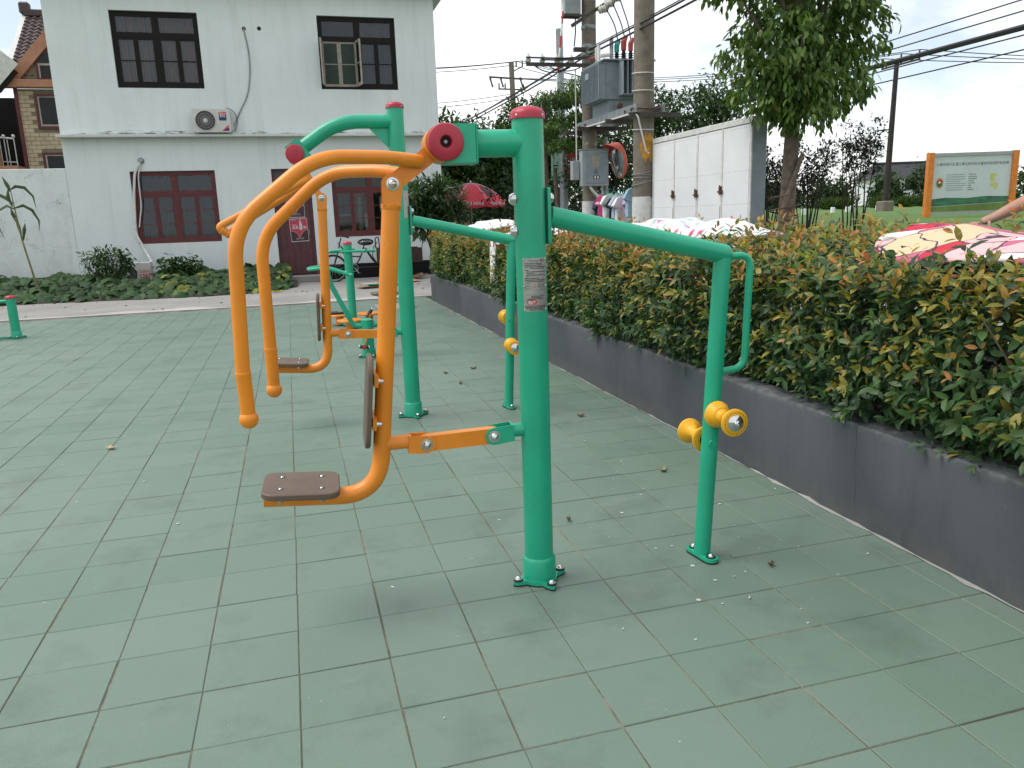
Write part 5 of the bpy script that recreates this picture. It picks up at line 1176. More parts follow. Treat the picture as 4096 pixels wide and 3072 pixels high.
# washing on the line between the poles
MB().tube(sag((5.56, 10.76, 1.93), (5.58, 8.88, 1.90), .04), .005, 6).build('washing_line', M['cable'], label='thin washing line strung between the two concrete poles', cat='washing line')
def shirt(i, y, mat, w_, h_, rz, lab, z=1.80):
    g_ = thing('hung_shirt', (5.57, y, z-h_), lab, 'clothing', 'washing hung between the poles')
    c, s_ = math.cos(rz), math.sin(rz)
    def pt(u, v_, d): return (5.57+u*c-d*s_, y+u*s_+d*c, z+v_)
    out = [(-.04, .0), (-.16*w_, -.03), (-.27*w_, -.17), (-.20*w_, -.21), (-.165*w_, -.14), (-.18*w_, -h_), (-.06, -h_-.02), (.06, -h_+.01), (.18*w_, -h_), (.165*w_, -.14), (.20*w_, -.21), (.27*w_, -.17), (.16*w_, -.03), (.04, .0), (.0, -.04)]
    b = MB(); n_ = len(out); r2 = random.Random(i)
    fr = [pt(u, v_, -.022-.02*r2.random()) for u, v_ in out]; bk = [pt(u, v_, .022+.02*r2.random()) for u, v_ in out]
    b.add(fr+bk+[pt(0, -h_*.5, -.06), pt(0, -h_*.5, .06)], [(k, (k+1) % n_, 2*n_) for k in range(n_)]+[((k+1) % n_+n_, k+n_, 2*n_+1) for k in range(n_)]+[((k+1) % n_, k, n_+k, n_+(k+1) % n_) for k in range(n_)], True); b.build('garment', mat, g_)
    MB().tube([pt(-.15*w_, -.05, 0), pt(0, .035, 0), pt(.15*w_, -.05, 0)], .006, 6).build('hanger', M['box_teal'], g_)
    MB().tube([pt(0, .03, 0), pt(0, .09, 0), pt(.015, .115, 0), pt(.03, .10, 0)], .004, 6).build('hook', M['box_teal'], g_)
cl = [('navy', (.02, .03, .07), 1.0, .30), ('pale pink', (.55, .34, .36), .9, .42), ('hot pink', (.55, .06, .20), .8, .44), ('white', (.66, .68, .74), 1.05, .44), ('pale green', (.42, .50, .46), .85, .40), ('black', (.02, .02, .025), .9, .42), ('light blue', (.35, .45, .55), .95, .40), ('grey white', (.60, .59, .58), 1.0, .46), ('lilac', (.45, .32, .48), .9, .34), ('sky blue', (.28, .42, .52), .85, .48)]
for i, (nm, c, w_, h_) in enumerate(cl):
    shirt(i, 10.58-i*.172+rnd.uniform(-.06, .06), paint('cloth_'+nm.replace(' ', '_'), c, .9, var=.08, bmp=.2, bscale=40), w_, h_, rnd.uniform(-.5, 1.0), nm+' garment on a hanger on the line between the poles', 1.80+rnd.uniform(-.09, .07))
# farmland notice board
SN = thing('notice_board', (19.8, 15.9, 1.0), 'large farmland notice board with orange posts standing in the field', 'sign')
s0, s1 = V(18.72, 16.23, 0), V(21.06, 15.57, 0); ax = (s1-s0).normalized(); nn = V(ax.y, -ax.x, 0); W = (s1-s0).length
for p in (s0-ax*.06, s1+ax*.06): MB().obox(p+V(0, 0, 1.85), ax*.085, nn*.085, V(0, 0, 1.07)).build('post', M['sign_orange'], SN)
def panel(u0, u1, z0, z1, lift, nm, mt, th=.02): MB().obox(s0+ax*(u0+u1)/2+V(0, 0, (z0+z1)/2)+nn*lift, ax*(u1-u0)/2, nn*th, V(0, 0, (z1-z0)/2)).build(nm, M[mt], SN)
M['sign_face'] = paint('sign_face', (.48, .54, .54), .4, var=.05, scale=1.5, grime=.1)
panel(.03, W-.03, 1.16, 2.80, 0, 'board', 'sign_face'); panel(.03, W-.03, 2.803, 2.90, .01, 'top_bar', 'box_grey', .04); panel(.03, W-.03, 1.09, 1.157, .01, 'bottom_bar', 'box_grey', .04)
def sq(pts, lift, nm, mt): MB().add([s0+ax*u+V(0, 0, z)+nn*lift for u, z in pts], [tuple(range(len(pts)))], False).build(nm, M[mt], SN)
M['print_field'] = paint('print_field', (.12, .19, .035), .5, var=.2, scale=3); M['print_hill'] = paint('print_hill', (.035, .13, .065), .5, var=.3, scale=3); M['print_yellow'] = paint('print_yellow', (.50, .50, .14), .5); M['print_tan'] = paint('print_tan', (.42, .30, .08), .5)
sq([(.035, 1.165), (W-.035, 1.165), (W-.035, 1.40), (.035, 1.32)], .0215, 'print_field', 'print_field')
sq([(.035, 1.33), (W-.035, 1.41), (W-.035, 1.58), (W*.7, 1.60), (W*.45, 1.56), (W*.2, 1.585), (.035, 1.55)], .0222, 'print_hills', 'print_hill')
for k in range(3): sq([(.1+k*.6, 1.40+.05*k), (.55+k*.6, 1.42+.05*k), (.45+k*.6, 1.46+.05*k), (.2+k*.6, 1.45+.04*k)], .0228, 'print_copse', 'ink_green')
t = MB(); text_on(t, '上海市闵行区浦江镇立民村永久基本农田保护标志牌', .10, s0+ax*W/2+V(0, 0, 2.56)+nn*.0225, ax, V(0, 0, 1), width=W*.90); t.build('lettering', M['ink'], SN)
ec = (.26, 2.02)
def ring(r0, r1, nm, mt, lift, half=None):
    ks = range(25) if half is None else range(13)
    f = lambda k: (2*PI*k/24) if half is None else (half+PI*k/12)
    vs = [s0+ax*(ec[0]+r0*.72*math.cos(f(k)))+V(0, 0, ec[1]+r0*math.sin(f(k)))+nn*lift for k in ks]+[s0+ax*(ec[0]+r1*.72*math.cos(f(k)))+V(0, 0, ec[1]+r1*math.sin(f(k)))+nn*lift for k in ks]; n_ = len(list(ks))
    MB().add(vs, [(k, k+1, n_+k+1, n_+k) for k in range(n_-1)], False).build(nm, M[mt], SN)
ring(.125, .165, 'emblem_ring', 'print_tan', .023); ring(0, .12, 'emblem_sun', 'ink_red', .0235, 0); ring(0, .12, 'emblem_field', 'print_hill', .0235, PI); ring(0, .055, 'emblem_core', 'ink_white', .024, 0)
r2 = random.Random(5)
for k in range(8):
    z = 2.26-.065*k; L_ = r2.uniform(.42, .62)
    for (u, w_) in ((.46, L_), (1.12, r2.uniform(.08, .28))):
        sq([(u, z-.010), (u+w_, z-.010), (u+w_, z+.010), (u, z+.010)], .0226, 'print_line', 'print_hill' if u > 1 else 'grey_paint')
sq([(1.78, 2.24), (1.92, 2.27), (2.02, 2.20), (1.90, 2.14), (1.94, 2.05), (1.84, 2.00), (1.80, 2.10)], .0226, 'print_map', 'print_yellow'); sq([(1.80, 1.98), (1.90, 1.97), (1.97, 2.02), (2.04, 1.92), (2.02, 1.80), (1.92, 1.80), (1.95, 1.88), (1.82, 1.86)], .0226, 'print_map', 'print_yellow')
# distant poles and wires
FP = thing('power_pole', (29.75, 30.7, 1.0), 'slender concrete power pole in a concrete block standing in the field', 'utility pole')
MB().tube([(29.75, 30.7, 0), (30.15, 31.0, 8.4)], [.17, .11], 16).build('shaft', M['dark_bark'], FP); MB().box((29.42, 30.4, .8), (30.08, 31.0, 1.62), .05).build('footing', M['concrete_pole'], FP)
b = MB(); b.bar((29.5, 31.3, 8.15), (31.2, 30.6, 8.55), .08, .09); b.build('cross_arm', M['brown_steel'], FP)
for x, y, z in ((29.55, 31.28, 8.2), (30.35, 30.95, 8.4), (31.15, 30.62, 8.55)): MB().cyl((x, y, z), (x, y, z+.45), .05, .04, 8).build('insulator', M['brown_steel'], FP)
MB().bar((29.3, 31.3, 5.15), (30.1, 30.85, 5.2), .05, .06).build('step_arm', M['brown_steel'], FP)
for k, (x, y, z) in enumerate(((29.55, 31.28, 8.65), (30.35, 30.95, 8.85), (31.15, 30.62, 9.0))):
    MB().tube(sag((x, y, z), (70+k*2, 22, 9.6-.3*k), .9), .022, 5).build('power_wire', M['cable'], label=('left', 'middle', 'right')[k]+' of three wires running right from the field power pole', cat='wire', group='wires right of the field pole')
    MB().tube(sag((x, y, z), (14, 45+k, 9.8+.2*k), .6), .020, 5).build('power_wire', M['cable'], label=('left', 'middle', 'right')[k]+' of three wires running left from the field power pole', cat='wire', group='wires left of the field pole')
FQ = thing('power_pole', (17.9, 58, 0), 'far pole with two cross arms and hanging fuses right of the house', 'utility pole')
MB().tube([(17.95, 58, 0), (17.7, 58, 13.2)], [.26, .2], 14).build('shaft', M['concrete_pole'], FQ)
MB().bar((15.9, 58, 12.12), (18.6, 58, 12.0), .12, .12).build('cross_arm', M['brown_steel'], FQ); MB().bar((16.6, 58, 11.25), (18.8, 58, 11.2), .10, .10).build('cross_arm', M['brown_steel'], FQ); MB().bar((17.7, 58, 12.5), (18.65, 58, 12.95), .08, .08).build('cross_arm', M['brown_steel'], FQ)
for x in (15.95, 16.8, 18.4): MB().tube([(x, 58, 12.1), (x+.03, 57.9, 11.8), (x+.14, 57.8, 11.35)], [.10, .07, .08], 8).build('fuse', M['brown_steel'], FQ)
for x, z in ((16.65, 11.25), (17.15, 11.25), (18.1, 12.9), (18.6, 12.9)): MB().cyl((x, 58, z), (x, 58, z+.42), .06, .06, 8).build('insulator', M['brown_steel'], FQ)
for k, (x, z) in enumerate(((18.1, 13.3), (18.6, 13.35), (17.7, 13.0))):
    MB().tube(sag((x, 58, z), (2.0, 57-k, 12.5-.35*k), .35), .028, 5).build('distribution_wire', M['cable'], label=('upper', 'second', 'lowest')[k]+' top wire from the far pole towards the house', cat='wire', group='wires left of the far pole')
    MB().tube(sag((x, 58, z), (40, 64, 12.0-.3*k), .5), .026, 5).build('distribution_wire', M['cable'], label=('upper', 'second', 'lowest')[k]+' top wire from the far pole running right', cat='wire', group='wires right of the far pole')
for k in range(2): MB().tube(sag((17.8, 58, 10.6+.3*k), (3.0, 56, 9.2+.35*k), .3), .026, 5).build('low_wire', M['cable'], label=('lower', 'upper')[k]+' of the low wires from the far pole towards the house', cat='wire', group='lower wires left of the far pole')
def along(x, z0, z1, r, lab, nm='overhead_cable', y0=-6, y1=60, sg_=.25, x1=None): MB().tube(sag((x, y0, z0), (x if x1 is None else x1, y1, z1), sg_, 30), r, 6).build(nm, M['cable'], label=lab, cat='cable')
along(13.0, 4.55, 4.62, .055, 'thick black cable bundle crossing the sky at the right', y1=40, sg_=.06)
for k, (dx, dz) in enumerate(((.1, .35), (.25, .62), (-.1, -.18), (.15, -.42))):
    MB().tube(sag((13+dx, -6, 4.55+dz), (13+dx*.5, 40, 4.62+dz*.6), .06, 24), .014, 5).build('telephone_wire', M['cable'], label=('first', 'highest', 'closest', 'lowest')[k]+' thin wire accompanying the thick cable bundle at right', cat='wire', group='thin wires beside the thick bundle')
for k, (x, z0, z1, r) in enumerate(((5.50, 4.30, 5.2, .015), (5.58, 4.34, 5.25, .012), (5.50, 4.22, 5.15, .017), (5.64, 4.40, 5.3, .009))):
    MB().tube(sag((x, -4, z0+.25), (x, 10.9, z0+.15), .12, 24)+sag((x, 10.9, z0+.15), (x+.1, 45, z1+.1), .3, 24)[1:], r, 6).build('service_cable', M['cable'], label=('second thickest', 'second thinnest', 'thickest', 'thinnest')[k]+' black service cable passing both concrete poles into the distance', cat='cable', group='service cables along the road')
MB().tube(sag((5.7, 8.7, 4.9), (13, -2, 7.2), .2, 16), .012, 5).build('guy_wire', M['cable'], label='single thin wire rising right from the thick pole', cat='wire')
# far farmhouse
FH = thing('farmhouse', (84, 92, 0), 'distant white farmhouse with dark hipped tile roof across the field', 'house')
ux, uy = V(.945, -.33, 0), V(.33, .945, 0); o = V(83.0, 92.0, 0)
def fb(u0, u1, v0, v1, z0, z1, nm, mt, par=None): return MB().obox(o+ux*(u0+u1)/2+uy*(v0+v1)/2+V(0, 0, (z0+z1)/2), ux*(u1-u0)/2, uy*(v1-v0)/2, V(0, 0, (z1-z0)/2)).build(nm, M[mt], par or FH)
fw_ = fb(-2.0, 9.5, 0, 6, -.1, 5.2, 'wall', 'white_paint')
t = MB(); e = [o+ux*-2.6+uy*-.6+V(0, 0, 5.0), o+ux*10.1+uy*-.6+V(0, 0, 5.0), o+ux*10.1+uy*6.6+V(0, 0, 5.0), o+ux*-2.6+uy*6.6+V(0, 0, 5.0), o+ux*-.6+uy*3+V(0, 0, 7.2), o+ux*8.2+uy*3+V(0, 0, 7.2)]
t.add(e, [(0, 1, 5, 4), (1, 2, 5), (2, 3, 4, 5), (3, 0, 4), (3, 2, 1, 0)], False); fr_ = t.build('roof', M['far_roof'], FH)
MB().tube([e[4]+V(-.7, .2, .35), e[4]+V(0, 0, .12), e[5]+V(0, 0, .12), e[5]+V(.7, -.2, .35)], .16, 8).build('ridge', M['far_roof'], fr_)
for u in (1.2, 3.4, 6.2, 8.2):
    for z in (.9, 3.4):
        wv = fb(u-.5, u+.5, -.06, -.01, z, z+1.5, 'window', 'dark_wood'); fb(u-.42, u-.03, -.09, -.065, z+.1, z+1.4, 'pane', 'ac_dark', wv); fb(u+.03, u+.42, -.09, -.065, z+.1, z+1.4, 'pane', 'ac_dark', wv)

# ------------------------------------------------------------------ vegetation
def leaf_arrays(pos, ax, up, ln, wd, col, fold=.18, bend=.22, simple=False):
    pos, ax, up = (np.asarray(a, float) for a in (pos, ax, up)); n = len(pos)
    nrm = lambda a: a/np.maximum(np.linalg.norm(a, axis=1, keepdims=True), 1e-9)
    ax = nrm(ax); sd_ = nrm(np.cross(ax, up)); nn_ = np.cross(sd_, ax)
    if simple: tu = np.array([0, .45, .45, 1.0]); tv = np.array([0, -.5, .5, 0]); F = [(0, 1, 3), (0, 3, 2)]
    else: tu = np.array([0, .30, .30, .30, .68, .68, .68, 1.0]); tv = np.array([0, -.44, 0, .44, -.42, 0, .42, 0]); F = [(0, 2, 1), (0, 3, 2), (1, 2, 5, 4), (2, 3, 6, 5), (4, 5, 7), (5, 6, 7)]
    ln = np.broadcast_to(np.asarray(ln, float), (n,)); w_ = ln*np.broadcast_to(np.asarray(wd, float), (n,))
    k = len(tu)
    P = pos[:, None, :]+ax[:, None, :]*(tu[None, :, None]*ln[:, None, None])+sd_[:, None, :]*(tv[None, :, None]*w_[:, None, None])+nn_[:, None, :]*((fold*np.abs(tv)[None, :]*w_[:, None]-bend*(tu**2)[None, :]*ln[:, None])[:, :, None])
    return P.reshape(-1, 3), F, k, np.repeat(np.asarray(col, float), k, axis=0)
def leaf_object(name, parts, mat, parent=None, off=(0, 0, 0), **kw):
    """parts: list of leaf_arrays results -> one mesh"""
    V_ = []; loops = []; starts = []; tot = []; C_ = []; vo = 0; lo = 0
    for P, F, k, c in parts:
        n = len(P)//k; V_.append(P); C_.append(c)
        for f in F: pass
        base = np.arange(n)*k+vo; fl = [np.stack([base+i for i in f], 1) for f in F]
        for a in fl:
            loops.append(a.reshape(-1)); m_ = a.shape[1]; starts.append(lo+np.arange(n)*m_); tot.append(np.full(n, m_)); lo += n*m_
        vo += len(P)
    V_ = np.concatenate(V_)-np.asarray(off, float); loops = np.concatenate(loops).astype(np.int32); starts = np.concatenate(starts).astype(np.int32); tot = np.concatenate(tot).astype(np.int32); C_ = np.concatenate(C_)
    me = bpy.data.meshes.new(name); me.vertices.add(len(V_)); me.vertices.foreach_set('co', V_.astype(np.float32).ravel()); me.loops.add(len(loops)); me.loops.foreach_set('vertex_index', loops)
    me.polygons.add(len(starts)); me.polygons.foreach_set('loop_start', starts); me.polygons.foreach_set('loop_total', tot); me.polygons.foreach_set('use_smooth', np.ones(len(starts), bool)); me.update(calc_edges=True)
    ca = me.color_attributes.new('Col', 'FLOAT_COLOR', 'POINT'); ca.data.foreach_set('color', np.concatenate([C_, np.ones((len(C_), 1))], 1).astype(np.float32).ravel())
    return link(name, me, mat, parent, (0, 0, 0) if parent else off, **kw)
def rv(R_, n): a = R_.normal(size=(n, 3)); return a/np.linalg.norm(a, axis=1, keepdims=True)
def mixcol(R_, n, cols, jitter=.18):
    cols = np.asarray(cols, float); c = cols[R_.integers(0, len(cols), n)]; return np.clip(c*(1+jitter*R_.normal(size=(n, 1))), .004, 1)
def crown_leaves(R_, blobs, nclump, per, sig, ln, cols, droop=.5, wd=.42, shell=2.0, simple=True, flat=False):
    """leaves in clumps through a set of ellipsoids (centre, radii, weight)"""
    w_ = np.array([b_[2] for b_ in blobs], float); w_ /= w_.sum(); pick = R_.choice(len(blobs), nclump, p=w_)
    c = np.array([blobs[i][0] for i in pick], float); r = np.array([blobs[i][1] for i in pick], float)
    d = rv(R_, nclump)*(R_.random((nclump, 1))**(1/(1+shell))); cc = c+d*r
    out = d.copy()
    ctr = np.repeat(cc, per, 0); o_ = np.repeat(out, per, 0); n = len(ctr)
    sg_ = sig*(.6+.8*R_.random((nclump, 1))); off = R_.normal(size=(n, 3))*np.repeat(sg_, per, 0)
    if flat: off[:, 2] *= .35
    pos = ctr+off; ax = o_*.5+rv(R_, n)*.7+np.array([0, 0, -droop]); up = rv(R_, n)*.6+np.array([0, 0, 1.0])
    col = mixcol(R_, n, cols, .16)*np.repeat(.82+.36*R_.random((nclump, 1)), per, 0)
    return leaf_arrays(pos, ax, up, ln*(.65+.6*R_.random(n)), wd*(.8+.4*R_.random(n)), col, simple=simple), cc
def tree(label, base, tr, th, blobs, nclump, per, sig, ln, cols, seed, bark='bark', name='tree', droop=.5, wd=.42, simple=True, limbs=14, group=None, flat=False, mat='leaf', shell=2.0, lean=(0, 0), multi=0, cat='tree'):
    R_ = np.random.default_rng(seed); r2 = random.Random(seed); t = thing(name, base, label, cat, group)
    arr, cc = crown_leaves(R_, blobs, nclump, per, sig, ln, cols, droop, wd, shell, simple, flat)
    b = MB(); bx_, by_, bz_ = base; top = V(bx_+lean[0], by_+lean[1], bz_+th)
    if multi:
        for k in range(multi):
            e = Vector(cc[r2.randrange(len(cc))]); s0_ = V(bx_+r2.uniform(-.15, .15), by_+r2.uniform(-.12, .12), bz_); m_ = s0_.lerp(e, .45)+V(r2.uniform(-.05, .05), 0, .12); b.tube([s0_, m_, e], [tr, tr*.7, tr*.25], 6)
    else:
        b.tube([(bx_, by_, bz_-.1), (bx_, by_, bz_+.05), (bx_+lean[0]*.2, by_+lean[1]*.2, bz_+th*.25), (bx_+lean[0]*.6, by_+lean[1]*.6, bz_+th*.65), top], [tr*1.35, tr*1.2, tr*.95, tr*.78, tr*.5], 16)
        for k in range(limbs):
            e = Vector(cc[r2.randrange(len(cc))]); q = r2.uniform(.55, 1.0); s0_ = V(bx_, by_, bz_).lerp(top, q); m_ = s0_.lerp(e, .5)+V(0, 0, .08*(e-s0_).length); b.tube([s0_, m_, e], [tr*.35, tr*.2, tr*.06], 7)
    b.build('trunk', M[bark], t)
    leaf_object('crown', [arr], M[mat], t, base); return t

# ---- photinia hedge in the planter
HG = thing('photinia_hedge', (3.3, 3.0, .4), 'clipped photinia hedge with dark green leaves and bronze new shoots', 'hedge')
R_ = np.random.default_rng(11)
GREEN = [(.048, .105, .034), (.062, .130, .042), (.040, .088, .038), (.080, .150, .046), (.056, .112, .054)]
OLIVE = [(.22, .215, .040), (.28, .245, .050), (.18, .205, .042), (.31, .255, .055)]
BRONZE = [(.42, .20, .060), (.47, .22, .065), (.38, .22, .055), (.52, .16, .085), (.42, .25, .060)]
def top_z(x, y): return 1.15+.11*np.clip((x-2.25)/.7, 0, 1)-.05*np.clip((x-3.2)/1.0, 0, 1)+.025*np.sin(y*2.1)+.02*np.sin(y*5.7+x*3)
def front_x(y, z): return 2.21+.05*np.sin(y*1.7+z*3)+.03*np.sin(y*4.3+1)-.04*np.sin(np.clip((z-.45)/.7, 0, 1)*PI)+.05*np.clip((.62-z)/.16, 0, 1)
def sprigs(pos, dirn, young, nl, L0):
    """whorls of leaves round a shoot: pos = shoot base, dirn = shoot direction, young 0..1"""
    n = len(pos); dirn = dirn/np.linalg.norm(dirn, axis=1, keepdims=True); P = []; A = []; U = []; Ls = []; Cs = []; h = np.array([0., 0, 1.])
    u = np.cross(dirn, rv(R_, n)); u /= np.linalg.norm(u, axis=1, keepdims=True); v_ = np.cross(dirn, u); ph = R_.random(n)*6.28
    cg, co, cb = mixcol(R_, n, GREEN), mixcol(R_, n, OLIVE), mixcol(R_, n, BRONZE)
    for k in range(nl):
        t = k/(nl-1); a = ph+k*2.4; sp = (1.25-.75*t)+.15*R_.normal(size=n); rad = u*np.cos(a)[:, None]+v_*np.sin(a)[:, None]
        ax = dirn*np.cos(sp)[:, None]+rad*np.sin(sp)[:, None]+np.array([0, 0, -.10]); P.append(pos+dirn*(L0*(1.0*t))[:, None] if isinstance(L0, np.ndarray) else pos+dirn*L0*t)
        A.append(ax); U.append(dirn*.8+h*.5+rv(R_, n)*.25); Ls.append((.068-.026*t**2)*(.75+.5*R_.random(n)))
        y_ = young*(t**1.6); c = np.where((y_ > .52)[:, None], cb, np.where((y_ > .17)[:, None], co, cg)); Cs.append(c*(.85+.3*R_.random((n, 1))))
    return leaf_arrays(np.concatenate(P), np.concatenate(A), np.concatenate(U), np.concatenate(Ls), .43, np.concatenate(Cs), fold=.22, bend=.24)
QUADS = [[(2.62, -.30), (2.30, -2.6), (4.2, -2.6), (3.80, .70)], [(2.95, 3.9), (2.70, 1.35), (3.35, 1.45), (3.75, 4.1)], [(2.02, 5.66), (2.05, 5.46), (3.1, 5.0), (3.0, 5.9)], [(2.55, 9.4), (2.6, 7.6), (3.5, 7.8), (3.4, 9.6)]]
def covered(x, y, keep=.06):
    out = np.zeros(len(x), bool)
    for q in QUADS:
        ins = np.ones(len(x), bool)
        for k in range(4):
            (x0, y0), (x1, y1) = q[k], q[(k+1) % 4]; ins &= ((x1-x0)*(y-y0)-(y1-y0)*(x-x0)) > 0
        ins2 = np.ones(len(x), bool)
        for k in range(4):
            (x0, y0), (x1, y1) = q[k], q[(k+1) % 4]; ins2 &= ((x1-x0)*(y-y0)-(y1-y0)*(x-x0)) < 0
        out |= ins | ins2
    return out & (R_.random(len(x)) > keep)
parts = []
n = 3600; y = -4.2+14.6*R_.random(n)**1.25; z = .46+.72*R_.random(n); x = front_x(y, z)+.05+.10*R_.random(n)
d = np.stack([-1.0+.4*R_.normal(size=n), .55*R_.normal(size=n), .55+.5*R_.normal(size=n)+.5*(z-.8)], 1)
parts.append(sprigs(np.stack([x, y, z], 1), d, np.clip((z-.25)/1.0, 0, 1)*(.10+.85*R_.random(n)), 8, .075+.05*R_.random(n)))
n = 3900; y = -4.2+14.6*R_.random(n)**1.2; x = 2.20+2.15*R_.random(n)**1.35; z = top_z(x, y)-.10+.05*R_.normal(size=n)+.10*(R_.random(n) < .07)
kp = ~covered(x, y); x, y, z = x[kp], y[kp], z[kp]; n = len(x)
d = np.stack([-.25+.45*R_.normal(size=n), .4*R_.normal(size=n), np.full(n, 1.0)], 1)
parts.append(sprigs(np.stack([x, y, z], 1), d, .45+.65*R_.random(n), 8, .085+.05*R_.random(n)))
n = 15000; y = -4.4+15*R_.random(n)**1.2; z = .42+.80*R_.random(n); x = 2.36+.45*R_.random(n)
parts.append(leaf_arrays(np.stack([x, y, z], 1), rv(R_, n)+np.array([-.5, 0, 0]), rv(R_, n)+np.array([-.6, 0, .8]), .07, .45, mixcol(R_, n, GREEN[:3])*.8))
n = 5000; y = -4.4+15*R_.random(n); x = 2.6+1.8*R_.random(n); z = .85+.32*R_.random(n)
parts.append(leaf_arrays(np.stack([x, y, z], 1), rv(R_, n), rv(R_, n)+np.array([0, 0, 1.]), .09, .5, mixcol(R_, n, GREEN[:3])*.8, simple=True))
n = 1500; x = 2.35+2.0*R_.random(n); z = .45+.75*R_.random(n); y = 10.28+.14*R_.random(n)
parts.append(sprigs(np.stack([x, y, z], 1), np.stack([.4*R_.normal(size=n)-.2, np.full(n, 1.0), .5+.4*R_.normal(size=n)], 1), .3+.5*R_.random(n), 7, .08))
leaf_object('foliage', parts, M['leaf'], HG, (3.3, 3.0, .4), kind='stuff')
# stems
b = MB()
for k in range(190):
    y0_ = rnd.uniform(-4, 10.2); x0_ = rnd.choice((2.42, 2.55, 2.75, 3.1, 3.6, 4.0))+rnd.uniform(-.07, .07); p = [V(x0_, y0_, .36)]
    q = V(x0_+rnd.uniform(-.05, .05), y0_+rnd.uniform(-.06, .06), .62); p += [q]
    for s_ in range(3):
        e = V(x0_+rnd.uniform(-.28, .1), y0_+rnd.uniform(-.25, .25), rnd.uniform(.9, 1.15)); b.tube([q, q.lerp(e, .5)+V(-.03, 0, .02), e], [.007, .005, .0025], 5)
    b.tube(p, [.011, .009], 6)
b.build('stems', M['twig'], HG, kind='stuff')
# the 300 leaves that show largest, one object each
lme = []
for k in range(10):
    c = mixcol(R_, 1, GREEN if k < 5 else (OLIVE if k < 8 else BRONZE))
    P, F, kk, cc = leaf_arrays([[0, 0, 0]], [[1, 0, -.05]], [[0, 0, 1.]], .064, .44, c, fold=.22, bend=.24+.1*rnd.random()); q = leaf_object('leaf', [(P, F, kk, cc)], M['leaf'], None, (0, 0, 0)); lme.append(q.data); bpy.data.objects.remove(q)
hoff = V(3.3, 3.0, .4)
for k in range(60):
    yy = -1.75+3.4*rnd.random()**1.3; zz = rnd.uniform(.55, 1.18); xx = float(front_x(np.array(yy), np.array(zz)))+.02; dr = V(-1, rnd.uniform(-.5, .5), rnd.uniform(.1, 1.0)).normalized()
    u = dr.orthogonal().normalized(); v2 = dr.cross(u)
    for j in range(5):
        a = j*2.4+k; sp = 1.15-.13*j; lx = (dr*math.cos(sp)+(u*math.cos(a)+v2*math.sin(a))*math.sin(sp)).normalized(); ly = dr.cross(lx).normalized(); lz = lx.cross(ly)
        tip = zz > .75 and j >= 3
        o = link('leaf', lme[rnd.choice((5, 6, 7, 8, 9)) if tip else rnd.choice((0, 1, 2, 3, 4))], None, HG); mw = Matrix((lx, ly, lz)).transposed().to_4x4(); mw.translation = V(xx, yy, zz)+dr*(.018*j)-hoff; mw = mw @ Matrix.Scale(rnd.uniform(.85, 1.2)*(.72 if tip else 1), 4); o.matrix_basis = mw

# ---- squash vines in the bed
R_ = np.random.default_rng(21)
n = 2300; xs_ = -9.2+8.9*R_.random(n); t_ = R_.random(n); front = 14.32+.25*np.sin(xs_*.8)+np.where(xs_ > -1.2, (xs_+1.2)**2*.9, 0); ys_ = front+(17.1-front)*t_**.8
hgt = .10+.24*np.clip(t_*3, 0, 1)+.18*np.sin(xs_*2.3+t_*5)**2*t_; hgt = np.where((xs_ > -4.0)&(xs_ < -3.25)&(t_ > .4), hgt*.55, hgt); zs_ = hgt*(.55+.5*R_.random(n))
ax = np.stack([.7*R_.normal(size=n), -.6+.5*R_.normal(size=n), -.25+.25*R_.normal(size=n)], 1); up = np.stack([.35*R_.normal(size=n), -.55+.3*R_.normal(size=n), np.full(n, 1.0)], 1)
def lobed(pos, ax, up, ln, col):
    n = len(pos); nr = lambda a: a/np.linalg.norm(a, axis=1, keepdims=True); ax = nr(ax); s_ = nr(np.cross(ax, up)); nn_ = np.cross(s_, ax)
    ang = np.array([0, 28, 55, 85, 118, 150, 180, 210, 242, 275, 305, 332])*PI/180; rad = np.array([1.0, .80, .92, .72, .85, .62, .28, .62, .85, .72, .92, .80]); tu = np.concatenate([[.12], .12+.5*rad*np.cos(ang)]); tv = np.concatenate([[0], .5*rad*np.sin(ang)])
    hz = np.concatenate([[.10], .02-.12*rad+.05*np.cos(ang*5)])
    P = pos[:, None, :]+ax[:, None, :]*(tu[None, :, None]*ln[:, None, None])+s_[:, None, :]*(tv[None, :, None]*ln[:, None, None])+nn_[:, None, :]*(hz[None, :, None]*ln[:, None, None])
    return P.reshape(-1, 3), [(0, 1+k, 1+(k+1) % 12) for k in range(12)], 13, np.repeat(col, 13, 0)
col = mixcol(R_, n, [(.030, .072, .022), (.040, .090, .030), (.025, .060, .022), (.050, .10, .030)]); yl = (R_.random(n) < .10)&(xs_ > -3.2); col[yl] = mixcol(R_, int(yl.sum()), [(.22, .24, .03), (.15, .19, .03)])
lv = lobed(np.stack([xs_, ys_, zs_], 1), ax, up, .20+.14*R_.random(n), col)
leaf_object('squash_vines', [lv], M['leaf_dull'], None, (-4.5, 15.5, 0), label='low mass of dark green squash vines filling the bed by the house', cat='vines', kind='stuff')
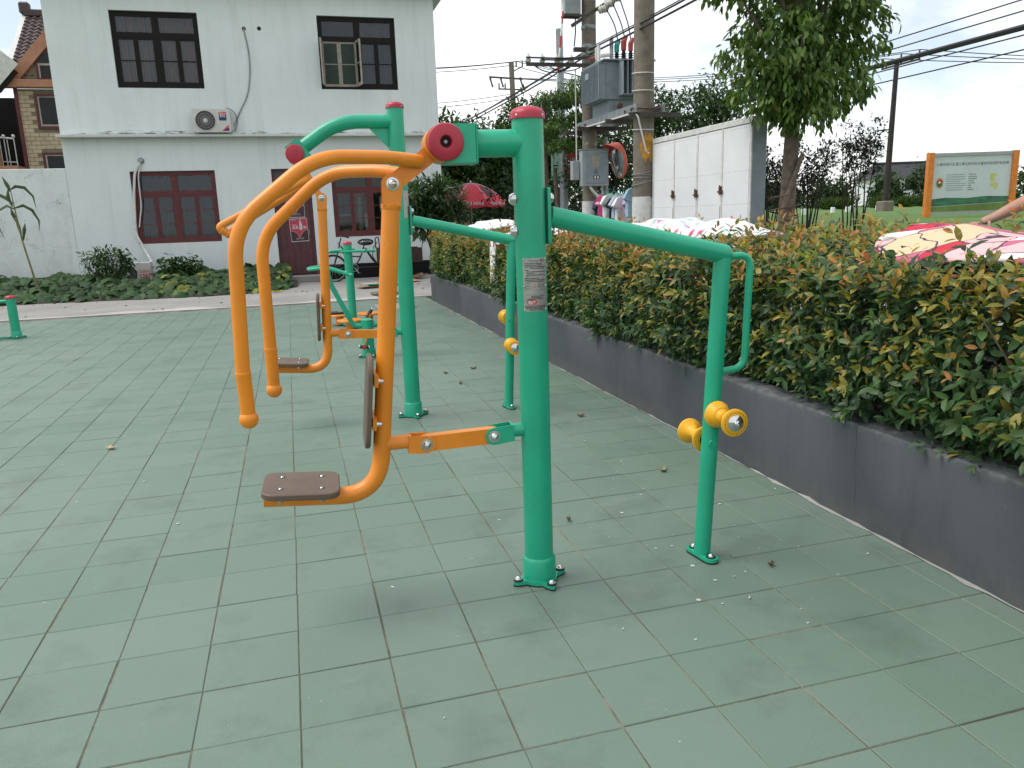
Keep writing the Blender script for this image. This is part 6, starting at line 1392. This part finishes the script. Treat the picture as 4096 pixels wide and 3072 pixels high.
# corn stalk
CN = thing('corn_plant', (-5.55, 15.2, .05), 'tall single corn plant with drooping leaves against the garden wall', 'plant')
MB().tube([(-5.40, 15.2, .05), (-5.50, 15.2, .45), (-5.62, 15.2, 1.3), (-5.66, 15.2, 1.9), (-5.69, 15.2, 2.45)], [.024, .022, .018, .014, .006], 8).build('stalk', M['corn_stalk'], CN)
MB().tube([(-5.62, 15.18, 1.45), (-5.63, 15.15, 1.60), (-5.66, 15.14, 1.78)], [.02, .034, .015], 8).build('ear', M['corn_stalk'], CN)
def blade(pts, w_):
    vs = []; n_ = len(pts)
    for i, p in enumerate(pts): ww = w_*math.sin(PI*(.12+.88*i/(n_-1))) if i < n_-1 else .004; tg = V(*pts[min(i+1, n_-1)])-V(*pts[max(i-1, 0)]); sdv = V(-tg.z, -.5*tg.length, tg.x).normalized(); vs += [V(*p)+sdv*ww*.7, V(*p)-V(0, .012, 0), V(*p)-sdv*ww*.7]
    fs = []
    for i in range(n_-1): fs += [(3*i, 3*i+3, 3*i+4, 3*i+1), (3*i+1, 3*i+4, 3*i+5, 3*i+2)]
    me = MB().add(vs, fs, True).build('leaf', M['corn_leaf'], CN)
M['corn_leaf'] = paint('corn_leaf', (.050, .085, .028), .55, var=.3, scale=6)
for pts in ([(-5.66, 15.2, 1.95), (-5.80, 15.2, 2.02), (-5.98, 15.18, 1.92), (-6.02, 15.17, 1.65), (-5.93, 15.17, 1.35)], [(-5.66, 15.2, 1.97), (-5.50, 15.2, 2.02), (-5.34, 15.18, 1.92), (-5.24, 15.17, 1.70), (-5.26, 15.17, 1.48)], [(-5.68, 15.2, 2.35), (-5.58, 15.2, 2.41), (-5.42, 15.19, 2.38), (-5.28, 15.18, 2.20), (-5.26, 15.18, 1.95)], [(-5.67, 15.2, 2.05), (-5.80, 15.2, 2.18), (-6.0, 15.2, 2.30), (-6.2, 15.2, 2.40)], [(-5.69, 15.2, 2.30), (-5.74, 15.2, 2.46), (-5.80, 15.2, 2.62)], [(-5.60, 15.2, 1.3), (-5.54, 15.16, 1.52), (-5.50, 15.15, 1.66)], [(-5.64, 15.2, 1.6), (-5.70, 15.15, 1.85), (-5.72, 15.14, 1.98)], [(-5.70, 15.2, 2.0), (-5.74, 15.16, 2.2), (-5.71, 15.15, 2.38)]): blade(pts, .055)
# shrub by the lower air conditioner and the small leafy patch
DG = [(.030, .066, .020), (.042, .088, .026), (.055, .105, .030)]
tree('round dark green shrub in front of the white house wall', (-4.2, 15.9, .05), .02, .5, [((-4.2, 15.9, .72), (.52, .35, .36), 1)], 85, 13, .055, .11, DG, 31, 'twig', 'shrub', .0, .36, False, multi=14, cat='shrub')
tree('loose green shrub right of the lower air conditioner', (-2.75, 16.4, .05), .015, .4, [((-2.75, 16.4, .55), (.42, .3, .22), 1)], 60, 9, .07, .13, [(.05, .10, .028), (.038, .08, .026)], 32, 'twig', 'shrub', .1, .6, False, multi=9, cat='shrub')
# glossy whorled shrub at the house corner
tree('glossy oleander-like shrub beside the house corner behind the hedge end', (2.95, 13.9, .05), .03, .9, [((2.62, 13.9, 1.95), (.42, .5, .35), 1.1), ((3.12, 13.9, 1.98), (.5, .5, .42), 1.3), ((3.25, 13.8, 1.55), (.45, .5, .28), 1), ((2.72, 13.8, 1.45), (.35, .45, .35), .9)], 230, 15, .05, .19, [(.030, .060, .022), (.045, .085, .030), (.065, .11, .040)], 33, 'dark_bark', 'shrub', .05, .24, False, multi=16, cat='shrub')

# ---- roadside and background trees
CAM_G = [(.075, .145, .028), (.11, .185, .036), (.055, .115, .025), (.145, .215, .045)]
BT_ = tree('large camphor tree with light green leaves behind the hedge', (5.85, 5.1, 0), .108, 4.4, [((5.62, 5.2, 3.32), (.48, .8, .38), 1.2), ((6.20, 5.3, 3.75), (.72, .9, .60), 2.2), ((6.70, 5.4, 3.50), (.46, .8, .55), 1.5), ((5.68, 5.1, 2.88), (.46, .7, .32), 1.2), ((6.35, 5.2, 3.0), (.60, .8, .36), 1.3), ((6.0, 5.4, 4.6), (.9, 1.1, .7), 2), ((5.15, 5.3, 4.20), (.42, .7, .22), .6), ((5.95, 4.9, 2.62), (.42, .5, .20), .6), ((6.5, 5.2, 5.2), (1.0, 1.0, .8), 1.2)], 590, 20, .066, .115, CAM_G, 41, 'bark', 'tree', .85, .40, False, 22, lean=(.25, .15))
b = MB(); b.tube([(5.38, 4.9, .3), (5.80, 5.0, 1.55), (6.05, 5.05, 2.1)], [.035, .032, .028], 8); b.build('timber_prop', M['bark'], label='sloping timber prop leaning on the camphor trunk', cat='post')
MB().tube([(5.85+.175*math.cos(a_*.5), 5.1+.175*math.sin(a_*.5), .9+.012*a_) for a_ in range(60)], .010, 5).build('straw_rope', M['twig'], label='straw rope wound round the camphor trunk', cat='rope')
DK = [(.016, .030, .012), (.022, .042, .015), (.030, .055, .018)]
MIDG = [(.030, .062, .018), (.042, .082, .022), (.055, .10, .026)]
tree('dark leafy tree directly right of the white house', (6.2, 27.5, 0), .16, 4, [((5.7, 27.5, 4.3), (1.2, 1.4, 1.1), 1), ((7.0, 27.5, 3.9), (1.2, 1.4, 1.2), 1), ((6.3, 27, 2.4), (2.0, 1.3, 1.2), 1.3)], 640, 14, .20, .27, MIDG, 51, droop=.3, group='background trees')
tree('tall broad tree above the red parasol', (9.2, 28.5, 0), .2, 5, [((8.4, 28.5, 4.0), (1.4, 1.5, 1.3), 1), ((9.8, 28.5, 4.8), (1.3, 1.5, 1.4), 1.3), ((9.2, 28, 2.6), (2.2, 1.3, 1.4), 1.4), ((11.0, 28.6, 3.7), (1.2, 1.3, 1.3), 1)], 850, 14, .20, .27, MIDG, 52, droop=.3, group='background trees')
tree('feathery layered tree between the street pole and the far concrete pole', (7.0, 14.8, 0), .07, 4.0, [((6.31, 14.42, 4.10), (.62, .60, .13), 1), ((6.52, 14.42, 3.66), (.66, .60, .15), 1.2), ((5.96, 14.33, 3.42), (.42, .52, .09), .6), ((6.05, 14.33, 3.05), (.50, .52, .12), .7), ((6.75, 14.42, 3.15), (.42, .52, .14), .6), ((6.85, 14.59, 4.42), (.55, .60, .14), .6)], 230, 24, .085, .12, [(.080, .145, .034), (.115, .185, .044), (.055, .105, .028)], 53, 'dark_bark', droop=.15, wd=.30, limbs=22, flat=True, group='background trees')
tree('dense dark tree just right of the thick pole', (9.9, 16.8, 0), .12, 3.6, [((9.6, 16.8, 4.1), (.75, .8, .7), 1), ((9.9, 16.8, 3.3), (1.0, .8, .8), 1.5), ((9.5, 16.7, 2.6), (.8, .7, .6), 1)], 330, 14, .13, .15, MIDG, 54, 'dark_bark', droop=.3, group='background trees')
tree('spreading dark tree behind the white cabinet', (12.0, 17.4, 0), .13, 4.0, [((11.4, 17.4, 4.3), (1.0, .9, .5), 1), ((12.3, 17.4, 4.6), (1.1, 1, .6), 1), ((12.0, 17.2, 3.5), (1.3, .9, .5), .8), ((10.9, 17.3, 3.3), (.5, .6, .3), .4)], 300, 13, .14, .16, MIDG, 55, 'dark_bark', droop=.35, group='background trees')
tree('dark tree behind the transformer', (7.9, 15.2, 0), .10, 3.2, [((7.7, 15.2, 3.1), (.8, .7, .5), 1), ((7.5, 15.2, 2.5), (.9, .7, .5), 1)], 200, 14, .13, .15, DK+MIDG, 56, 'dark_bark', droop=.3, group='background trees')
PUR = [(.020, .018, .016), (.028, .024, .018), (.020, .028, .014)]
for k, (x, y, h, w_, lab) in enumerate(((8.70, 9.6, 2.5, .34, 'dark upright shrub right behind the camphor trunk'), (9.52, 9.6, 2.6, .40, 'dark multi-stemmed shrub between camphor tree and tall shrub'), (10.62, 9.6, 2.95, .44, 'tall dark vase-shaped shrub left of the field pole'))):
    tree(lab, (x, y, fz(x, y)), .022, 1.2, [((x-.1, y, h*.74), (w_*.75, .45, h*.15), 1), ((x+.15, y, h*.84), (w_*.75, .45, h*.15), 1), ((x+.35, y, h*.92), (w_*.35, .3, h*.12), .4), ((x-.2, y, h*.92), (w_*.3, .3, h*.12), .4)], 150, 10, .055, .085, PUR, 60+k, 'dark_bark', 'tree', -.3, .45, True, multi=8, group='dark shrubs by the field', cat='shrub')
# dark shrubbery closing the view behind the poles: reads as one mass
R_ = np.random.default_rng(71)
arr, _ = crown_leaves(R_, [((7.0, 19.5, 1.2), (1.8, .8, 1.5), 1), ((10.0, 19.5, 1.1), (2.2, .8, 1.5), 1.2), ((12.6, 20, 1.1), (1.6, .8, 1.3), 1), ((8.3, 26, 1.2), (4, 1, 1.6), 1.2), ((12.0, 25, 1.2), (3, 1, 1.5), 1)], 620, 14, .18, .22, DK, .2)
leaf_object('shrubbery', [arr], M['leaf_dull'], None, (10, 21, 0), label='dark belt of shrubs closing the view behind the poles', cat='shrubs', kind='stuff')
# field: tufts, markers, far trees
tuft_s = [(41.7, 50.6), (42.9, 50.2), (45.7, 49.4), (47.7, 48.8), (49.1, 48.4), (50.1, 48.1), (58.1, 45.8)]
for k, (x, y) in enumerate(tuft_s):
    z0_ = fz(x, y); R_ = np.random.default_rng(80+k); t = thing('grass_tuft', (x, y, z0_), 'rounded clump of tall ornamental grass in the field', 'grass clump', 'grass clumps in the field'); n = 420
    d = rv(R_, n); d[:, 2] = np.abs(d[:, 2])*1.2+.35; arr = leaf_arrays(np.stack([x+.25*R_.normal(size=n), y+.25*R_.normal(size=n), np.full(n, z0_)], 1), d, rv(R_, n), .8+.4*R_.random(n), .05, mixcol(R_, n, [(.06, .11, .028), (.09, .14, .04)]), simple=True, bend=.25); leaf_object('blades', [arr], M['leaf_dull'], t, (x, y, z0_), kind='stuff')
for k, (x, y) in enumerate(((29.8, 33.6), (34.9, 37.2), (29.0, 33.8), (40.1, 45.9), (24.0, 29.5))): MB().box((x-.10, y-.08, fz(x, y)-.1), (x+.10, y+.08, fz(x, y)+.30), .02).build('marker_stone', M['white_paint'], label='small white marker stone standing in the grass field', cat='marker', group='white marker stones')
FT = [(.028, .055, .020), (.036, .068, .024), (.045, .080, .028)]
for k, (x, y, r, h, lab) in enumerate(((62.5, 68, 1.6, 4.6, 'rounded far tree left of the farmhouse'), (57.5, 71, 2.4, 4.4, 'far tree in the row at left of the field'), (53, 74, 2.6, 4.5, 'far tree at the left end of the field row'), (66.6, 66, 2.3, 5.8, 'big rounded tree in front of the right half of the farmhouse'), (80.0, 64, 2.9, 6.2, 'big dark tree at the right edge beyond the notice board'))):
    tree(lab, (x, y, fz(x, y)), .25, h*.45, [((x, y, h*.60), (r, r*.8, h*.42), 1.5), ((x-r*.4, y, h*.4), (r*.7, r*.6, h*.3), .8), ((x+r*.4, y, h*.42), (r*.7, r*.6, h*.3), .8)], 190, 13, .38, .55, FT, 90+k, droop=.2, group='far trees')
R_ = np.random.default_rng(99); bl = []
for k in range(46): a = math.radians(8+60*k/45); bl.append(((150*math.sin(a), 150*math.cos(a), 2.6), (8, 5, 2.6), 1))
arr, _ = crown_leaves(R_, bl, 900, 10, .9, 1.3, FT, .2); leaf_object('far_wood', [arr], M['leaf_dull'], None, (100, 100, 0), label='distant line of trees along the horizon', cat='trees', kind='stuff')

# ------------------------------------------------------------------ bedding drying on the hedge
def cloth_mat(name, kind):
    mt, n, bs, o = newmat(name); p = wpos(n); bs.inputs['Roughness'].default_value = .9; bs.inputs['Specular IOR Level'].default_value = .2
    wp = N(n, 'ShaderNodeVectorMath', {0: p}, operation='ADD'); nx = N(n, 'ShaderNodeTexNoise', {'Scale': 6.0, 'Detail': 2}); n.links.new(p, nx.inputs['Vector'])
    sc_ = N(n, 'ShaderNodeVectorMath', {0: nx.outputs['Color'], 1: (.12, .12, .12)}, operation='MULTIPLY'); n.links.new(sc_.outputs[0], wp.inputs[1]); q = wp.outputs[0]
    vor = lambda s_: N(n, 'ShaderNodeTexVoronoi', {'Vector': q, 'Scale': s_})
    if kind == 'floral':
        v1 = vor(6.0); c = ramp(n, v1.outputs['Distance'], [(.0, (.50, .03, .13)), (.26, (.60, .13, .25)), (.38, (.66, .64, .65)), (1, (.68, .67, .67))])
        sel = N(n, 'ShaderNodeSeparateXYZ', {0: v1.outputs['Color']}).outputs[0]; c = mixc(n, ramp(n, sel, [(.80, (0, 0, 0)), (.81, (1, 1, 1))]), c, (.67, .66, .66))
        v2 = vor(8.3); c = mixc(n, ramp(n, v2.outputs['Distance'], [(.20, (.8,)*3), (.30, (0, 0, 0))]), c, (.25, .48, .45))
    elif kind == 'spots':
        v1 = vor(20); c = ramp(n, v1.outputs['Distance'], [(.34, (.10, .04, .06)), (.44, (.70, .68, .67))])
    elif kind == 'quilt':
        v1 = vor(4.2); c = ramp(n, N(n, 'ShaderNodeSeparateXYZ', {0: v1.outputs['Color']}).outputs[0], [(.0, (.52, .035, .06)), (.24, (.52, .035, .06)), (.25, (.66, .42, .42)), (.47, (.66, .42, .42)), (.48, (.58, .47, .30)), (.54, (.58, .47, .30)), (.55, (.70, .66, .66)), (.84, (.70, .66, .66)), (.85, (.50, .12, .20))])
        n.nodes[-1].color_ramp.interpolation = 'CONSTANT' if n.nodes[-1].type == 'VALTORGB' else 'LINEAR'
        v3 = vor(9); c = mixc(n, ramp(n, v3.outputs['Distance'], [(.10, (.55,)*3), (.16, (0, 0, 0))]), c, (.60, .16, .20))
        e = N(n, 'ShaderNodeTexVoronoi', {'Vector': q, 'Scale': 4.2}, feature='DISTANCE_TO_EDGE'); c = mixc(n, ramp(n, e.outputs['Distance'], [(.012, (1, 1, 1)), (.022, (0, 0, 0))]), c, (.08, .05, .07))
    else: c = ramp(n, noise(n, p, 3, 3), [(.3, (.68, .68, .69)), (.7, (.76, .76, .76))])
    n.links.new(c, bs.inputs['Base Color']); bump(n, bs, noise(n, p, 30, 4), .25, .01); return mt
def drape(name, corners, lift, mat, lab, cat, seed, nx=46, ny=26, amp=.035, hang=0.0, thick=.012):
    """cloth sheet over the hedge: corners (near-left, near-right, far-right, far-left) in x,y"""
    r2 = random.Random(seed); c = [V(a, b_, 0) for a, b_ in corners]; ph = [r2.uniform(0, 6) for _ in range(8)]; vs = []; fs = []
    for j in range(ny+1):
        for i in range(nx+1):
            u, w_ = i/nx, j/ny; p = c[0].lerp(c[1], u).lerp(c[3].lerp(c[2], u), w_)
            e = .05*math.sin(7*u+ph[0])+.03*math.sin(17*u+ph[1]); f = .05*math.sin(6*w_+ph[2])+.02*math.sin(15*w_+ph[3]); p += V(f*.8, e*.8, 0)
            fold = amp*(math.sin(14*u+4*w_+ph[4])+.7*math.sin(9*w_-7*u+ph[5])+.5*math.sin(27*u+ph[6]+6*w_)*math.sin(5*w_+ph[7]))
            edge = min(1, 5*min(u, 1-u, w_, 1-w_)); z = float(top_z(np.array(max(p.x, 2.2)), np.array(p.y)))+lift*(.35+.65*edge)+fold*(.5+.5*edge)
            if p.x < 2.16: z = z-(2.16-p.x)*2.6*hang; p.x = 2.16-(2.16-p.x)*.12-.02
            vs.append((p.x, p.y, z))
    for j in range(ny):
        for i in range(nx): a = j*(nx+1)+i; fs.append((a, a+1, a+nx+2, a+nx+1))
    o = MB().add(vs, fs, True).build(name, mat, label=lab, cat=cat); md_ = o.modifiers.new('thickness', 'SOLIDIFY'); md_.thickness = thick; md_.offset = 0; return o
drape('drying_quilt', QUADS[0], .055, cloth_mat('quilt_print', 'quilt'), 'red, pink and cream patterned quilt spread over the hedge at right', 'quilt', 3, 60, 34, .016, .0, .02)
drape('drying_sheet', QUADS[1], .085, cloth_mat('floral_print', 'floral'), 'crumpled white floral sheet with pink roses on the hedge', 'sheet', 4, 80, 34, .030)
drape('drying_sheet', QUADS[2], .07, cloth_mat('spot_print', 'spots'), 'white sheet with dark spots hanging over the hedge front', 'sheet', 5, 30, 60, .018, 1.0)
drape('drying_quilt', [(2.55, 9.4), (2.6, 7.6), (3.5, 7.8), (3.4, 9.6)], .13, cloth_mat('plain_white', 'white'), 'plain white quilt lying on the far end of the hedge', 'quilt', 6, 40, 24, .02, 0, .03)

# ------------------------------------------------------------------ cargo tricycle against the house wall
TR = thing('cargo_tricycle', (1.7, 16.35, 0), 'old black cargo tricycle with dark wooden box against the house wall', 'tricycle')
def wheel(x, y, r):
    w_ = MB().tube([(x+r*math.cos(2*PI*k/36), y, r+.005+r*math.sin(2*PI*k/36)) for k in range(36)], .021, 8, closed=True).build('wheel', M['black_rubber'], TR)
    MB().tube([(x+(r-.03)*math.cos(2*PI*k/36), y, r+.005+(r-.03)*math.sin(2*PI*k/36)) for k in range(36)], .010, 6, closed=True).build('rim', M['steel'], w_)
    for k in range(14): a = 2*PI*k/14; MB().cyl((x, y, r+.005), (x+(r-.03)*math.cos(a), y, r+.005+(r-.03)*math.sin(a)), .0022, .0022, 5).build('spoke', M['steel'], w_)
    MB().cyl((x, y-.05, r+.005), (x, y+.05, r+.005), .025, .025, 10).build('hub', M['steel'], w_)
wheel(.80, 16.35, .33); wheel(2.35, 16.05, .33); wheel(2.35, 16.72, .33)
fr = MB()
for p in ([(.80, 16.31, .33), (.93, 16.31, .70), (.98, 16.35, .86), (1.04, 16.35, 1.08)], [(.80, 16.39, .33), (.93, 16.39, .70), (.98, 16.35, .86)], [(1.0, 16.35, .80), (1.20, 16.35, .55), (1.32, 16.35, .36)], [(1.02, 16.35, .88), (1.18, 16.35, .62), (1.50, 16.35, .60)], [(1.32, 16.35, .33), (1.50, 16.35, .60), (1.60, 16.35, .88)], [(1.62, 16.2, .80), (1.85, 16.1, .42), (2.35, 16.1, .36)], [(1.62, 16.5, .80), (1.85, 16.6, .42), (2.35, 16.6, .36)], [(1.32, 16.35, .33), (2.35, 16.35, .34)]): fr.tube(fillet(p, .12, 5), .017, 8)
fr.build('frame', M['bike_black'], TR)
MB().tube(fillet([(1.16, 16.02, 1.10), (1.05, 16.12, 1.13), (1.03, 16.35, 1.11), (1.05, 16.58, 1.13), (1.16, 16.68, 1.10)], .06, 5), .013, 8).build('handlebar', M['bike_black'], TR)
for y in (16.02, 16.68): MB().cyl((1.10, y, 1.115), (1.22, y, 1.085), .019, .019, 8).build('grip', M['black_rubber'], TR)
MB().tube([(1.0, 16.2, .90), (.96, 16.2, .93), (.95, 16.2, .99)], .008, 6).build('brake_lever', M['bike_black'], TR)
b = MB(); b.ball((1.66, 16.35, .92), .13, 14, (1.15, .8, .38)); b.build('saddle', M['black_rubber'], TR)
b = MB(); b.ball((1.64, 16.35, .955), .17, 14, (1.2, .85, .5)); b.build('plastic_bag', M['bag'], TR)
MB().tube(fillet([(1.86, 16.15, .80), (1.86, 16.15, 1.05), (1.94, 16.15, 1.07), (1.96, 16.15, .80)], .05, 4), .014, 8).build('guard_hoop', M['bike_black'], TR)
MB().tube(fillet([(1.90, 16.1, .95), (1.78, 16.1, .80), (1.76, 16.1, .60), (1.86, 16.1, .45)], .1, 4), .010, 6).build('brake_cable', M['cable'], TR)
for k, (a, c) in enumerate((((1.93, 15.98, .42), (3.0, 16.01, .78)), ((1.93, 16.69, .42), (3.0, 16.72, .78)), ((1.93, 16.012, .42), (1.96, 16.688, .80)), ((2.97, 16.012, .42), (3.0, 16.688, .74)), ((1.962, 16.012, .42), (2.968, 16.688, .45)))): MB().box(a, c).build('box_board', M['cart_wood'], TR)
for p0, p1 in (((1.32, 16.28, .33), (1.42, 16.28, .19)), ((1.32, 16.42, .33), (1.22, 16.42, .47))): MB().bar(p0, p1, .02, .02, (0, 1, 0)).build('crank', M['steel'], TR)
MB().box((1.37, 16.19, .175), (1.47, 16.27, .20)).build('pedal', M['black_rubber'], TR)
MB().tube([(1.32+.09*math.cos(2*PI*k/20), 16.32, .33+.09*math.sin(2*PI*k/20)) for k in range(20)], .006, 5, closed=True).build('chainring', M['steel'], TR)

# ------------------------------------------------------------------ litter
def sheet(name, x, y, w_, d_, rz, mat, lab, cat, group=None, z=.012, curl=.02, seed=1, th=.006):
    r2 = random.Random(seed); vs = []; fs = []; n_ = 6
    for j in range(n_+1):
        for i in range(n_+1):
            u, v_ = i/n_-.5, j/n_-.5; X_ = u*w_+r2.uniform(-.02, .02)*w_*.3; Y_ = v_*d_+r2.uniform(-.02, .02)*d_*.3; zz = z+curl*(abs(u)*2)**2*r2.uniform(.5, 1)+curl*.5*(abs(v_)*2)**3
            vs.append((x+X_*math.cos(rz)-Y_*math.sin(rz), y+X_*math.sin(rz)+Y_*math.cos(rz), zz))
    for j in range(n_):
        for i in range(n_): a = j*(n_+1)+i; fs.append((a, a+1, a+n_+2, a+n_+1))
    o = MB().add(vs, fs, True).build(name, mat, label=lab, cat=cat, group=group); s_ = o.modifiers.new('thickness', 'SOLIDIFY'); s_.thickness = th; return o
sheet('cardboard_sheet', 1.55, 14.0, .75, .50, .3, M['cardboard'], 'flattened cardboard beside the green post on the concrete', 'cardboard', z=.015, curl=.05, seed=2)
sheet('cardboard_sheet', 2.02, 14.45, .60, .40, -.2, M['cardboard'], 'flattened cardboard behind the near orange hanger tube', 'cardboard', z=.015, curl=.06, seed=3)
sheet('cardboard_sheet', 2.66, 15.9, .75, .45, .2, M['cardboard'], 'buckled cardboard sheet at the end of the planter, farther one', 'cardboard', z=.03, curl=.10, seed=4)
sheet('cardboard_sheet', 2.50, 15.0, .50, .35, .5, M['cardboard'], 'small cardboard piece at the end of the planter, nearer one', 'cardboard', z=.015, curl=.04, seed=5)
sheet('green_carton', 1.62, 14.12, .42, .26, .1, M['ink_green'], 'green and white flattened carton on the cardboard', 'carton', z=.055, curl=.015, seed=6)
sheet('white_carton', 1.50, 14.27, .36, .10, .1, M['ink_white'], 'white paper strip beside the green carton', 'paper', z=.075, curl=.01, seed=7, th=.003)
sheet('banana_peel', -.55, 14.15, .22, .07, .2, paint('peel', (.50, .36, .05), .6), 'yellow peel lying at the edge of the squash vines', 'litter', z=.015, curl=.03, seed=8)
dl = paint('dry_leaf', (.12, .065, .035), .8, var=.3, scale=30); pl_ = paint('pale_leaf', (.45, .36, .20), .8, var=.2, scale=30); gl_ = paint('fresh_leaf', (.20, .24, .10), .6, var=.2, scale=30)
for k, (x, y, s_, mt, lab) in enumerate(((1.744, 1.584, .05, dl, 'curled brown leaf left of the rollers near the planter'), (1.74, .261, .06, gl_, 'pale green leaf on the tiles by the roller leg'), (1.131, 3.609, .055, dl, 'leftmost of the three dry leaves between the posts'), (1.431, 3.719, .06, dl, 'darkest of the three dry leaves between the posts'), (1.165, 3.09, .045, dl, 'nearest of the three dry leaves between the posts'), (-1.494, 2.025, .07, pl_, 'pale curled leaf alone on the tiles at left'), (1.60, -1.0, .03, dl, 'small dry leaf in front of the roller leg'), (.98, -.25, .03, dl, 'small brown husk right of the nearest post'))):
    sheet('fallen_leaf', x, y, s_, s_*.5, k*1.1, mt, lab, 'leaf', z=.004, curl=.015, seed=20+k, th=.001)
b = MB()
for k in range(130): x, y = (rnd.gauss(1.3, .45), rnd.gauss(-.5, .5)) if k < 60 else (rnd.uniform(-4, 2.1), rnd.uniform(-2.2, 11)); x = min(x, 2.15); s_ = .002+.006*rnd.random()**2; b.obox((x, y, .002+s_*.25), V(1, rnd.uniform(-1, 1), 0).normalized()*s_, V(rnd.uniform(-.5, .5), 1, 0).normalized()*s_*.6, V(0, 0, s_*.25))
b.build('crumbs', M['dirty_white'], label='scattered pale crumbs and grit on the green tiles', cat='litter', kind='stuff')
b = MB()
for k in range(150): x, y = rnd.uniform(-8, 4), 14.4-2.9*rnd.random()**2; s_ = .005+.022*rnd.random()**3; b.obox((x, y, .006+s_*.25), V(1, rnd.uniform(-1, 1), 0).normalized()*s_, V(rnd.uniform(-.5, .5), 1, 0).normalized()*s_*.6, V(0, 0, s_*.25))
b.build('grit', M['rust'], label='dark grit and crumbs scattered on the concrete strip', cat='litter', kind='stuff')
b = MB(); b.ball((8.0, 10.2, 1.98), .085, 12, (1, 1, .8)); b.build('red_lantern', M['label_red'], label='small red lantern hanging in the dark shrub', cat='lantern')

# ------------------------------------------------------------------ person reaching over the hedge at the right edge
import bmesh
PR = thing('person', (5.05, .05, 0), 'person in dark clothes reaching a bare forearm over the hedge at right edge', 'person')
def skin_mesh(name, joints, edges, mat, parent, sub=2):
    me = bpy.data.meshes.new(name); bm_ = bmesh.new(); ly = bm_.verts.layers.skin.verify(); vs = [bm_.verts.new(V(*j[:3])-wloc(parent)) for j in joints]
    for a, c in edges: bm_.edges.new((vs[a], vs[c]))
    for v_, j in zip(vs, joints): v_[ly].radius = (j[3], j[4] if len(j) > 4 else j[3])
    vs[0][ly].use_root = True; bm_.to_mesh(me); bm_.free(); o = link(name, me, mat, parent); o.modifiers.new('skin', 'SKIN').use_smooth_shade = True
    s_ = o.modifiers.new('sub', 'SUBSURF'); s_.levels = s_.render_levels = sub; return o
px, py = 5.05, .05
J = [(px, py, .92, .15, .12), (px-.02, py, 1.12, .13, .10), (px-.05, py, 1.32, .16, .11), (px-.07, py, 1.44, .07), (px-.09, py, 1.52, .055), (px-.12, py, 1.66, .095, .10),
     (px, py+.10, .86, .085), (px+.02, py+.11, .48, .06), (px+.02, py+.11, .10, .042), (px-.12, py+.12, .05, .04), (px, py-.10, .86, .085), (px+.02, py-.11, .48, .06), (px+.02, py-.11, .10, .042), (px-.12, py-.12, .05, .04),
     (px-.06, py+.19, 1.40, .06), (px-.26, py+.27, 1.50, .048), (px-.50, py+.30, 1.53, .052), (px-.74, py+.38, 1.41, .046), (px-.86, py+.43, 1.345, .032), (px-.93, py+.46, 1.32, .032, .018),
     (px-.05, py-.20, 1.40, .06), (px-.10, py-.27, 1.14, .047), (px-.22, py-.25, .92, .036), (px-.28, py-.24, .86, .028)]
Ed = [(0, 1), (1, 2), (2, 3), (3, 4), (4, 5), (0, 6), (6, 7), (7, 8), (8, 9), (0, 10), (10, 11), (11, 12), (12, 13), (2, 14), (14, 15), (15, 16), (16, 17), (17, 18), (18, 19), (2, 20), (20, 21), (21, 22), (22, 23)]
skin_mesh('body', J, Ed, M['skin'], PR)
for k in range(5):
    a = -.5+k*.25; b0 = V(px-.945, py+.46, 1.318)+V(-.0, a*.06, 0); L_ = (.05, .07, .075, .07, .055)[k]; dv = V(-.8, .35+a*.5, -.35).normalized()
    if k == 0: b0 = V(px-.90, py+.425, 1.325); dv = V(-.5, -.6, -.5).normalized()
    skin_mesh('finger', [(*b0, .011), (*(b0+dv*L_*.5), .010), (*(b0+dv*L_*.8+V(0, 0, -.012)), .009), (*(b0+dv*L_+V(0, 0, -.03)), .007)], [(0, 1), (1, 2), (2, 3)], M['skin'], PR, 1)
s = .018
skin_mesh('shirt', [(px, py, .88, .165+s, .135), (px-.02, py, 1.12, .15+s, .12), (px-.05, py, 1.32, .175+s, .125), (px-.065, py, 1.41, .10), (px-.06, py+.19, 1.40, .078), (px-.22, py+.255, 1.485, .068), (px-.05, py-.20, 1.40, .078), (px-.085, py-.25, 1.22, .066)], [(0, 1), (1, 2), (2, 3), (2, 4), (4, 5), (2, 6), (6, 7)], M['shirt_cloth'], PR)
skin_mesh('trousers', [(px, py, .93, .16, .135), (px, py+.10, .84, .105), (px+.02, py+.11, .48, .08), (px+.02, py+.11, .12, .065), (px, py-.10, .84, .105), (px+.02, py-.11, .48, .08), (px+.02, py-.11, .12, .065)], [(0, 1), (1, 2), (2, 3), (0, 4), (4, 5), (5, 6)], M['trouser_cloth'], PR)
b = MB(); b.ball((px-.10, py, 1.70), .112, 20, (1.02, .92, 1.02)); b.build('hair', M['hair_black'], PR)
b = MB(); b.ball((px-.215, py, 1.645), .02, 8, (1.1, .8, 1.3)); b.build('nose', M['skin'], PR)
for s_ in (-1, 1):
    MB().ball((px-.205, py+s_*.036, 1.672), .011, 8).build('eye', M['hair_black'], PR); MB().ball((px-.12, py+s_*.098, 1.66), .026, 10, (1, .4, 1.3)).build('ear', M['skin'], PR)
MB().ball((px-.207, py, 1.610), .022, 8, (.4, 1, .25)).build('mouth', M['mirror_rim'], PR)
